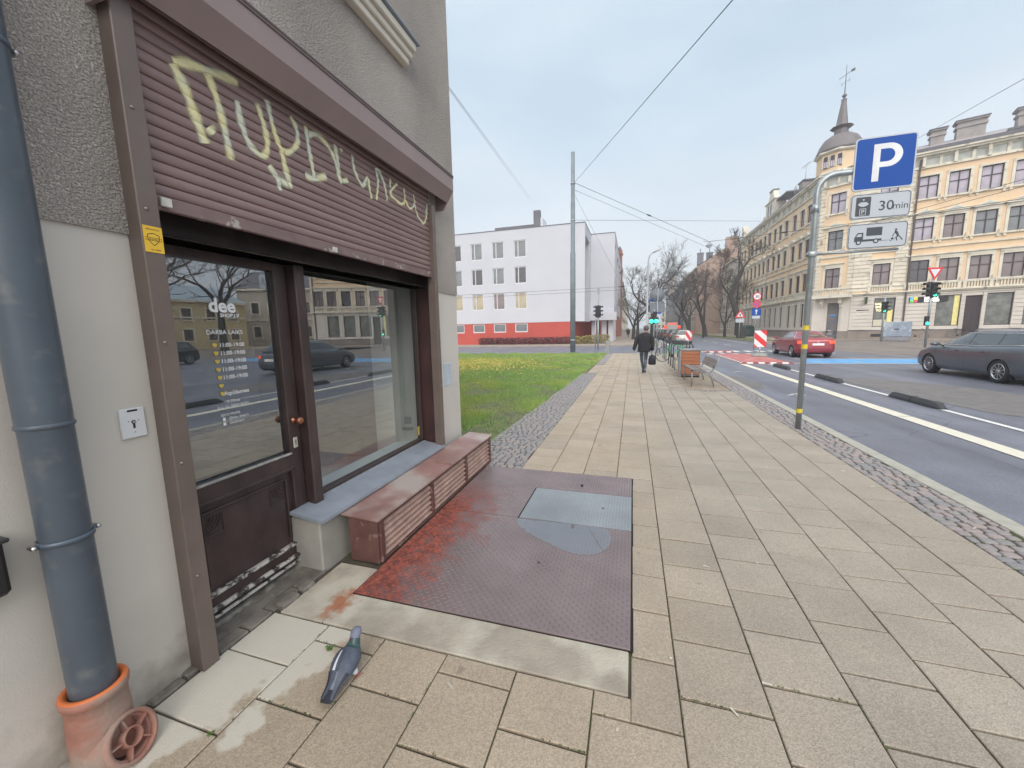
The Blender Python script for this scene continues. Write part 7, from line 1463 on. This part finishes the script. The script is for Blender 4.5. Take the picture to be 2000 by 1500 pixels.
# ================================================================== people
M_skin = mat('skin', (.42, .24, .17), rough=.6); M_coat = mat('black coat cloth', (.022, .021, .026), rough=.85, var=.25, vs=9); M_jean = mat('faded blue grey jeans', (.055, .07, .105), rough=.85, var=.3, vs=12, col2=(.16, .18, .23), c2s=6, c2lo=.5, c2hi=.62); M_shoe = mat('black shoe', (.015, .015, .017), rough=.5); M_hair = mat('grey hair', (.12, .12, .13), rough=.9, var=.4, vs=40)
def skin_fig(name, verts, edges, radii, m, parent, sub=2):
    me = bpy.data.meshes.new(name); me.from_pydata(verts, edges, []); o = bpy.data.objects.new(name, me); COL.objects.link(o); o.parent = parent
    md = o.modifiers.new('s', 'SKIN'); md.use_smooth_shade = True
    for i, r_ in enumerate(radii): v = me.skin_vertices[0].data[i]; v.radius = (r_, r_) if not isinstance(r_, tuple) else r_
    me.skin_vertices[0].data[0].use_root = True; ss = o.modifiers.new('u', 'SUBSURF'); ss.levels = sub; ss.render_levels = sub
    me.materials.append(m); mod_apply(o)
    return o
def finger_set(V_, E_, Rr, wrist, d, side, base):
    """palm and five unequal curled fingers below a wrist; d forward axis sign"""
    p0 = len(V_); V_.append((wrist[0], wrist[1], wrist[2]-.05)); E_.append((base, p0)); Rr.append((.034, .018))
    for k, ln in enumerate((.062, .070, .066, .052)):
        y = wrist[1]+(-.03+.02*k); a = len(V_); V_.append((wrist[0]-side*.005, y, wrist[2]-.095)); V_.append((wrist[0]-side*.014, y+.004, wrist[2]-.095-ln*.5)); V_.append((wrist[0]-side*.030, y+.006, wrist[2]-.095-ln*.85)); E_ += [(p0, a), (a, a+1), (a+1, a+2)]; Rr += [.0105, .0095, .008]
    a = len(V_); V_.append((wrist[0]-side*.012, wrist[1]+d*.045, wrist[2]-.055)); V_.append((wrist[0]-side*.022, wrist[1]+d*.055, wrist[2]-.09)); E_ += [(p0, a), (a, a+1)]; Rr += [.011, .009]
man = thing('person', 'man in a black jacket and grey blue trousers walking away carrying a dark bag', 'person', (.40, 14.9, 0), R(-3))
V_ = [(0, 0, .93), (0, .01, 1.12), (.01, .01, 1.32), (.03, .02, 1.45), (.045, .04, 1.53), (.055, .05, 1.60), (.06, .045, 1.67),
      (-.085, 0, .88), (-.075, .09, .52), (-.01, .03, .12), (-.02, .0, .075), (-.02, .13, .035), (.085, 0, .88), (.065, .03, .52), (.055, -.14, .20), (.06, -.20, .16), (.06, -.12, .05),
      (-.21, .0, 1.38), (-.28, -.02, 1.10), (-.34, -.10, .90), (.23, .01, 1.37), (.27, .02, 1.08), (.27, .06, .86)]
E_ = [(0, 1), (1, 2), (2, 3), (3, 4), (4, 5), (5, 6), (0, 7), (7, 8), (8, 9), (9, 10), (10, 11), (0, 12), (12, 13), (13, 14), (14, 15), (15, 16), (2, 17), (17, 18), (18, 19), (2, 20), (20, 21), (21, 22)]
Rr = [.14, .13, .14, .065, .06, .092, .075, .088, .062, .042, .04, .035, .088, .062, .045, .04, .033, .062, .05, .034, .062, .05, .034]
finger_set(V_, E_, Rr, V_[19], 1, -1, 19); finger_set(V_, E_, Rr, V_[22], 1, 1, 22)
bd = skin_fig('body', V_, E_, Rr, M_skin, man, 1)
bd.data.materials.append(M_jean); bd.data.materials.append(M_shoe); bd.data.materials.append(M_coat)
for p in bd.data.polygons: c = p.center; p.material_index = 2 if c.z < .13 else (1 if c.z < .90 and abs(c.x) < .19 else (3 if .85 < c.z < 1.47 else 0))
def ell(cx, cy, a, b, z, n=20, tw=0): return [(cx+a*math.copysign(abs(math.cos(t))**.8, math.cos(t)), cy+b*math.sin(t), z) for t in [2*math.pi*k/n for k in range(n)]]
g = MB().use(M_coat, True); g.loft([ell(0, .0, .215, .15, .80), ell(0, 0, .22, .155, .86), ell(0, 0, .205, .145, 1.0), ell(.0, .0, .215, .145, 1.18), ell(.01, .005, .25, .145, 1.33), ell(.015, .01, .245, .125, 1.40), ell(.025, .015, .15, .10, 1.455), ell(.035, .02, .075, .075, 1.49)])
for s_, pts in ((-1, [(-.19, 0, 1.39), (-.25, -.01, 1.27), (-.29, -.03, 1.08), (-.345, -.10, .89)]), (1, [(.21, .01, 1.39), (.265, .01, 1.26), (.285, .02, 1.06), (.275, .06, .85)])): g.tube(pts, [.075, .082, .072, .058], 12)
obj('jacket', g, man)
g = MB().use(M_hair, True); g.loft([[(.058+r_*.092*math.cos(t), .04+r_*.105*math.sin(t), z) for t in [2*math.pi*k/16 for k in range(16)]] for r_, z in ((.7, 1.565), (.98, 1.60), (1.06, 1.65), (.95, 1.70), (.6, 1.735), (.1, 1.745))]); obj('hair', g, man)
bgp = thing('shoulder_bag', 'dark blue black bag held in the walking man\'s right hand', 'bag', (.69, 14.98, 0))
g = MB().use(mat('bag cloth', (.018, .020, .032), rough=.7, var=.2, vs=8), True); g.loft([[(w_*.65*math.copysign(abs(math.cos(t))**.7, math.cos(t)), h_*math.copysign(abs(math.sin(t))**.7, math.sin(t)), z) for t in [2*math.pi*k/20 for k in range(20)]] for w_, h_, z in ((.16, .13, .33), (.20, .165, .36), (.20, .165, .52), (.16, .15, .63), (.08, .10, .68))]); obj('body', g, bgp)
g = MB().use(M_shoe, True); g.tube([(0, -.08, .66), (-.02, -.05, .74), (-.02, .05, .74), (0, .10, .66)], .010, 6); obj('handle', g, bgp)
# woman by the yellow house and two distant walkers
def simple_person(label, loc, rz, coat, leg, hgt=1.65, stoop=0, hair=M_hair):
    p = thing('person', label, 'person', loc, rz); k = hgt/1.7
    V_ = [(0, 0, .93), (0, .02+stoop*.3, 1.15), (0, .02+stoop*.7, 1.34), (0, .03+stoop, 1.46), (0, .04+stoop*1.1, 1.56), (0, .04+stoop*1.2, 1.64), (-.09, 0, .86), (-.09, .08, .48), (-.09, 0, .09), (-.09, .12, .035), (.09, 0, .86), (.09, -.02, .48), (.09, -.16, .10), (.09, -.06, .035), (-.2, stoop*.7, 1.37), (-.25, .05+stoop, 1.1), (-.2, .2+stoop, .95), (.2, stoop*.7, 1.37), (.25, .02+stoop, 1.1), (.24, .08+stoop, .88)]
    V_ = [(a*k, b*k, c*k) for a, b, c in V_]; E_ = [(0, 1), (1, 2), (2, 3), (3, 4), (4, 5), (0, 6), (6, 7), (7, 8), (8, 9), (0, 10), (10, 11), (11, 12), (12, 13), (2, 14), (14, 15), (15, 16), (2, 17), (17, 18), (18, 19)]; Rr = [.15, .16, .15, .06, .085, .08, .1, .07, .045, .035, .1, .07, .045, .035, .07, .055, .035, .07, .055, .035]
    finger_set(V_, E_, Rr, V_[16], 1, -1, 16); finger_set(V_, E_, Rr, V_[19], 1, 1, 19)
    b = skin_fig('body', V_, E_, Rr, M_skin, p, 1); b.data.materials.append(leg); b.data.materials.append(M_shoe); b.data.materials.append(coat)
    for q in b.data.polygons: c = q.center; q.material_index = 2 if c.z < .11*k else (1 if c.z < .80*k and abs(c.x) < .18 and c.y < .15 else (3 if c.z < 1.46*k and not (c.z < .9*k and abs(c.x) > .17) else 0))
    g = MB().use(coat, True); g.loft([ell(0, stoop*.1, .2, .17, .72*k), ell(0, stoop*.3, .19, .15, 1.05*k), ell(0, stoop*.6, .22, .15, 1.32*k), ell(0, stoop*.9, .12, .1, 1.45*k)]); obj('coat', g, p)
    g = MB().use(hair, True); g.loft([[(r_*.095*math.cos(t), .03+stoop*1.2+r_*.1*math.sin(t), z*k) for t in [2*math.pi*j/12 for j in range(12)]] for r_, z in ((.7, 1.54), (1.05, 1.6), (1, 1.68), (.3, 1.74))]); obj('hair', g, p); return p
simple_person('pale haired person in a dark green coat bending beside a bicycle by the peach house', (25.3, 48.4, 0), R(-60), mat('dark green coat', (.06, .075, .055), rough=.9), M_shoe, 1.55, .12, mat('pale hair', (.5, .48, .44), rough=.9))
bg2 = thing('shopping_bag', 'cream shopping bag beside the person in the dark green coat', 'bag', (25.55, 48.1, 0), R(-15)); g = MB().use(mat('cream bag', (.52, .42, .35), rough=.8), True); g.loft([ell(0, 0, .25, .13, .42), ell(0, 0, .3, .16, .5), ell(0, 0, .29, .16, .8), ell(0, 0, .22, .1, .88)]); obj('body', g, bg2); g = MB().use(M_shoe); g.tube([(-.15, 0, .86), (-.1, 0, 1.02), (.1, 0, 1.02), (.15, 0, .86)], .012, 5); obj('handle', g, bg2)
simple_person('small dark figure walking on the left pavement by the brick house', (-.75, 74, 0), 0, M_coat, M_jean); simple_person('smaller dark figure farther away on the left pavement', (-1.4, 104, 0), 0, M_coat, M_shoe)
# ================================================================== pigeon
pg = thing('pigeon', 'blue grey pigeon with a white wing stripe walking on the slabs before the shop door', 'pigeon', (-1.288, 1.36, 0), R(8)); pg.scale = (1.03, .9, .92)
M_pb = mat('pigeon slate blue feathers', (.075, .09, .125), rough=.55, var=.22, vs=30, bump=.25, bs=120); M_pl_ = mat('pigeon pale grey feathers', (.16, .185, .24), rough=.6, var=.2, vs=30, bump=.2, bs=120)
M_pt = mat('pigeon tail band', (.025, .027, .04), rough=.6, var=.2, vs=30); M_pn = mat('pigeon green neck', (.035, .085, .085), rough=.35, var=.3, vs=40, col2=(.12, .05, .10), c2s=18); M_ph = mat('pigeon head', (.17, .19, .26), rough=.6, var=.1)
st = [(-.178, .040, .024, .003), (-.165, .043, .030, .005), (-.125, .055, .030, .008), (-.09, .066, .034, .016), (-.055, .079, .046, .030), (-.015, .092, .057, .042), (.03, .100, .059, .048), (.065, .110, .048, .044), (.085, .126, .033, .032), (.096, .143, .0275, .028), (.104, .158, .0245, .0245), (.114, .172, .0255, .025), (.130, .180, .0215, .021), (.144, .178, .011, .011), (.149, .176, .003, .003)]
st = smooth_keys(st, 4)
def pring(i, sc=1.0, a0=0, a1=2*math.pi, n=20, closed=True, off=0):
    y, z, w_, h = st[i]; a, b = st[max(0, i-2)], st[min(len(st)-1, i+2)]; ty, tz = b[0]-a[0], b[1]-a[1]; L_ = math.hypot(ty, tz); ny, nz = -tz/L_, ty/L_
    k_ = n if closed else n-1; return [((w_*sc+off)*math.cos(t), y+ny*(h*sc+off)*math.sin(t), z+nz*(h*sc+off)*math.sin(t)) for t in [a0+(a1-a0)*j/k_ for j in range(n)]]
g = MB().use(M_pt, True); zone = [M_pt, M_pt, M_pl_, M_pl_, M_pb, M_pb, M_pb, M_pn, M_pn, M_pn, M_ph, M_ph, M_ph, M_ph]
allr = [pring(i) for i in range(len(st))]; base = 0; vs = [p for r_ in allr for p in r_]; o0 = len(g.v); g.v += vs; n = 20
for i in range(len(st)-1):
    g.use(zone[i//4], True)
    for j in range(n): g.f.append((o0+i*n+j, o0+i*n+(j+1) % n, o0+(i+1)*n+(j+1) % n, o0+(i+1)*n+j)); g.mi.append(g.cur); g.sm.append(True)
g.f.append(tuple(range(n))[::-1]); g.mi.append(0); g.sm.append(False); g.f.append(tuple((len(st)-1)*n+j for j in range(n))); g.mi.append(g.cur); g.sm.append(False)
obj('body', g, pg)
for s_ in (-1, 1):
    g = MB().use(M_pb, True); rings = []
    for (i, lo, hi, off) in [tuple(int(v) if q == 0 else v for q, v in enumerate(t_)) for t_ in smooth_keys([(28, 60, 72, .0005), (24, 8, 80, .003), (20, -8, 85, .004), (16, -5, 84, .0045), (12, 5, 80, .0045), (8, 15, 72, .004), (4, 32, 58, .003)], 4)]: rings.append([(s_*p[0], p[1], p[2]) for p in pring(i, 1, R(lo), R(hi), 10, False, off)])
    in_ = [[(x*.985, y, z-.004) for x, y, z in r_] for r_ in rings]; g.loft(rings, cap=False, closed=False); g.loft(in_, cap=False, closed=False); wg = obj('wing', g, pg, fixn=False)
    # dark primary tips and pale bars
    g = MB().use(M_pt, True); g.loft([[(s_*(abs(p[0])+.002), p[1], p[2]+.0015) for p in r_[2:6]] for r_ in rings[-13:]], cap=False, closed=False); obj('flight_feathers', g, wg, fixn=False)
    if s_ == -1:
        g = MB().use(mat('white feathers', (.62, .66, .74), rough=.6), True); rows = []
        for t in [k/8 for k in range(9)]:
            u = t*8.0; i = min(7, int(u)); f = u-i; ra, rb = rings[4+i], rings[5+i]; w_ = .5+.9*(t**2) if t > .1 else .25; row = []
            for q in range(4):
                jj = 7.6-.6*t+w_*(q/3-.5)*1.3; j0 = int(jj); fj = jj-j0; pa = Vector(ra[j0]).lerp(Vector(ra[min(9, j0+1)]), fj); pb_ = Vector(rb[j0]).lerp(Vector(rb[min(9, j0+1)]), fj); p = pa.lerp(pb_, f); row.append((p.x, p.y, p.z+.002))
            rows.append(row)
        g.loft(rows, cap=False, closed=False); obj('wing_stripe', g, wg, fixn=False)
g = MB().use(mat('beak', (.05, .045, .05), rough=.4), True); g.tube([(0, .144, .178), (0, .158, .173), (0, .168, .166)], [.006, .0045, .001], 8); obj('beak', g, pg)
for s_ in (-1, 1): g = MB().use(mat('pigeon eye', (.35, .08, .01), rough=.2), True); g.lathe([(.0032, 0), (.002, s_*.0015), (.0005, s_*.002)], 10, (s_*.0235, .126, .181), 'x'); obj('eye', g, pg)
for s_, y in ((1, .02), (-1, .0)):
    g = MB().use(mat('pigeon leg pink', (.45, .13, .12), rough=.6), True); x = s_*(.045 if s_ == 1 else .03); y0 = y; g.tube([(s_*.03, y0-.01, .06), (x, y0-.005, .028), (x, y0, .006)], [.006, .004, .0035], 8)
    for dx, dy in ((-.013, .026), (.0, .03), (.015, .024), (.0, -.016)): g.tube([(x, y0, .006), (x+dx*.5, y0+dy*.5, .007), (x+dx, y0+dy, .002)], [.0035, .0028, .0015], 6)
    obj('leg', g, pg)
g = MB().use(MATS['white feathers'], True); g.loft([[(.040+r_*.012*math.cos(t), .012+r_*.014*math.sin(t), z) for t in [2*math.pi*j/12 for j in range(12)]] for r_, z in ((.3, .022), (1, .032), (1.1, .045), (.4, .06))]); obj('thigh_feathers', g, pg)
# small weeds in the joints
def weed(label, x, y, s, n=16):
    t = thing('weed', label, 'plant', (x, y, 0)); g = MB().use(mat('weed green', (.09, .17, .03), rough=.7, island=.3))
    for k in range(n): a = rnd.uniform(0, 6.28); l = s*rnd.uniform(.5, 1); w_ = l*.25; c_, q = math.cos(a), math.sin(a); h = rnd.uniform(.2, .9)*l*.6; g.quad((0, 0, .0), (c_*l*.5-q*w_, q*l*.5+c_*w_, h), (c_*l, q*l, h*.7), (c_*l*.5+q*w_, q*l*.5-c_*w_, h))
    obj('leaf', g, t, fixn=False, kind='stuff')
weed('small green weed in the slab joint left of the pigeon', -1.50, 1.49, .032); weed('tiny green weed in the slab joint right of the pigeon', -1.272, 1.40, .02, 10); weed('tiny weed in the joint behind the pigeon tail', -1.66, .98, .02, 10)
# ================================================================== damp winter air over the street
hz = MB(); hm = bpy.data.materials.new('damp air'); hm.use_nodes = True; t = hm.node_tree; t.nodes.clear()
o_ = t.nodes.new('ShaderNodeOutputMaterial'); pv = t.nodes.new('ShaderNodeVolumePrincipled'); pv.inputs['Color'].default_value = (.93, .95, 1, 1); pv.inputs['Density'].default_value = .0016; t.links.new(pv.outputs[0], o_.inputs['Volume'])
hz.use(hm).box(-125, 125, -45, 405, -1.4, 47); h = obj('haze', hz); h['kind'] = 'stuff'; h['label'] = 'thin pale winter haze over the whole street'; h['category'] = 'haze'
